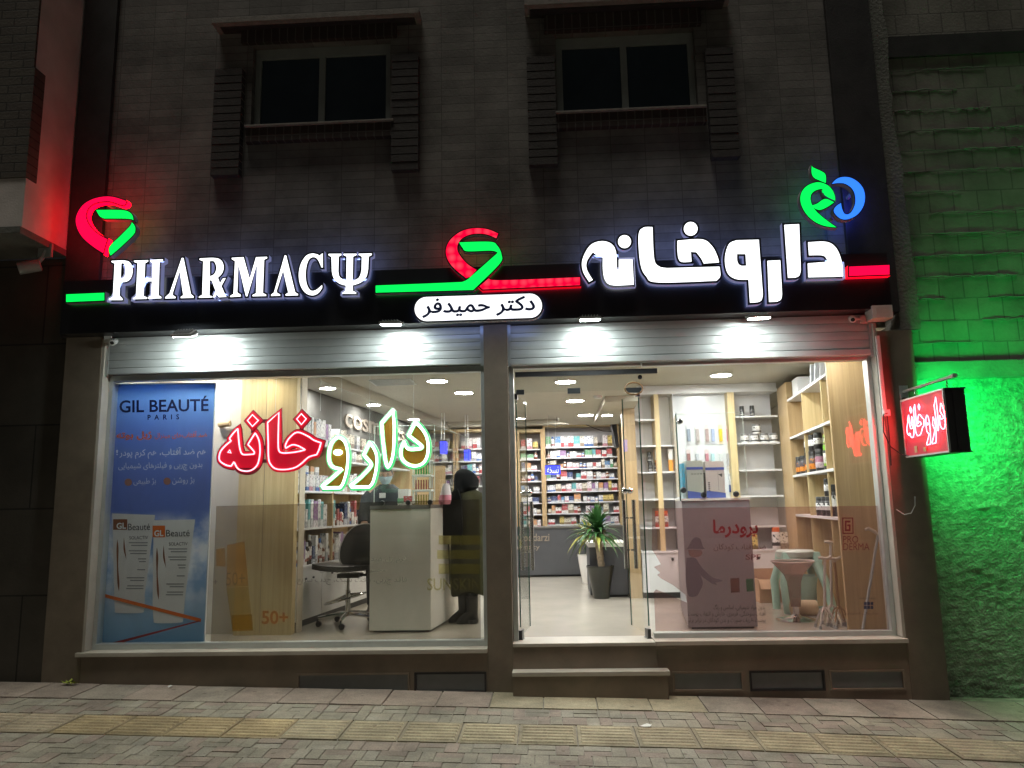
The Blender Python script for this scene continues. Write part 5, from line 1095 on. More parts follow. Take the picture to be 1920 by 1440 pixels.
b = MB(); b.box(-0.02, 1.0, 6.22, 6.235, 1.226, 1.62); part('glass_shield', b, M['shield'], t)
t = thing('side_counter', 'short charcoal counter with a pale top behind the potted plant', 'counter', (0.72, 3.45, ZF))
b = MB(); b.box(0.45, 0.925, 3.42, 4.2, ZF+0.03, 1.05); part('body', b, M['charcoal laminate'], t, bevel=0.003)
b = MB(); b.box(0.44, 0.926, 3.40, 4.22, 1.051, 1.10); part('worktop', b, M['grey laminate'], t, bevel=0.003)
b = MB(); b.box(0.48, 0.91, 3.46, 4.16, ZF, ZF+0.03); part('plinth', b, M['black plastic'], t)
b = MB(); b.box(0.93, 1.075, 3.28, 3.62, ZF, 3.04); solo('wooden_post', b, WD, 'tall oak post at the left end of the white shelves', 'post', bevel=0.002)
b = MB(); b.box(1.19, 1.36, 5.6, 6.0, ZF, 3.04); solo('wooden_post', b, WD2, 'pale oak post beside the right end of the medicine shelves', 'post', bevel=0.002)
tv = thing('television', 'thin black screen hung tilted at the upper right of the medicine shelves', 'television', (1.08, 6.0, 2.5))
b = MB(); p = [at(1144, 797, 5.9), at(1153, 797, 5.9), at(1158, 840, 5.9), at(1152, 840, 5.9)]; b.prism([[(v.x, v.z) for v in p]], 5.6, 5.9); part('casing', b, M['black plastic'], tv)
b = MB(); b.tube([(1.12, 5.75, 2.95), (1.10, 5.75, 3.05)], 0.012); part('mount', b, M['grey paint'], tv)
b = MB(); b.tube([at(1098, 796, 6.1), at(1115, 803, 6.1), at(1130, 808, 6.1), at(1148, 809, 6.1)], 0.006, n=6); part('cable', b, M['black rubber'], tv)
NBL = emit('blue led panel', (0.03, 0.05, 1.0), 1.6, (0.02, 0.02, 0.3)); NWL = emit('pale blue led text', (0.45, 0.5, 1.0), 1.6)
for (x0, y0, x1, y1, Y, lb, sh) in ((1022, 872, 1051, 889, 6.1, 'blue led sign hanging before the narrow medicine shelf', 0.0), (825, 826, 836, 850, 5.6, 'blue led sign hanging behind the glass of the left desk', 0.02), (870, 842, 880, 863, 6.0, 'blue led sign hanging above the woman in black', 0.02)):
    a, c = at(x0, y0, Y), at(x1, y1, Y); t = thing('led_sign', lb, 'led sign', ((a.x+c.x)/2, Y, c.z), 'blue led signs over the back counter')
    b = MB(); b.box(a.x, c.x, Y, Y+0.03+sh*8, c.z, a.z-0.012); part('panel', b, NBL, t)
    b = MB(); b.box(a.x-0.005, c.x+0.005, Y-0.004, Y+0.034+sh*8, a.z-0.012, a.z+0.006); part('cap', b, M['black plastic'], t)
    b = MB()
    for s in (0.25, 0.75): b.tube([(a.x+(c.x-a.x)*s, Y+0.015, a.z), (a.x+(c.x-a.x)*s, Y+0.015, ZC)], 0.007 if sh else 0.003, n=6)
    part('hanger', b, M['white plastic'], t)
    if not sh:
        b = MB(); text(b, rtl('نسخه'), (a.x+0.03, Y-0.003, a.z-0.03), (c.x-0.03, Y-0.003, a.z-0.03), (a.x+0.03, Y-0.003, c.z+0.02), (c.x-0.03, Y-0.003, c.z+0.02)); part('lettering', b, NWL, t)

# ---------------- left: wooden column, cosmetics wall
b = MB(); a, c = -3.005, -2.455; b.box(a, c, 0.90, 1.0, ZF, 3.04)
col = thing('wooden_column', 'broad pale oak column behind the red neon lettering', 'column', ((a+c)/2, 0.93, ZF)); part('panel', b, WD2, col, bevel=0.002)
b = MB(); b.box(a+0.25, a+0.252, 0.8985, 0.9, ZF+0.02, 3.0); part('joint', b, M['dark fitting'], col); b = MB(); b.sbox(-2.56, -2.552, 1.001, 1.12, ZF, 3.04); part('edge_band', b, mat('pale edge', (0.62, 0.56, 0.45), 0.5), col)
b = MB(); p = at(424, 797, 0.98); b.tube([(p.x-0.05, 0.995, p.z), (p.x-0.05, 0.95, p.z), (p.x+0.06, 0.94, p.z+0.01)], 0.028, n=10); solo('wall_hook', b, WD, 'wooden hook on the plain wall beside the poster', 'hook')
U0 = -2.677
cu = thing('cosmetics_shelf', 'cosmetics shelves along the left wall with a grey header and white cupboards', 'shelf', (U0+SK*3, 3, ZF))
b = MB(); b.sbox(-3.0, -2.96, 1.16, 7.1, 2.31, 2.938); hd = part('header', b, M['warm grey panel'], cu)
b = MB()
a0, a1 = atu(644, 769, -2.96), atu(731, 796, -2.96); c0, c1_ = atu(646, 799, -2.96), atu(731, 817, -2.96)
text(b, 'cosmetics', atu(645, 764, -2.955), atu(757, 803, -2.955), atu(645, 800, -2.955), atu(757, 829, -2.955), depth=0.02, nrm=Vector((1, 0, 0)), bold=0.01); part('lettering', b, M['beige letter'], hd)
b = MB(); b.sbox(-3.0, -2.97, 1.16, 7.1, 0.44, 2.309); part('back_panel', b, WD, cu)
for y in (1.155, 2.12, 3.35, 5.0, 7.1):
    b = MB(); b.sbox(-2.969, U0-0.004, y, y+0.03, 1.03, 2.30); part('divider', b, WD, cu)
def shl(y0, y1, z): b = MB(); b.sbox(-2.968, U0, y0, y1, z-0.022, z); part('shelf', b, M['white laminate'], cu)
for z in (2.285, 1.78, 1.402): shl(1.186, 2.119, z)
for z in (2.30, 2.14, 1.78, 1.402): shl(2.151, 3.349, z)
for z in (2.30, 2.14, 1.78, 1.402): shl(3.381, 4.999, z)
b = MB(); b.sbox(-2.968, U0+0.03, 1.16, 7.1, 1.001, 1.025); part('cupboard_top', b, M['white laminate'], cu)
for i in range(6):
    b = MB(); b.sbox(-2.96, U0+0.02, 1.165+i*0.66, 1.165+i*0.66+0.652, 0.505, 1.0); cd_ = part('cupboard', b, M['white laminate'], cu, bevel=0.003)
    for s in (0.24, 0.42):
        y = 1.165+i*0.66+s; b = MB(); b.lathe([(0.006, 0), (0.012, 0.012), (0.008, 0.02)], (U0+0.02+SK*y, y, 0.90), 10, 0, 'x'); part('knob', b, M['dark fitting'], cd_)
b = MB(); b.sbox(-2.96, U0+0.0, 1.165, 7.1, ZF, 0.504); part('plinth', b, M['black plastic'], cu)
rc = random.Random(5)
G = 'cosmetics packs on the left wall'
k = row(1.20, 2.10, 0, 2.285, 0.32, 'top cosmetics shelf by the column', G, rc, (0.05, 0.08), 0.0, True, 1.0, U0, [12, 12, 1, 12, 5, 1, 8], 0.7, 0.27)
row(2.17, 3.3, 0, 2.30, 0.3, 'top cosmetics shelf under the raised letters', G, rc, (0.06, 0.16), 0.0, True, 0.5, U0, [12, 10, 10], 0.4, 0.2)
k = row(1.20, 2.10, 0, 1.78, 0.42, 'middle cosmetics shelf by the column', G, rc, (0.05, 0.1), 0.1, True, 1.0, U0, [12, 0, 12, 1, 3, 12], 0.35, 0.17)
for i, y in enumerate((1.26, 1.36, 1.5, 1.64, 1.76)): put('box', U0+SK*y-0.03, y, 1.78+0.171, 0.09, 0.1, 0.085, [0, 12, 1, 5, 12][i], f'{PAL[[0, 12, 1, 5, 12][i]][0]} stacked above the middle cosmetics shelf, {ORD[i]} from the left', 'carton', G, R(90-6.5))
row(2.17, 3.33, 0, 2.14, 0.15, 'thin upper cosmetics shelf', G, rc, (0.05, 0.11), 0.1, True, 0.8, U0, [12, 10, 12, 4], 0.6, 0.13)
row(2.17, 3.33, 0, 1.78, 0.3, 'cosmetics shelf behind the green neon', G, rc, (0.06, 0.12), 0.1, True, 0.85, U0, [12, 10, 9, 12], 0.4, 0.25)
row(1.20, 2.10, 0, 1.402, 0.34, 'lower cosmetics shelf by the column', G, rc, (0.05, 0.1), 0.1, True, 1.0, U0, [12, 8, 8, 12, 6, 7, 12, 10], 0.55, 0.29)
row(2.16, 3.33, 0, 1.402, 0.34, 'lower cosmetics shelf behind the man', G, rc, (0.05, 0.12), 0.25, True, 0.95, U0, [5, 12, 7, 9, 12, 13], 0.4, 0.28)
row(1.2, 2.7, 0, 1.026, 0.36, 'cupboard top under the cosmetics shelves', G, rc, (0.05, 0.09), 0.35, True, 0.95, U0, [11, 13, 13, 12, 12, 8], 0.5, 0.3)

# ---------------- left desk with glass shield
YD = 0.96
dk = thing('reception_desk', 'grey white reception desk with a glass shield behind the left window', 'desk', (-1.44, 1.6, ZF))
b = MB(); ua, ub = -1.735-SK*YD, -1.155-SK*YD; b.sbox(ua, ub, YD, 2.55, ZF+0.02, 1.575); part('body', b, M['grey laminate'], dk, bevel=0.003)
b = MB(); b.sbox(ua-0.003, ub-0.0, YD-0.006, 2.555, 1.576, 1.612); part('desk_top', b, mat('mid grey top', (0.2, 0.2, 0.2), 0.4, var=0.05), dk, bevel=0.002)
b = MB(); b.sbox(ua+0.03, ub-0.02, YD+0.03, 2.5, ZF, ZF+0.02); part('plinth', b, M['dark fitting'], dk)
zs = at(815, 797, YD).z; sh = MB(); sh.box(-1.70, -1.115, YD, YD+0.008, 1.64, zs); g1 = part('glass_shield', sh, M['shield'], dk)
sh = MB(); sh.sbox(-1.12-SK*YD, -1.112-SK*YD, YD+0.01, 2.4, 1.64, zs); part('glass_shield', sh, M['shield'], dk)
b = MB(); b.tube([(-1.70, YD+0.004, zs), (-1.115, YD+0.004, zs), (-1.115+SK*1.44, 2.4, zs)], 0.004, n=6); b.tube([(-1.115, YD+0.004, 1.64), (-1.115, YD+0.004, zs)], 0.004, n=6); b.tube([(-1.70, YD+0.004, 1.64), (-1.70, YD+0.004, zs)], 0.004, n=6); part('glass_edge', b, mat('pale glass edge', (0.55, 0.62, 0.58), 0.2, var=0), dk)
for x in (-1.62, -1.37, -1.16):
    b = MB(); b.lathe([(0.022, -0.02), (0.026, 0), (0.022, 0.03)], (x, YD+0.0, 1.635), 12, 0, 'y'); b.box(x-0.012, x+0.012, YD-0.006, YD+0.02, 1.612, 1.64); part('clamp', b, M['dark fitting'], dk)
# lip colour rack on the desk
rk = thing('lipstick_rack', 'white tiered rack of red and green lipsticks on the left desk', 'rack', (-1.22, 1.15, 1.612))
ra, rb = at(779, 880, 1.12).x, at(806, 880, 1.12).x
for i in range(4):
    z = 1.625+i*0.145; b = MB(); b.box(ra-0.03, rb+0.02, 1.08, 1.25, z+0.115, z+0.135); part('tier', b, M['white plastic'], rk, bevel=0.004)
    b = MB()
    for s in (ra-0.015, rb+0.005): b.box(s-0.008, s+0.008, 1.085, 1.10, z, z+0.115); b.box(s-0.008, s+0.008, 1.23, 1.245, z, z+0.115)
    part('leg', b, M['white plastic'], rk)
    for k in range(6):
        x = ra+0.008+k*(rb-ra-0.016)/5; b = MB(); b.lathe([(0.008, 0), (0.008, 0.06), (0.0065, 0.062), (0.0065, 0.095)], (x, 1.11, z-0.012 if i else z-0.011), 8); part('lipstick', b, [mat('olive lipstick', (0.3, 0.26, 0.04), 0.4), mat('dull red lipstick', (0.3, 0.07, 0.06), 0.4), mat('green lipstick', (0.03, 0.3, 0.07), 0.4), mat('orange red lipstick', (0.6, 0.1, 0.04), 0.4)][i], rk)
    if i == 3:
        for k in range(6):
            x = ra+0.008+k*(rb-ra-0.016)/5; b = MB(); b.lathe([(0.008, 0), (0.008, 0.06), (0.0065, 0.062), (0.0065, 0.09)], (x, 1.11, z+0.136), 8); part('lipstick', b, M['green lipstick'], rk)
rnd2 = random.Random(9)
for i, (px, w_, mi, h_) in enumerate(((752, 0.07, 11, 0.07), (765, 0.09, 9, 0.09), (775, 0.06, 10, 0.06))):
    p = at(px, 938, 1.3); put('box', p.x, 1.3, 1.612, w_, 0.08, h_, mi, f'{PAL[mi][0]} lying on the left desk, {ORD[i]} from the left', 'carton', 'packs on the left desk')
b = MB(); xx = at(757, 930, 1.7).x; b.box(xx-0.06, xx+0.05, 1.7, 1.85, 1.613, 1.78); b.box(xx-0.045, xx+0.035, 1.695, 1.70, 1.66, 1.76); solo('card_terminal', b, M['white plastic'], 'pale desktop terminal behind the desk glass, beside the masked man', 'terminal', bevel=0.008)

# ---------------- office chair
ch = thing('office_chair', 'black drafting chair with chrome star base behind the left window', 'chair', (-2.05, 1.42, ZF))
cx, cy = -2.07, 1.45
mat('black leather', (0.018, 0.018, 0.02), 0.38, var=0.2, bump=0.2, bscale=80)
b = MB(); n = 22; zb0 = 1.08
prof = [(-0.5, 0.0), (-0.46, 0.10), (-0.38, 0.21), (-0.24, 0.30), (-0.08, 0.335), (0.08, 0.335), (0.24, 0.30), (0.38, 0.21), (0.46, 0.10), (0.5, 0.0), (0.5, -0.12), (0.44, -0.2), (0.3, -0.235), (0, -0.24), (-0.3, -0.235), (-0.44, -0.2), (-0.5, -0.12)]
bc = Vector((cx+0.19, cy-0.02, 1.24)); bl = [(bc.x+p[0]*0.50, bc.z-0.06+p[1]*0.74) for p in smooth(prof)]
def bend(a, bb, d): return (a, d+0.10*((a-bc.x)/0.25)**2*-0.4, bb)
b.prism([bl], bc.y-0.035, bc.y+0.035, plane=bend); bk = part('backrest', b, M['black leather'], ch, bevel=0.012, smooth=True)
b = MB(); b.tube([bend(p[0], p[1], bc.y-0.037) for p in offset(bl, 0.004)], 0.006, n=6, closed=True); part('piping', b, mat('grey piping', (0.5, 0.5, 0.5), 0.3, 0.4), bk)
b = MB(); st_ = smooth([(-0.27, -0.2), (-0.3, 0.02), (-0.22, 0.2), (0, 0.24), (0.22, 0.2), (0.28, 0), (0.22, -0.2), (0, -0.25)])
o = len(b.v); sz = lambda x, y: 0.975+0.05*abs(x/0.28)**2-0.03*max(0, -x-0.15)*6
b.prism([[(cx-0.03+p[0], cy+p[1]) for p in st_]], 0.955, 1.005, plane=lambda a, c, d: (a, c, d+0.03*((a-cx)/0.28)**2+0.02*((c-cy)/0.25)**2)); part('seat', b, M['black leather'], ch, bevel=0.02, smooth=True, fix=True)
b = MB(); b.tube([(cx+0.10, cy-0.02, 0.93), (cx+0.20, cy-0.05, 0.93), (cx+0.22, cy-0.06, 1.05)], 0.016, n=8); b.box(cx-0.09, cx+0.13, cy-0.09, cy+0.09, 0.905, 0.945); part('tilt_bracket', b, M['black plastic'], ch)
b = MB(); b.tube([(cx, cy, 0.54), (cx, cy, 0.78)], 0.026, n=12); b.tube([(cx, cy, 0.78), (cx, cy, 0.915)], 0.016, n=12); part('gas_column', b, M['chrome'], ch, smooth=True)
b = MB(); b.tube([(cx-0.03+0.2*math.cos(a), cy+0.2*math.sin(a), 0.70-0.05*math.cos(a)*-1) for a in [2*math.pi*i/28 for i in range(28)]], 0.010, n=8, closed=True); b.tube([(cx-0.22, cy, 0.65), (cx, cy, 0.74), (cx+0.17, cy, 0.75)], 0.009, n=8); part('foot_ring', b, M['chrome'], ch, smooth=True)
for k in range(5):
    a = R(72*k+200); d = Vector((math.cos(a), math.sin(a), 0)); e_ = Vector((cx, cy, 0))+d*0.29
    b = MB(); b.tube([(cx, cy, 0.555), tuple(Vector((cx, cy, 0.545))+d*0.15), (e_.x, e_.y, 0.525)], [0.024, 0.02, 0.015], n=8); lg = part('base_arm', b, M['chrome'], ch, smooth=True)
    b = MB(); b.tube([(e_.x, e_.y, 0.525), (e_.x, e_.y, 0.49)], 0.009, n=8)
    for s in (-1, 1): b.lathe([(0.028, s*0.008-0.006), (0.028, s*0.008+0.006+0.004)], (e_.x+0.01, e_.y, 0.469), 14, 0, 'y')
    part('caster', b, M['black rubber'], lg)

# ---------------- white shelves on the right
YW = 3.3
ws = thing('white_shelf', 'white wall shelves with oak uprights and cupboards below, right of the door', 'shelf', (1.98, YW+0.15, ZF))
b = MB(); b.box(1.08, 2.86, YW+0.30, YW+0.32, ZF, 3.03); part('back_panel', b, M['white laminate'], ws)
b = MB(); b.box(1.08, 2.87, YW-0.005, YW+0.299, 2.945, 2.98); b.box(1.08, 2.87, YW+0.02, YW+0.04, 2.981, 3.055); part('top_board', b, M['white laminate'], ws)
for a, c in ((1.325, 1.385), (2.245, 2.33)):
    b = MB(); b.box(a, c, YW-0.006, YW+0.299, 1.0, 2.944); part('upright', b, WD2, ws)
for a, c, zs in ((1.082, 1.324, (2.63, 2.30, 1.97, 1.635, 1.285)), (1.386, 1.56, (2.30, 1.97, 1.635, 1.285)), (2.331, 2.859, (2.64, 2.305, 1.97, 1.65, 1.28))):  # middle set of short shelves stands in for mirrored ones
    for z in zs: b = MB(); b.box(a, c, YW, YW+0.298, z-0.02, z); part('shelf', b, M['white laminate'], ws)
b = MB(); b.box(1.561, 1.575, YW+0.02, YW+0.298, 1.0, 2.944); b.box(1.576, 2.244, YW+0.14, YW+0.16, 1.0, 2.944); part('display_board', b, mat('pale board', (0.66, 0.69, 0.72), 0.25, var=0.02), ws)
b = MB(); b.box(1.08, 2.86, YW-0.06, YW+0.299, 0.975, 0.999); part('worktop', b, M['white laminate'], ws, bevel=0.002)
for i in range(4):
    b = MB(); b.box(1.083+i*0.444, 1.083+i*0.444+0.438, YW-0.05, YW+0.298, 0.51, 0.974); cd_ = part('cupboard', b, M['white laminate'], ws, bevel=0.003)
    b = MB(); b.lathe([(0.008, -0.07), (0.018, -0.065), (0.012, -0.05)], (1.083+i*0.444+0.37 if i % 2 == 0 else 1.083+i*0.444+0.07, YW, 0.90), 12, 0, 'y'); part('knob', b, M['dark fitting'], cd_)
b = MB(); b.box(1.1, 2.84, YW-0.02, YW+0.29, ZF, 0.509); part('plinth', b, M['black plastic'], ws)
def pack(nm, b, mats, label, cat, group, **k): return solo(nm, b, mats, label, cat, group, None, **k)
for (px0, py0, px1, py1, lb, mt) in ((1317, 712, 1391, 737, 'long grey white carton on top of the white shelves', mat('grey card', (0.55, 0.58, 0.62), 0.6)), (1290, 717, 1316, 737, 'short white carton on top of the white shelves, left of the grey one', M['white laminate'])):
    a, c = at(px0, py0, YW), at(px1, py1, YW); b = MB(); b.box(a.x, c.x, YW+0.045, YW+0.28, 2.981, min(3.05, a.z)); b.box(a.x+0.01, c.x-0.01, YW+0.0445, YW+0.045, 3.0, 3.004); pack('carton', b, mt, lb, 'carton', 'cartons above the white shelves', bevel=0.002)
JAR = [mat('black jar', (0.02, 0.02, 0.022), 0.3, var=0.1), carton('black and white label', (0.70, 0.70, 0.70), (0.03, 0.03, 0.03), 0.30), M['black plastic']]
DKJ = [M['black jar'], carton('dark printed label', (0.05, 0.05, 0.055), (0.6, 0.6, 0.6), 0.25), mat('black cap', (0.03, 0.03, 0.03), 0.3)]
WJ = [M['white bottle'], M['black and white label'], mat('grey cap', (0.2, 0.2, 0.2), 0.4)]
def jar(px, y, z, w_, h_, mats, label, group, nm='jar', cat='jar', X=None):
    x = X if X is not None else at(px, 800, y).x; b = MB(); r = w_/2
    b.lathe([(r*0.96, 0.0005), (r, 0.005), (r, h_*0.14), (r*1.015, h_*0.145), (r*1.015, h_*0.66), (r, h_*0.665), (r, h_*0.74), (r*0.86, h_*0.78), (r*0.93, h_*0.785), (r*0.93, h_*0.98), (r*0.88, h_)], (x, y, z), 18, mis=[0, 0, 0, 1, 1, 0, 0, 0, 2, 2]); return pack(nm, b, mats, label, cat, group, smooth=True)
GJ = 'jars on the white shelves'
jar(1393, YW+0.1, 2.64, 0.06, 0.135, DKJ, 'tall black jar on the upper right white shelf, left of the pair', GJ); jar(1412, YW+0.1, 2.64, 0.06, 0.14, DKJ, 'tall black jar on the upper right white shelf, right of the pair', GJ)
for i, px in enumerate((1395, 1413, 1431, 1449)): jar(px, YW+0.09, 2.305, 0.108, 0.115, WJ, f'white tub with dark print in the row of four, {ORD[i]} from the left', GJ)
jar(1418, YW+0.09, 2.421, 0.108, 0.12, WJ, 'white tub with dark print on top of the row of four', GJ)
jar(1216, YW+0.1, 1.97, 0.062, 0.12, DKJ, 'black jar at the bottom left of the small black stack, left white bay', GJ); jar(1227, YW+0.1, 1.97, 0.062, 0.115, DKJ, 'short black jar beside the orange tube in the left white bay', GJ); jar(1215, YW+0.1, 2.091, 0.058, 0.13, DKJ, 'black jar standing on another black jar in the left white bay', GJ)
ORC = carton('orange tube print', (0.72, 0.70, 0.66), (0.75, 0.30, 0.03), 0.52, False)
for px, lb in ((1235.5, 'orange and white tube carton in the left white bay'), (1260, 'orange tube carton copy right of the oak upright, standing for a glass reflection')):  # second carton added in place of a mirror image in the glass
    x = at(px, 860, YW).x; b = MB(); b.box(x-0.033, x+0.033, YW+0.06, YW+0.12, 1.97, 2.25); b.box(x-0.033, x+0.033, YW+0.059, YW+0.06, 2.2, 2.203); pack('carton', b, ORC, lb, 'carton', 'orange tube cartons', bevel=0.002)
REDB = [mat('red bottle', (0.45, 0.05, 0.03), 0.3, var=0.1), LBL, mat('orange cap', (0.7, 0.15, 0.04), 0.4)]
for i, px in enumerate((1225, 1239, 1268)): jar(px, YW+0.1, 1.285, 0.07, 0.2, REDB, ('red bottle with an orange cap low in the left white bay', 'red bottle next to the oak upright, behind the pink film', 'red bottle right of the oak upright, behind the pink film')[i], 'red bottles behind the film', 'bottle', 'bottle')
# brush packs on the display board
cK = crop(1190, 720, 280/1753); bk_cols = [((0.25, 0.3, 0.38), 'grey blue'), ((0.42, 0.38, 0.38), 'grey'), ((0.36, 0.27, 0.27), 'brown'), ((0.35, 0.42, 0.62), 'pale blue'), ((0.75, 0.5, 0.04), 'yellow'), ((0.5, 0.15, 0.18), 'red')]
lo = [((0.3, 0.16, 0.16), 'maroon'), ((0.45, 0.5, 0.55), 'silver'), ((0.4, 0.18, 0.22), 'dark rose'), ((0.4, 0.62, 0.68), 'aqua'), ((0.6, 0.64, 0.66), 'clear'), ((0.42, 0.42, 0.44), 'slate')]
for rowi, (cols, y0, y1) in enumerate(((bk_cols, 480, 700), (lo, 770, 985))):
    for (x, (cc, cn_)) in zip((637, 740, 852, 922, 1012, 1102), cols):
        a, c = at(*cK([(x-30, y0)])[0], YW+0.1), at(*cK([(x+30, y1)])[0], YW+0.1)
        t = thing('brush_pack', f'{cn_} blister pack in the {("upper", "lower")[rowi]} row on the display board', 'brush pack', ((a.x+c.x)/2, YW+0.12, c.z), 'blister packs on the display board')
        b = MB(); b.box(a.x, c.x, YW+0.118, YW+0.121, c.z, a.z); part('card', b, mat(f'card {cn_}', tuple(0.45+0.5*v for v in cc), 0.4, var=0.1, scale=40), t)
        b = MB(); w_ = (c.x-a.x); b.box(a.x+w_*0.10, c.x-w_*0.10, YW+0.098, YW+0.1175, c.z+0.03, a.z-0.05); part('blister', b, mat(f'blister {cn_}', cc, 0.2, var=0.35, scale=50), t, bevel=0.006)
        b = MB(); b.tube([(a.x+w_/2, YW+0.139, a.z-0.012), (a.x+w_/2, YW+0.09, a.z-0.012)], 0.002, n=5); part('peg', b, M['chrome'], t)
a, c = at(*cK([(1105, 1050)])[0], YW+0.1), at(*cK([(1160, 1270)])[0], YW+0.1); b = MB(); b.box(a.x, c.x, YW+0.1, YW+0.139, c.z, a.z); pack('carton', b, carton('navy and white print', (0.6, 0.62, 0.66), (0.04, 0.07, 0.22), 0.4), 'navy and white pack hanging low on the display board', 'carton', 'blister packs on the display board', bevel=0.003)

# ---------------- oak shelves along the right wall
UR = 2.495
os_ = thing('oak_shelf', 'oak shelving along the right wall, its end panel lit from above', 'shelf', (UR+0.25, 1.9, ZF))
b = MB(); b.sbox(UR, UR+0.42, 0.78, 0.825, ZF, 2.93); part('end_panel', b, WD, os_, bevel=0.002)
b = MB(); b.sbox(UR+0.36, UR+0.38, 0.826, 2.72, ZF, 2.93); part('back_panel', b, WD, os_)
b = MB(); b.sbox(UR+0.0, UR+0.38, 2.721, 3.33, ZF, 2.97); part('rear_panel', b, WD, os_)
for z in (2.755, 2.312, 1.872, 1.426): b = MB(); b.sbox(UR-0.002, UR+0.359, 0.826, 2.72, z-0.025, z); part('shelf', b, M['white laminate'], os_)
for y in (1.08, 1.95):
    for z0, z1 in ((2.313, 2.729), (1.873, 2.286), (1.427, 1.846), (0.5, 1.40)): b = MB(); b.sbox(UR+0.004, UR+0.358, y, y+0.018, z0, z1); part('divider', b, WD2, os_)
BLB = [M['black jar'], carton('flame label', (0.06, 0.05, 0.06), (0.65, 0.22, 0.03), 0.4), M['black cap']]; BLW = [M['black jar'], M['black and white label'], M['black cap']]; BLP = [M['black jar'], carton('violet label', (0.32, 0.12, 0.2), (0.6, 0.5, 0.55), 0.4), M['black cap']]; BLG = [M['black jar'], carton('lime label', (0.6, 0.6, 0.58), (0.25, 0.5, 0.02), 0.25), mat('lime cap', (0.18, 0.5, 0.03), 0.4)]
def side(px, z, w_, h_, mats, label, dpt=0.06):
    p = atu(px, 880, UR+dpt); jar(0, p.y, z, w_, h_, mats, label, 'supplement bottles on the oak shelves', 'bottle', 'bottle', X=p.x)
for i, (px, m_) in enumerate(((1490.5, BLW), (1500, BLB), (1508, BLB))): side(px, 1.873, 0.085, 0.20, m_, f'black supplement bottle in the rear bay of the oak shelves, {ORD[i]} from the left')
for i, (px, m_) in enumerate(((1519, BLB), (1527, BLB), (1540, BLP))): side(px, 1.873, 0.10, 0.22, m_, f'black supplement bottle in the bottom row of the middle oak bay, {ORD[i]} from the left')
for i, (px, m_) in enumerate(((1519.5, BLW), (1528, BLW), (1538, BLW))): side(px, 2.095, 0.09, 0.17, m_, f'black bottle stacked on top in the middle oak bay, {ORD[i]} from the left')
side(1555, 1.873, 0.09, 0.24, BLG, 'white bottle with a lime cap in the front oak bay'); side(1557, 2.114, 0.09, 0.09, BLG, 'short lime tub on the white bottle in the front oak bay')
for i, (px, m_) in enumerate(((1534, BLW), (1544, BLW), (1552, BLW))): side(px, 1.427, 0.10, 0.19, m_, f'black bottle on the lowest oak shelf beside the front bay, {ORD[i]} from the left')
side(1549, 1.619, 0.07, 0.17, BLW, 'slim black bottle standing on the lowest row of the oak shelves'); side(1562, 1.427, 0.085, 0.30, BLW, 'tall black bottle in the front bay of the lowest oak shelf')
for i, (y, ang, h_, d_) in enumerate(((2.35, 0.1, 0.18, 0.3), (1.55, 0.3, 0.20, 0.03), (1.35, 0.32, 0.20, 0.03), (1.12, 0.3, 0.21, 0.03))):
    b = MB(); c = Vector((UR+0.17+SK*y, y, 2.756+h_/2+0.012)); b.rbox(c, 0.14, d_/2, h_/2, -R(6.5), 0, Matrix.Rotation(ang if i else 0, 3, 'X')); pack('carton', b, [M['white laminate'], M['grey card']][i > 0], ('white carton with black script on top of the oak shelves', 'grey folder leaning on top of the oak shelves, rearmost of three', 'grey folder leaning on top of the oak shelves, between two others', 'grey folder leaning on top of the oak shelves, nearest the window')[i], 'carton', 'things on top of the oak shelves', bevel=0.002)

# ---------------- right desk with two device cartons
rd2 = thing('display_desk', 'dark fronted desk with a glass shield behind the pink film', 'desk', (1.53, 1.5, ZF))
ua, ub = 1.215-SK*0.95, 1.84-SK*0.95
b = MB(); b.sbox(ua, ub, 0.95, 2.2, ZF+0.02, 1.60); part('body', b, mat('desk front grey', (0.27, 0.255, 0.28), 0.4, var=0.04), rd2, bevel=0.003)
b = MB(); b.sbox(ua-0.005, ub+0.005, 0.942, 2.205, 1.601, 1.622); part('desk_top', b, M['grey laminate'], rd2, bevel=0.002)
b = MB(); b.sbox(ua+0.03, ub-0.03, 0.98, 2.15, ZF, ZF+0.02); part('plinth', b, M['black plastic'], rd2)
zs = at(1275, 776, 0.95).z
b = MB(); b.box(1.205, 1.83, 0.95, 0.958, 1.64, zs); part('glass_shield', b, M['shield'], rd2); b = MB(); b.sbox(1.20-SK*0.95, 1.208-SK*0.95, 0.96, 2.15, 1.64, zs); part('glass_shield', b, M['shield'], rd2)
b = MB(); b.tube([(1.205, 0.954, 1.60), (1.203, 0.954, zs+0.01)], 0.0065, n=6); part('glass_edge', b, M['green glass edge'], rd2)
b = MB(); b.tube([(1.21, 0.954, zs), (1.83, 0.954, zs), (1.83, 0.954, 1.66)], 0.003, n=5); part('glass_edge', b, M['pale glass edge'], rd2)
for x, z in ((1.235, zs-0.075), (1.235, 1.70), (1.42, 1.652), (1.72, 1.655)):
    b = MB(); b.lathe([(0.02, -0.035), (0.028, -0.025), (0.028, 0.0), (0.018, 0.012)], (x, 0.955, z), 14, 0, 'y'); part('clamp', b, M['chrome'] if z > 1.9 else M['dark fitting'], rd2, smooth=True)
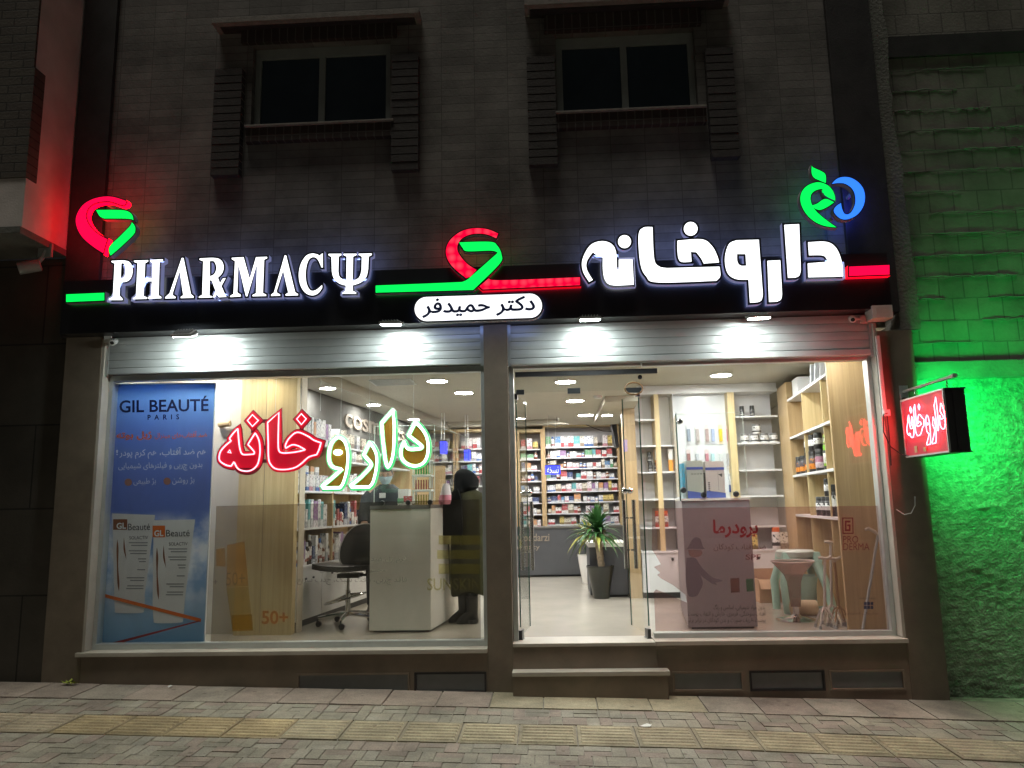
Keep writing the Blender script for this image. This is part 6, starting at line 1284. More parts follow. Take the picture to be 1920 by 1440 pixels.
def device_box(px0, py0, px1, py1, cc, label, side_):
    a, c = at(px0, py0, 1.06), at(px1, py1, 1.06); t = thing('device_carton', label, 'carton', ((a.x+c.x)/2, 1.1, 1.623), 'device cartons on the right desk')
    b = MB(); b.box(a.x, c.x, 1.06, 1.30, 1.623, a.z); part('carton', b, mat(label[:8], cc, 0.5, var=0.04), t, bevel=0.003)
    h_ = a.z-1.623; blu = mat('carton blue', (0.10, 0.14, 0.45), 0.5, var=0.05)
    b = MB(); b.box(a.x, c.x, 1.0575, 1.0595, a.z-h_*0.24, a.z-h_*0.17); b.prism([[(a.x, 1.6235), (c.x, 1.6235), (c.x, 1.623+h_*0.13), ((a.x+c.x)/2, 1.623+h_*0.17), (a.x, 1.623+h_*0.2)]], 1.0575, 1.0595); part('printed_band', b, blu, t)
    b = MB()
    for i in range(5): b.box(a.x+(0.045 if side_ else 0.02)+ (i*0.028 if side_ else 0), a.x+(0.06 if side_ else 0.036)+(i*0.028 if side_ else 0), 1.0575, 1.0595, a.z-h_*(0.37 if side_ else 0.6+i*0.055), a.z-h_*(0.345 if side_ else 0.57+i*0.055))
    if not side_: b.prism([[(c.x-0.06, a.z-h_*0.36), (c.x-0.02, a.z-h_*0.34), (c.x-0.025, a.z-h_*0.44)]], 1.0575, 1.0595); b.box(a.x+0.115, a.x+0.117, 1.0575, 1.0595, 1.623+h_*0.2, a.z-h_*0.32)
    part('print', b, mat('dark print ink', (0.10, 0.10, 0.10), 0.5, var=0), t)
device_box(1286, 864, 1321, 932, (0.50, 0.52, 0.47), 'grey green device carton with blue bands on the right desk', True); device_box(1321.5, 865, 1361, 932, (0.66, 0.60, 0.58), 'pale pink white device carton with blue bands on the right desk', False)
a, c = at(1278, 869, 1.0), at(1286.5, 932, 1.0); b = MB(); b.box(a.x, c.x, 1.0, 1.16, 1.623, a.z)
for i in range(4): b.box(a.x-0.0005, c.x+0.0005, 0.9985, 1.0, 1.66+i*0.07, 1.68+i*0.07)
pack('carton', b, carton('sky blue print', (0.10, 0.45, 0.70), (0.6, 0.72, 0.78), 0.3), 'slim sky blue carton beside the device cartons on the right desk', 'carton', 'device cartons on the right desk', bevel=0.002)

# ---------------- bar stool, mint commode chair, walking sticks, box
p = onz(1494, 1163, ZF); sx, sy = p.x, p.y
bst = thing('bar_stool', 'clear smoky bar stool with a goblet shaped seat behind the pink film', 'stool', (sx, sy, ZF))
SMK = film('smoky acrylic', (0.80, 0.72, 0.68), (0.45, 0.36, 0.32), 0.35)
zr = at(1494, 1052, sy).z
b = MB(); b.lathe([(0.195, 0.0), (0.195, 0.008), (0.14, 0.022), (0.05, 0.04), (0.032, 0.06)], (sx, sy, ZF), 32); part('base', b, M['chrome'], bst, smooth=True)
b = MB(); b.lathe([(0.03, 0.05), (0.03, 0.2), (0.035, 0.21)], (sx, sy, ZF), 18); part('column', b, M['chrome'], bst, smooth=True)
b = MB(); b.lathe([(0.045, 0.13), (0.055, 0.22), (0.065, 0.36), (0.09, zr-ZF-0.13), (0.15, zr-ZF-0.06), (0.195, zr-ZF-0.01), (0.2, zr-ZF), (0.19, zr-ZF), (0.145, zr-ZF-0.05), (0.085, zr-ZF-0.12)], (sx, sy, ZF), 32); part('seat', b, SMK, bst, smooth=True)
b = MB(); b.tube([(sx+0.2*math.cos(q_), sy+0.2*math.sin(q_), zr) for q_ in [2*math.pi*i/32 for i in range(32)]], 0.006, n=6, closed=True); part('rim', b, mat('pale rim', (0.7, 0.62, 0.58), 0.2, var=0), bst)
MINT = mat('mint plastic', (0.40, 0.68, 0.58), 0.4, var=0.06); 
my = sy+0.62; mx = at(1500, 1100, my).x
cm = thing('commode_chair', 'mint green plastic chair with a white lid behind the bar stool', 'chair', (mx, my, ZF))
zl = at(1500, 1030, my).z
b = MB(); b.lathe([(0.17, zl-ZF-0.085), (0.195, zl-ZF-0.07), (0.20, zl-ZF-0.02), (0.185, zl-ZF-0.006), (0.05, zl-ZF)], (mx-0.02, my, ZF), 28, sy=0.9); part('lid', b, mat('mint white', (0.62, 0.72, 0.66), 0.35, var=0.03), cm, smooth=True)
b = MB()
for s in (-1, 1): b.hexa([(mx+s*0.16-0.04, my-0.15, zl-0.10), (mx+s*0.16+0.04, my-0.15, zl-0.10), (mx+s*0.16+0.04, my+0.15, zl-0.10), (mx+s*0.16-0.04, my+0.15, zl-0.10), (mx+s*0.16-0.03, my-0.13, zl-0.02), (mx+s*0.16+0.03, my-0.13, zl-0.02), (mx+s*0.16+0.03, my+0.13, zl-0.02), (mx+s*0.16-0.03, my+0.13, zl-0.02)])
b.box(mx-0.2, mx+0.2, my-0.16, my+0.16, zl-0.13, zl-0.1); part('seat_frame', b, MINT, cm, bevel=0.01)
for sx_, sy_ in ((-1, -1), (1, -1), (1, 1), (-1, 1)):
    b = MB(); b.tube([(mx+sx_*0.15, my+sy_*0.12, zl-0.13), (mx+sx_*0.21, my+sy_*0.17, ZF+0.3), (mx+sx_*(0.20 if sx_ < 0 else 0.26), my+sy_*0.2, ZF)], [0.05, 0.045, 0.04], n=10); part('leg', b, MINT, cm, smooth=True)
b = MB(); b.lathe([(0.12, 0.0), (0.16, 0.24), (0.15, 0.24), (0.11, 0.02)], (mx+0.05, my+0.02, ZF+0.12), 20); part('bucket', b, mat('pale mint', (0.4, 0.6, 0.54), 0.4, var=0.05), cm, smooth=True)
b = MB(); b.lathe([(0.05, -0.13), (0.075, -0.12), (0.075, 0.12), (0.05, 0.13)], (sx+0.17, sy+0.3, ZF+0.076), 18, 0, 'x'); solo('foam_roll', b, mat('cream foam', (0.62, 0.52, 0.34), 0.8, var=0.1, bump=0.2), 'cream foam roll lying beside the stool base', 'roll', smooth=True)
def stick(px, py_top, px_b, py_b, quad, m_, label, hand=1, w_=0.012):
    f = onz(px_b, py_b, ZF); y = f.y; tp_ = at(px, py_top, y); t = thing('walking_stick', label, 'walking stick', (f.x, y, ZF), 'walking sticks in the right window')
    zb_ = ZF+0.16 if quad else ZF+0.03; b = MB(); b.tube([(f.x, y, zb_), (tp_.x, y, tp_.z-0.03)], w_, n=10); part('shaft', b, m_, t, smooth=True)
    b = MB(); b.tube([(tp_.x-0.055*hand, y, tp_.z+0.002), (tp_.x-0.02*hand, y, tp_.z), (tp_.x+0.02*hand, y, tp_.z-0.008), (tp_.x+0.06*hand, y, tp_.z+0.012)], [0.012, 0.015, 0.015, 0.012], n=10); b.tube([(tp_.x, y, tp_.z-0.035), (tp_.x, y, tp_.z)], w_*1.1, n=10); part('handle', b, mat('cream handle', (0.6, 0.54, 0.46), 0.4, var=0.05) if quad else M['grey paint'], t, smooth=True)
    if quad:
        for k in range(4):
            a_ = R(45+90*k); e_ = Vector((f.x+0.10*math.cos(a_), y+0.09*math.sin(a_), ZF+0.02)); b = MB(); b.tube([(f.x, y, zb_+0.03), (f.x+0.05*math.cos(a_), y+0.045*math.sin(a_), zb_-0.01), e_], 0.007, n=8); lg = part('foot', b, m_, t, smooth=True)
            b = MB(); b.lathe([(0.016, -0.02), (0.012, 0.012)], e_, 12); part('rubber_tip', b, M['grey paint'], lg)
    else:
        b = MB(); b.lathe([(0.018, 0), (0.014, 0.04)], (f.x, y, ZF), 12); part('rubber_tip', b, M['black rubber'], t)
stick(1557, 1016, 1562, 1172, True, mat('satin aluminium', (0.70, 0.68, 0.66), 0.35, 0.4, var=0.04), 'four footed silver walking stick with the taller cream handle'); stick(1546, 1046, 1549, 1178, True, M['satin aluminium'], 'four footed silver walking stick with the lower cream handle, next to the stool'); stick(1564, 1047, 1576, 1176, True, mat('bronze tube', (0.42, 0.26, 0.14), 0.3, 0.6, var=0.1), 'bronze four footed walking stick close to the oak end panel')
f = onz(1617, 1178, ZF); fy = 0.5
t = thing('walking_stick', 'single grey walking stick leaning on the oak end panel', 'walking stick', (2.62, fy, ZF), 'walking sticks in the right window')
a, c = at(1616, 1172, 0.62), at(1648, 1000, 0.72); b = MB(); b.tube([(a.x, 0.62, ZF+0.02), (c.x, 0.74, c.z-0.01)], 0.012, n=10); part('shaft', b, M['grey paint'], t, smooth=True)
b = MB(); e_ = at(1622, 992, 0.74); b.tube([(c.x, 0.74, c.z-0.015), (c.x-0.03, 0.74, c.z+0.015), (e_.x+0.03, 0.74, e_.z+0.005), (e_.x, 0.74, e_.z-0.006)], [0.012, 0.016, 0.016, 0.013], n=10); part('handle', b, M['cream handle'], t, smooth=True)
b = MB(); b.lathe([(0.018, 0), (0.014, 0.04)], (a.x, 0.62, ZF), 12); part('rubber_tip', b, M['black rubber'], t)
CB = mat('cardboard', (0.45, 0.30, 0.18), 0.8, var=0.12, scale=8)
p = onz(1446, 1130, ZF); bx_ = thing('cardboard_box', 'open cardboard box on the floor beside the mint chair', 'box', (p.x, p.y, ZF))
x0, x1, y0, y1, h_ = p.x-0.13, p.x+0.13, p.y-0.02, p.y+0.25, 0.26; b = MB()
b.box(x0, x1, y0, y0+0.006, ZF, ZF+h_); b.box(x0, x1, y1-0.006, y1, ZF, ZF+h_+0.1); b.box(x0, x0+0.006, y0+0.006, y1-0.006, ZF, ZF+h_); b.box(x1-0.006, x1, y0+0.006, y1-0.006, ZF, ZF+h_+0.12); b.box(x0, x1, y0, y1, ZF, ZF+0.006); part('carton', b, CB, bx_)
b = MB(); b.hexa([(x0, y0, ZF+h_), (x1, y0, ZF+h_), (x1, y0-0.004, ZF+h_), (x0, y0-0.004, ZF+h_), (x0, y0-0.09, ZF+h_-0.10), (x1, y0-0.09, ZF+h_-0.10), (x1, y0-0.094, ZF+h_-0.10), (x0, y0-0.094, ZF+h_-0.10)]); part('flap', b, CB, bx_)
b = MB(); b.box(x0+0.02, x1-0.06, y0+0.03, y1-0.05, ZF+0.05, ZF+h_-0.03); solo('red_pack', b, CM[9], 'red pack lying inside the open cardboard box', 'carton', bevel=0.004)
gw = random.Random(77)
for i, (px, cc, w_, h_) in enumerate(((1395, 4, 0.12, 0.22), (1412, 4, 0.10, 0.18), (1470, 10, 0.09, 0.2))):
    x = at(px, 1020, YW).x; b = MB(); b.box(x-w_/2, x+w_/2, YW-0.03, YW+0.09, 1.0, 1.0+h_); b.box(x-w_/2+0.01, x+w_/2-0.01, YW-0.031, YW-0.03, 1.0+h_*0.8, 1.0+h_*0.81); pack('carton', b, CM[cc], ('yellow carton on the white cupboard worktop, left of the red capped bottle', 'yellow carton touching the red capped bottle on the worktop', 'cream carton on the worktop behind the mint lid')[i], 'carton', 'packs on the white cupboard worktop', bevel=0.003)
jar(1440, YW+0.03, 1.0, 0.10, 0.26, [M['white bottle'], M['black and white label'], REDB[2]], 'white printed bottle with a red cap on the cupboard worktop', 'packs on the white cupboard worktop', 'bottle', 'bottle')

# ---------------- potted plants
def lathe_pot(nm, c, prof, m_, label, cat='plant'):
    t = thing(nm, label, cat, c); b = MB(); b.lathe(prof, c, 32); part('pot', b, m_, t, smooth=True); return t
p = onz(1129, 1124, ZF); px_, py_ = p.x, p.y+0.12
hp = at(1130, 1060, py_).z-ZF
pl = lathe_pot('potted_plant', (px_, py_, ZF), [(0.092, 0.0), (0.098, 0.01), (0.138, hp*0.6), (0.165, hp-0.03), (0.172, hp-0.02), (0.172, hp), (0.16, hp), (0.155, hp-0.05)], mat('dark green glaze', (0.008, 0.010, 0.006), 0.3, var=0.35, scale=6, coat=0.4), 'spiky dragon plant on a thick bare stem in a glossy dark green pot')
b = MB(); b.lathe([(0.01, 0), (0.154, 0.001)], (px_, py_, ZF+hp-0.04), 24); part('soil', b, mat('soil', (0.05, 0.035, 0.022), 0.95, var=0.3, scale=30), pl)
tp_ = [at(x, y, py_) for x, y in ((1128, 1062), (1125, 1040), (1122, 1020), (1121, 1005))]; tp_ = [Vector((v.x, py_, v.z)) for v in tp_]
tr_ = []
for i in range(13):
    s_ = i/12*3; k = min(2, int(s_)); v = tp_[k].lerp(tp_[k+1], s_-k); tr_.append(v)
b = MB(); b.tube(tr_, [0.040+(0.004 if i % 2 else 0) for i in range(13)], n=12); b.tube([tr_[-1], tr_[-1]+Vector((0.05, 0, 0.05)), tr_[-1]+Vector((0.10, 0, 0.06))], [0.038, 0.033, 0.025], n=10); part('stem', b, mat('bark', (0.28, 0.22, 0.15), 0.85, var=0.3, scale=30, bump=0.6), pl, smooth=True)
LEAF = mat('dark leaf', (0.035, 0.115, 0.03), 0.35, var=0.45, scale=5); LEAF2 = mat('yellowing leaf', (0.30, 0.30, 0.05), 0.5, var=0.4, scale=6); LEAFO = mat('orange dry leaf', (0.5, 0.25, 0.06), 0.6, var=0.3)
def leafblade(b, c, az, el, ln, wd_, droop, mi):
    c = Vector(c); n = 8; h = Vector((math.cos(az), math.sin(az), 0)); sd_ = Vector((-h.y, h.x, 0)); o = len(b.v)
    for i in range(n+1):
        t = i/n; r_ = ln*t*math.cos(el); z = ln*t*math.sin(el)-droop*t*t*ln; w2 = wd_*(math.sin(math.pi*min(1, t*0.86+0.14))**0.7)*(1-t**4)
        p_ = c+h*r_*(1-0.15*droop*t)+Vector((0, 0, z)); b.v += [tuple(p_-sd_*w2+Vector((0, 0, w2*0.35))), tuple(p_), tuple(p_+sd_*w2+Vector((0, 0, w2*0.35)))]
    for i in range(n):
        q = o+3*i; b.f += [(q, q+3, q+4, q+1), (q+1, q+4, q+5, q+2)]; b.m += [mi, mi]; b.a += [None, None]
rl = random.Random(4); b = MB(); hub = tr_[-1]+Vector((0, 0, 0.0))
for i in range(96):
    t = i/96; az = i*2.399; el = R(86-82*t+rl.uniform(-9, 9)); ln = rl.uniform(0.33, 0.47); leafblade(b, hub+Vector((0.01*math.cos(az), 0.01*math.sin(az), 0.16*(1-t)-0.02)), az, el, ln, rl.uniform(0.020, 0.030), rl.uniform(0.15, 0.45)+0.35*t, 0 if t < 0.93 or rl.random() < 0.5 else 1)
for i, az in enumerate((0.2, 0.5, 2.6, -0.3)): leafblade(b, hub+Vector((0, 0, -0.02)), az, R(-2), rl.uniform(0.2, 0.3), 0.018, 0.7, (2, 1, 1, 2)[i])
part('leaves', b, [LEAF, LEAF2, LEAFO], pl, smooth=True)
p = onz(1106, 1094, ZF); qx, qy = p.x, p.y+0.05; hq = at(1106, 1040, qy).z-ZF
pl2 = lathe_pot('potted_plant', (qx, qy, ZF), [(0.10, 0.0), (0.105, 0.01), (0.15, hq*0.7), (0.165, hq), (0.15, hq), (0.145, hq-0.04)], mat('white glaze', (0.72, 0.71, 0.68), 0.25, var=0.03), 'yellow tipped plant in a tall white pot half hidden by the dark pot')
b = MB(); b.tube([(qx, qy, ZF+hq-0.05), (qx+0.02, qy, ZF+hq+0.12), (qx, qy, ZF+hq+0.3)], 0.045, n=10); part('stem', b, M['bark'], pl2, smooth=True)
b = MB()
for i in range(46):
    t = i/46; leafblade(b, (qx, qy, ZF+hq+0.3), i*2.399, R(70-100*t), rl.uniform(0.32, 0.48), 0.020, 0.3+0.4*t, 0 if rl.random() < 0.65 else 1)
part('leaves', b, [LEAF, LEAF2], pl2, smooth=True)
# ================================================================== people
SKN = mat('skin', (0.46, 0.29, 0.21), 0.5, var=0.06, scale=12); SCR = mat('slate scrubs', (0.035, 0.042, 0.048), 0.85, var=0.2, scale=14, bump=0.25, bscale=30); HAIRM = mat('dark hair', (0.02, 0.016, 0.013), 0.5, var=0.3, scale=40)
def head(parent, c, face, skin_m, hair_m=None, mask=None, scale=1.0):
    """head with brow, nose, mouth, ears and eyes, turned to the direction face"""
    f = Vector(face).normalized(); up = Vector((0, 0, 1)); up = (up-f*up.dot(f)).normalized(); s = f.cross(up)
    c = Vector(c); n, m_ = 26, 20; b = MB()
    def pos(a, e):
        x = math.sin(a)*math.cos(e); y = math.cos(a)*math.cos(e); z = math.sin(e)
        rx, ry, rz = 0.076, 0.095, 0.118
        if z < 0: rx *= 1-0.28*(-z)**1.4; ry *= 1-0.12*(-z)
        d = 1.0; front = max(0, y)**6 * math.exp(-(x/0.18)**2)
        nose = 0.026*math.exp(-((z+0.12)/0.17)**2)*math.exp(-(x/0.13)**2)*(y > 0)
        brow = 0.006*math.exp(-((z-0.18)/0.10)**2)*(y > 0.3); eye = -0.010*math.exp(-((z-0.04)/0.10)**2)*math.exp(-((abs(x)-0.36)/0.16)**2)*(y > 0.2)
        chin = 0.012*math.exp(-((z+0.85)/0.15)**2)*(y > 0)
        mouth = 0.006*math.exp(-((z+0.48)/0.06)**2)*math.exp(-(x/0.28)**2)*(y > 0)
        return c+(s*x*rx+f*(y*ry+(nose+brow+eye+chin+mouth)*1.0)+up*z*rz)*scale
    for i in range(m_+1):
        e = -math.pi/2+math.pi*i/m_
        for k in range(n): b.v.append(tuple(pos(2*math.pi*k/n, e)))
    for i in range(m_):
        for k in range(n):
            l = (k+1) % n; b.f.append((i*n+k, i*n+l, (i+1)*n+l, (i+1)*n+k)); b.m.append(0); b.a.append(None)
    hd_ = part('head', b, skin_m, parent, smooth=True, fix=True)
    for sg in (-1, 1):
        e_ = c+(s*sg*0.076-f*0.005-up*0.005)*scale; b = MB(); o = [(0.0, -0.028), (0.012, -0.022), (0.018, 0.0), (0.016, 0.022), (0.004, 0.03), (-0.008, 0.018), (-0.008, -0.015)]
        b.v = [tuple(e_+(-f*p[0]+up*p[1]+s*sg*0.004)*scale) for p in o]+[tuple(e_+(-f*p[0]*1.1+up*p[1]+s*sg*0.016)*scale) for p in o]; N_ = len(o)
        b.f = [tuple(range(N_)), tuple(range(N_, 2*N_))]+[(i, (i+1) % N_, N_+(i+1) % N_, N_+i) for i in range(N_)]; b.m = [0]*len(b.f); b.a = [None]*len(b.f); part('ear', b, skin_m, hd_, smooth=True, fix=True)
        b = MB(); ec = c+(s*sg*0.029+f*0.080+up*0.006)*scale; b.lathe([(0.001, -0.010), (0.008, -0.006), (0.011, 0), (0.008, 0.006), (0.001, 0.010)], ec, 10); part('eye', b, mat('eye', (0.35, 0.33, 0.31), 0.2, var=0), hd_, smooth=True)
        b = MB(); bc_ = c+(s*sg*0.03+f*0.090+up*0.024)*scale; b.tube([bc_-s*sg*0.016, bc_+up*0.004, bc_+s*sg*0.018-up*0.003-f*0.006], [0.003, 0.0045, 0.002], n=6); part('eyebrow', b, HAIRM, hd_)
    if hair_m:
        b = MB()
        for i in range(11):
            e = math.pi*(0.06+0.44*i/10)
            for k in range(n):
                a = 2*math.pi*k/n; ee = e if math.cos(a) > 0.45 else e-0.55*(0.45-math.cos(a))
                ee = max(ee, -0.3) if math.cos(a) <= 0.45 else max(ee, 0.42); v = pos(a, min(math.pi/2, ee)); b.v.append(tuple(c+(v-c)*(1.075+0.01*noise.noise(v*40))))
        for i in range(10):
            for k in range(n):
                l = (k+1) % n; b.f.append((i*n+k, i*n+l, (i+1)*n+l, (i+1)*n+k)); b.m.append(0); b.a.append(None)
        part('hair', b, hair_m, hd_, smooth=True)
    if mask:
        b = MB(); rows = 7
        for i in range(rows):
            z = -0.80+0.78*i/(rows-1)
            for k in range(13):
                a = -1.25+2.5*k/12; v = pos(a, math.asin(max(-0.98, z))); out_ = (v-c); out_ -= up*out_.dot(up); b.v.append(tuple(v+out_.normalized()*(0.007+0.003*math.sin(i*2.2))))
        for i in range(rows-1):
            for k in range(12): q = i*13+k; b.f.append((q, q+1, q+14, q+13)); b.m.append(0); b.a.append(None)
        mk = part('face_mask', b, mask, parent, smooth=True)
        b = MB()
        for sg in (-1, 1): b.tube([pos(sg*1.25, -0.1)+s*sg*0.006, c+(s*sg*0.086-f*0.012+up*0.012)*scale], 0.0015, n=4); b.tube([pos(sg*1.25, -0.7)+s*sg*0.006, c+(s*sg*0.084-f*0.014-up*0.02)*scale], 0.0015, n=4)
        part('strap', b, M['white plastic'], mk)
    return hd_
def hand_joints(w_, d, side, palm):
    """palm, four bent fingers of unequal length and a thumb on the palm's side"""
    w_ = Vector(w_); d = Vector(d).normalized(); pn = Vector(palm); pn = (pn-d*pn.dot(d)).normalized(); s = d.cross(pn)*side
    J = [(*w_, 0.021), (*(w_+d*0.045), (0.034))]; E_ = [(0, 1)]
    for k, (off, ln) in enumerate(((-0.030, 0.068), (-0.010, 0.078), (0.010, 0.073), (0.029, 0.058))):
        b0 = w_+d*(0.088-abs(off)*0.25)+s*off; p1 = b0+d*ln*0.45+pn*ln*0.08; p2 = p1+d*ln*0.32+pn*ln*0.22; p3 = p2+d*ln*0.16+pn*ln*0.26
        o = len(J); J += [(*b0, 0.0095), (*p1, 0.009), (*p2, 0.0083), (*p3, 0.007)]; E_ += [(1, o), (o, o+1), (o+1, o+2), (o+2, o+3)]
    t0 = w_+d*0.03-s*0.028; t1 = t0+d*0.032-s*0.026+pn*0.01; t2 = t1+d*0.028-s*0.010+pn*0.012; o = len(J); J += [(*t0, 0.012), (*t1, 0.010), (*t2, 0.008)]; E_ += [(1, o), (o, o+1), (o+1, o+2)]
    return J, E_
def limb(parent, pts, m_, nm): b = MB(); b.tube([p[:3] for p in pts], [p[3] for p in pts], n=14); return part(nm, b, m_, parent, smooth=True)

# ---- the man in scrubs behind the desk
py = 2.25; fc = at(723, 893, py); gx = fc.x
man = thing('person', 'man in dark slate scrubs and a pale blue face mask standing behind the left desk', 'person', (gx, py, ZF))
face = Vector((0.16, -1, -0.22)).normalized(); hc = Vector((gx, py, fc.z+0.015)); H0 = hc.z
sh_z = H0-0.205; by = py+0.07
J = [(gx-0.06, by, 1.33, 0.14), (gx-0.05, by, 1.50, 0.135), (gx-0.03, by, sh_z-0.14, 0.155), (gx-0.01, by, sh_z, 0.085), (gx, by-0.02, sh_z+0.09, 0.05), (gx, py+0.01, H0-0.07, 0.05),
     (gx-0.19, by, sh_z-0.02, 0.068), (gx-0.25, by-0.05, sh_z-0.30, 0.05), (gx-0.16, by-0.27, sh_z-0.42, 0.038),
     (gx+0.17, by, sh_z-0.03, 0.068), (gx+0.22, by-0.04, sh_z-0.30, 0.05), (gx+0.10, by-0.28, sh_z-0.40, 0.038),
     (gx-0.14, by, 1.22, 0.10), (gx-0.14, by-0.01, 0.92, 0.07), (gx-0.15, by+0.01, 0.56, 0.045), (gx+0.03, by, 1.22, 0.10), (gx+0.03, by-0.01, 0.92, 0.07), (gx+0.04, by+0.01, 0.56, 0.045)]
E_ = [(0, 1), (1, 2), (2, 3), (3, 4), (4, 5), (3, 6), (6, 7), (7, 8), (3, 9), (9, 10), (10, 11), (0, 12), (12, 13), (13, 14), (0, 15), (15, 16), (16, 17)]
for (wi, sd_) in ((8, 1), (11, -1)):
    w_ = Vector(J[wi][:3]); e_ = Vector(J[wi-1][:3]); j2, e2 = hand_joints(w_+(w_-e_).normalized()*0.02, (w_-e_), sd_, (0, 0, -1)); o = len(J); J += j2; E_ += [(a+o, b_+o) for a, b_ in e2]+[(wi, o)]
part('body', skin(J, E_, 0, 1), SKN, man)
head(man, hc, face, SKN, HAIRM, mat('pale blue mask', (0.55, 0.70, 0.80), 0.7, var=0.06, scale=20))
b = MB(); loft(b, [(gx-0.06, by, 1.12, 0.20, 0.15, 0), (gx-0.06, by, 1.30, 0.195, 0.145, 0), (gx-0.045, by, sh_z-0.25, 0.205, 0.14, 0), (gx-0.02, by, sh_z-0.09, 0.22, 0.13, 0), (gx-0.01, by, sh_z-0.01, 0.205, 0.125, 0), (gx, by-0.01, sh_z+0.05, 0.145, 0.112, 0), (gx, by-0.015, sh_z+0.10, 0.08, 0.085, 0)], 24); part('tunic', b, SCR, man, smooth=True)
limb(man, [(gx-0.17, by, sh_z-0.01, 0.075), (gx-0.21, by-0.01, sh_z-0.06, 0.085), (gx-0.245, by-0.045, sh_z-0.26, 0.074), (gx-0.235, by-0.10, sh_z-0.33, 0.064)], SCR, 'sleeve'); limb(man, [(gx+0.14, by, sh_z-0.01, 0.075), (gx+0.185, by-0.01, sh_z-0.06, 0.085), (gx+0.215, by-0.035, sh_z-0.26, 0.074), (gx+0.20, by-0.10, sh_z-0.33, 0.064)], SCR, 'sleeve')
for s in (-0.14, 0.03): limb(man, [(gx+s, by, 1.26, 0.115), (gx+s, by-0.01, 0.92, 0.088), (gx+s*1.05, by+0.01, ZF+0.09, 0.07)], mat('black trousers', (0.02, 0.02, 0.023), 0.8, var=0.2), 'trouser_leg')
for s in (-0.15, 0.04): b = MB(); loft(b, [(gx+s, by-0.06, ZF, 0.05, 0.13, 0), (gx+s, by-0.06, ZF+0.03, 0.052, 0.132, 0), (gx+s, by-0.03, ZF+0.07, 0.045, 0.085, 0), (gx+s, by, ZF+0.11, 0.05, 0.055, 0)], 16); part('shoe', b, M['black rubber'], man, smooth=True)
bp = at(717, 929, by-0.15); b = MB(); b.rbox((bp.x, by-0.148, bp.z), 0.035, 0.002, 0.028, 0.05); part('badge', b, M['white plastic'], man)

# ---- the woman in black at the desk, seen from behind
wy = 1.62; wx = -0.86; f0 = onz(872, 1160, ZF)
wo = thing('person', 'woman in a black headscarf, olive coat and black boots leaning at the left desk', 'person', (wx, wy, ZF))
hw = at(871, 901, wy); hx, hz = hw.x, hw.z
OLC = mat('olive coat', (0.042, 0.040, 0.020), 0.9, var=0.18, scale=10, bump=0.2, bscale=40, spec=0.1); BKC = mat('black cloth', (0.006, 0.0065, 0.007), 0.9, var=0.3, scale=10, bump=0.3, bscale=25, spec=0.12)
sz_ = hz-0.155; bx = at(868, 1000, wy).x+0.03
J = [(bx+0.02, wy, 1.25, 0.15), (bx+0.02, wy, 1.45, 0.13), (bx+0.015, wy, sz_-0.1, 0.14), (bx+0.01, wy, sz_, 0.08), (hx+0.01, wy+0.03, sz_+0.05, 0.045), (hx, wy+0.06, hz-0.03, 0.05),
     (bx-0.15, wy+0.03, sz_-0.02, 0.06), (bx-0.22, wy+0.12, sz_-0.26, 0.045), (bx-0.30, wy+0.25, sz_-0.18, 0.033), (bx+0.17, wy+0.02, sz_-0.02, 0.06), (bx+0.2, wy+0.1, sz_-0.28, 0.045), (bx+0.05, wy+0.28, sz_-0.26, 0.033),
     (bx-0.06, wy, 1.12, 0.10), (bx-0.04, wy-0.01, 0.86, 0.065), (bx-0.03, wy-0.02, 0.54, 0.04), (bx+0.09, wy, 1.12, 0.10), (bx+0.08, wy-0.02, 0.86, 0.065), (bx+0.06, wy-0.10, 0.54, 0.04)]
for (wi, sd_) in ((8, 1), (11, -1)):
    w_ = Vector(J[wi][:3]); e0 = Vector(J[wi-1][:3]); j2, e2 = hand_joints(w_+(w_-e0).normalized()*0.02, (w_-e0), sd_, (0, 0, -1)); o = len(J); J += j2
    if wi == 8: EW = [(0, 1), (1, 2), (2, 3), (3, 4), (4, 5), (3, 6), (6, 7), (7, 8), (3, 9), (9, 10), (10, 11), (0, 12), (12, 13), (13, 14), (0, 15), (15, 16), (16, 17)]
    EW += [(a+o, b_+o) for a, b_ in e2]+[(wi, o)]
part('body', skin(J, EW, 0, 1), SKN, wo)
head(wo, (hx-0.01, wy+0.07, hz-0.0), (-0.75, 0.65, -0.35), SKN)
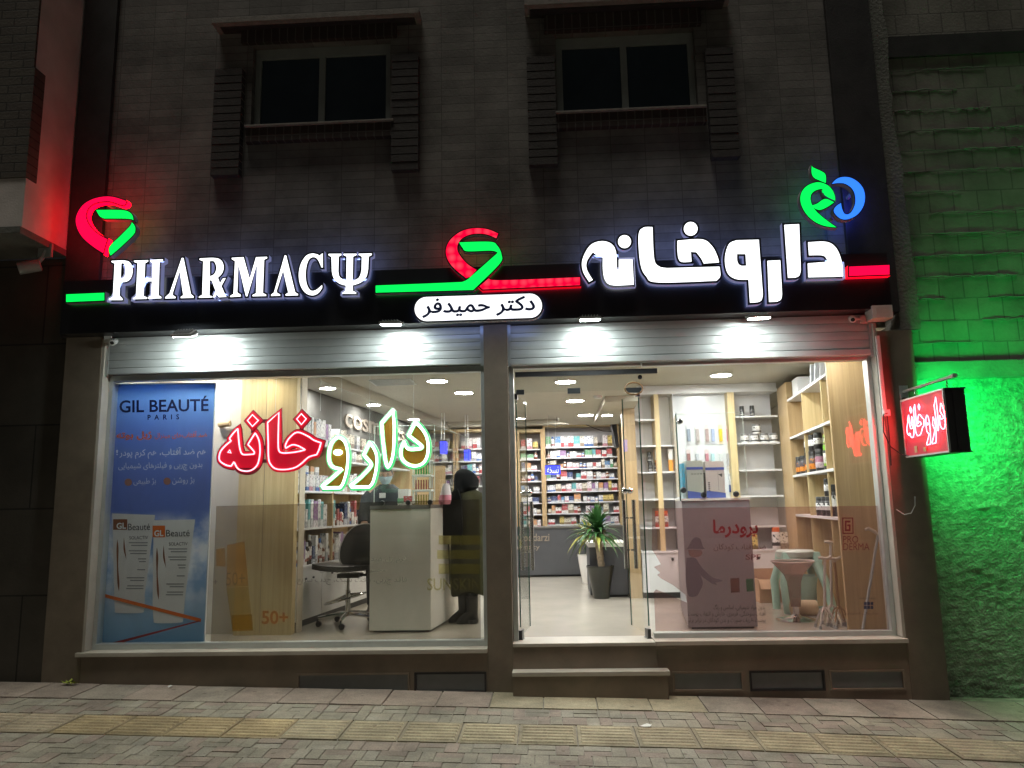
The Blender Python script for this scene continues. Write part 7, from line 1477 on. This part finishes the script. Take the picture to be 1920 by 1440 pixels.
# headscarf hood hanging to the shoulders
b = MB(); loft(b, [(hx-0.05, wy+0.06, hz-0.17, 0.075, 0.09, 0), (hx-0.02, wy+0.05, hz-0.125, 0.105, 0.12, 0.2), (hx+0.012, wy+0.04, hz-0.07, 0.130, 0.145, 0.3), (hx+0.01, wy+0.045, hz+0.0, 0.134, 0.145, 0.3), (hx-0.00, wy+0.05, hz+0.06, 0.116, 0.128, 0.3), (hx-0.012, wy+0.06, hz+0.10, 0.08, 0.09, 0.3), (hx-0.02, wy+0.06, hz+0.125, 0.03, 0.035, 0.3)], 28)
for i, v in enumerate(b.v): nz_ = noise.noise(Vector(v)*9)*0.010; b.v[i] = (v[0]+nz_, v[1]+nz_, v[2])
part('headscarf', b, BKC, wo, smooth=True)
b = MB(); loft(b, [(bx+0.055, wy-0.02, 0.72, 0.20, 0.20, 0), (bx+0.055, wy-0.015, 0.80, 0.208, 0.196, 0), (bx+0.055, wy-0.01, 0.90, 0.215, 0.19, 0), (bx+0.05, wy, 1.0, 0.212, 0.182, 0), (bx+0.047, wy, 1.1, 0.208, 0.176, 0), (bx+0.045, wy, 1.20, 0.20, 0.168, 0), (bx+0.042, wy, 1.32, 0.19, 0.158, 0), (bx+0.04, wy, 1.45, 0.185, 0.15, 0), (bx+0.045, wy, sz_-0.14, 0.205, 0.14, 0), (bx+0.045, wy, sz_-0.04, 0.195, 0.125, 0), (bx+0.04, wy+0.01, sz_+0.02, 0.14, 0.10, 0), (hx+0.03, wy+0.03, sz_+0.06, 0.085, 0.08, 0)], 28)
for i, v in enumerate(b.v):
    a_ = math.atan2(v[1]-wy, v[0]-bx-0.045); lo_ = max(0.0, min(1.0, (1.35-v[2])/0.6)); k_ = 1+0.055*lo_*math.sin(6*a_+2.2*noise.noise(Vector((a_*2, v[2]*1.5, 3))))+0.05*noise.noise(Vector((v[0]*8, v[1]*8, v[2]*4)))
    b.v[i] = (bx+0.045+(v[0]-bx-0.045)*k_, wy+(v[1]-wy)*k_, v[2]+(0.03*math.sin(3*a_) if v[2] < 0.75 else 0))
part('coat', b, OLC, wo, smooth=True)
limb(wo, [(bx-0.12, wy+0.02, sz_, 0.07), (bx-0.17, wy+0.05, sz_-0.07, 0.075), (bx-0.215, wy+0.12, sz_-0.25, 0.062), (bx-0.29, wy+0.23, sz_-0.185, 0.05)], BKC, 'sleeve'); limb(wo, [(bx+0.16, wy+0.02, sz_-0.0, 0.07), (bx+0.205, wy+0.04, sz_-0.08, 0.075), (bx+0.21, wy+0.1, sz_-0.27, 0.065), (bx+0.07, wy+0.26, sz_-0.26, 0.05)], OLC, 'sleeve')
# black shawl or bag hanging down her left side
b = MB(); cz = crop(400, 900, 520/1920)
shl_ = smooth([(1690, 60, 1), (1625, 110), (1580, 200), (1572, 330), (1575, 378, 1), (1610, 385), (1725, 383, 1), (1722, 250), (1712, 130)])
b.prism([toplane(cz(shl_), wy-0.19)], wy-0.205, wy-0.10); part('shoulder_bag', b, BKC, wo, bevel=0.03, smooth=True, fix=True, seg=4)
b = MB(); a, c = at(*cz([(1710, 385)])[0], wy-0.18), at(*cz([(1715, 455)])[0], wy-0.18); b.tube([(a.x, wy-0.2, a.z), (c.x, wy-0.215, c.z)], 0.008, n=6); a = at(*cz([(1630, 600)])[0], wy-0.2); c = at(*cz([(1640, 720)])[0], wy-0.2); b.tube([(a.x, wy-0.2, a.z+0.22), (a.x+0.01, wy-0.215, a.z), (c.x, wy-0.215, c.z)], 0.009, n=6); part('strap', b, BKC, wo)
for k, (s, dy, hh) in enumerate(((-0.02, -0.06, 0.30), (0.075, -0.16, 0.26))):
    X0 = bx+s; Y0 = wy+dy; b = MB(); loft(b, [(X0-0.05, Y0+0.03, ZF, 0.115, 0.046, 0.45), (X0-0.05, Y0+0.03, ZF+0.03, 0.117, 0.048, 0.45), (X0-0.035, Y0+0.02, ZF+0.065, 0.095, 0.045, 0.45), (X0, Y0, ZF+0.12, 0.055, 0.05, 0.45), (X0, Y0+0.0, ZF+hh, 0.062, 0.06, 0)], 18); bt = part('boot', b, mat('black boot', (0.015, 0.015, 0.016), 0.35, var=0.2), wo, smooth=True)
    b = MB(); loft(b, [(X0+0.0, Y0, ZF, 0.05, 0.045, 0), (X0, Y0, ZF+0.035, 0.045, 0.042, 0)], 14); part('heel', b, M['black rubber'], bt)
    limb(wo, [(X0, Y0, ZF+hh-0.03, 0.055), (bx+0.02+s*0.6, wy, 0.86, 0.08), (bx+0.02+s*0.6, wy, 1.05, 0.095)], M['black trousers'], 'trouser_leg')
bg_ = thing('carrier_bag', 'pink and white carrier bag on the left desk in front of the woman', 'bag', (-1.10, 1.3, 1.613))
p = at(837, 938, 1.35); b = MB(); loft(b, [(p.x-0.02, 1.35, 1.613, 0.055, 0.04, 0), (p.x-0.015, 1.35, 1.65, 0.062, 0.045, 0.1), (p.x-0.01, 1.35, 1.71, 0.055, 0.04, 0.2), (p.x-0.005, 1.35, 1.79, 0.038, 0.025, 0.2), (p.x, 1.35, 1.82, 0.02, 0.015, 0.2)], 16)
for i, v in enumerate(b.v): nz_ = noise.noise(Vector(v)*22)*0.018; b.v[i] = (v[0]+nz_, v[1]+nz_, v[2])
part('bag', b, carton('pink and white print', (0.72, 0.66, 0.68), (0.65, 0.25, 0.33), 0.45, False), bg_, smooth=True)
b = MB(); b.tube([(p.x+0.0, 1.35, 1.81), (p.x+0.0, 1.35, 1.86), (p.x+0.04, 1.35, 1.86), (p.x+0.05, 1.35, 1.81)], 0.004, n=6); part('handle', b, M['white plastic'], bg_)

bpy.data.objects.remove(_fo); bpy.data.curves.remove(_fc)
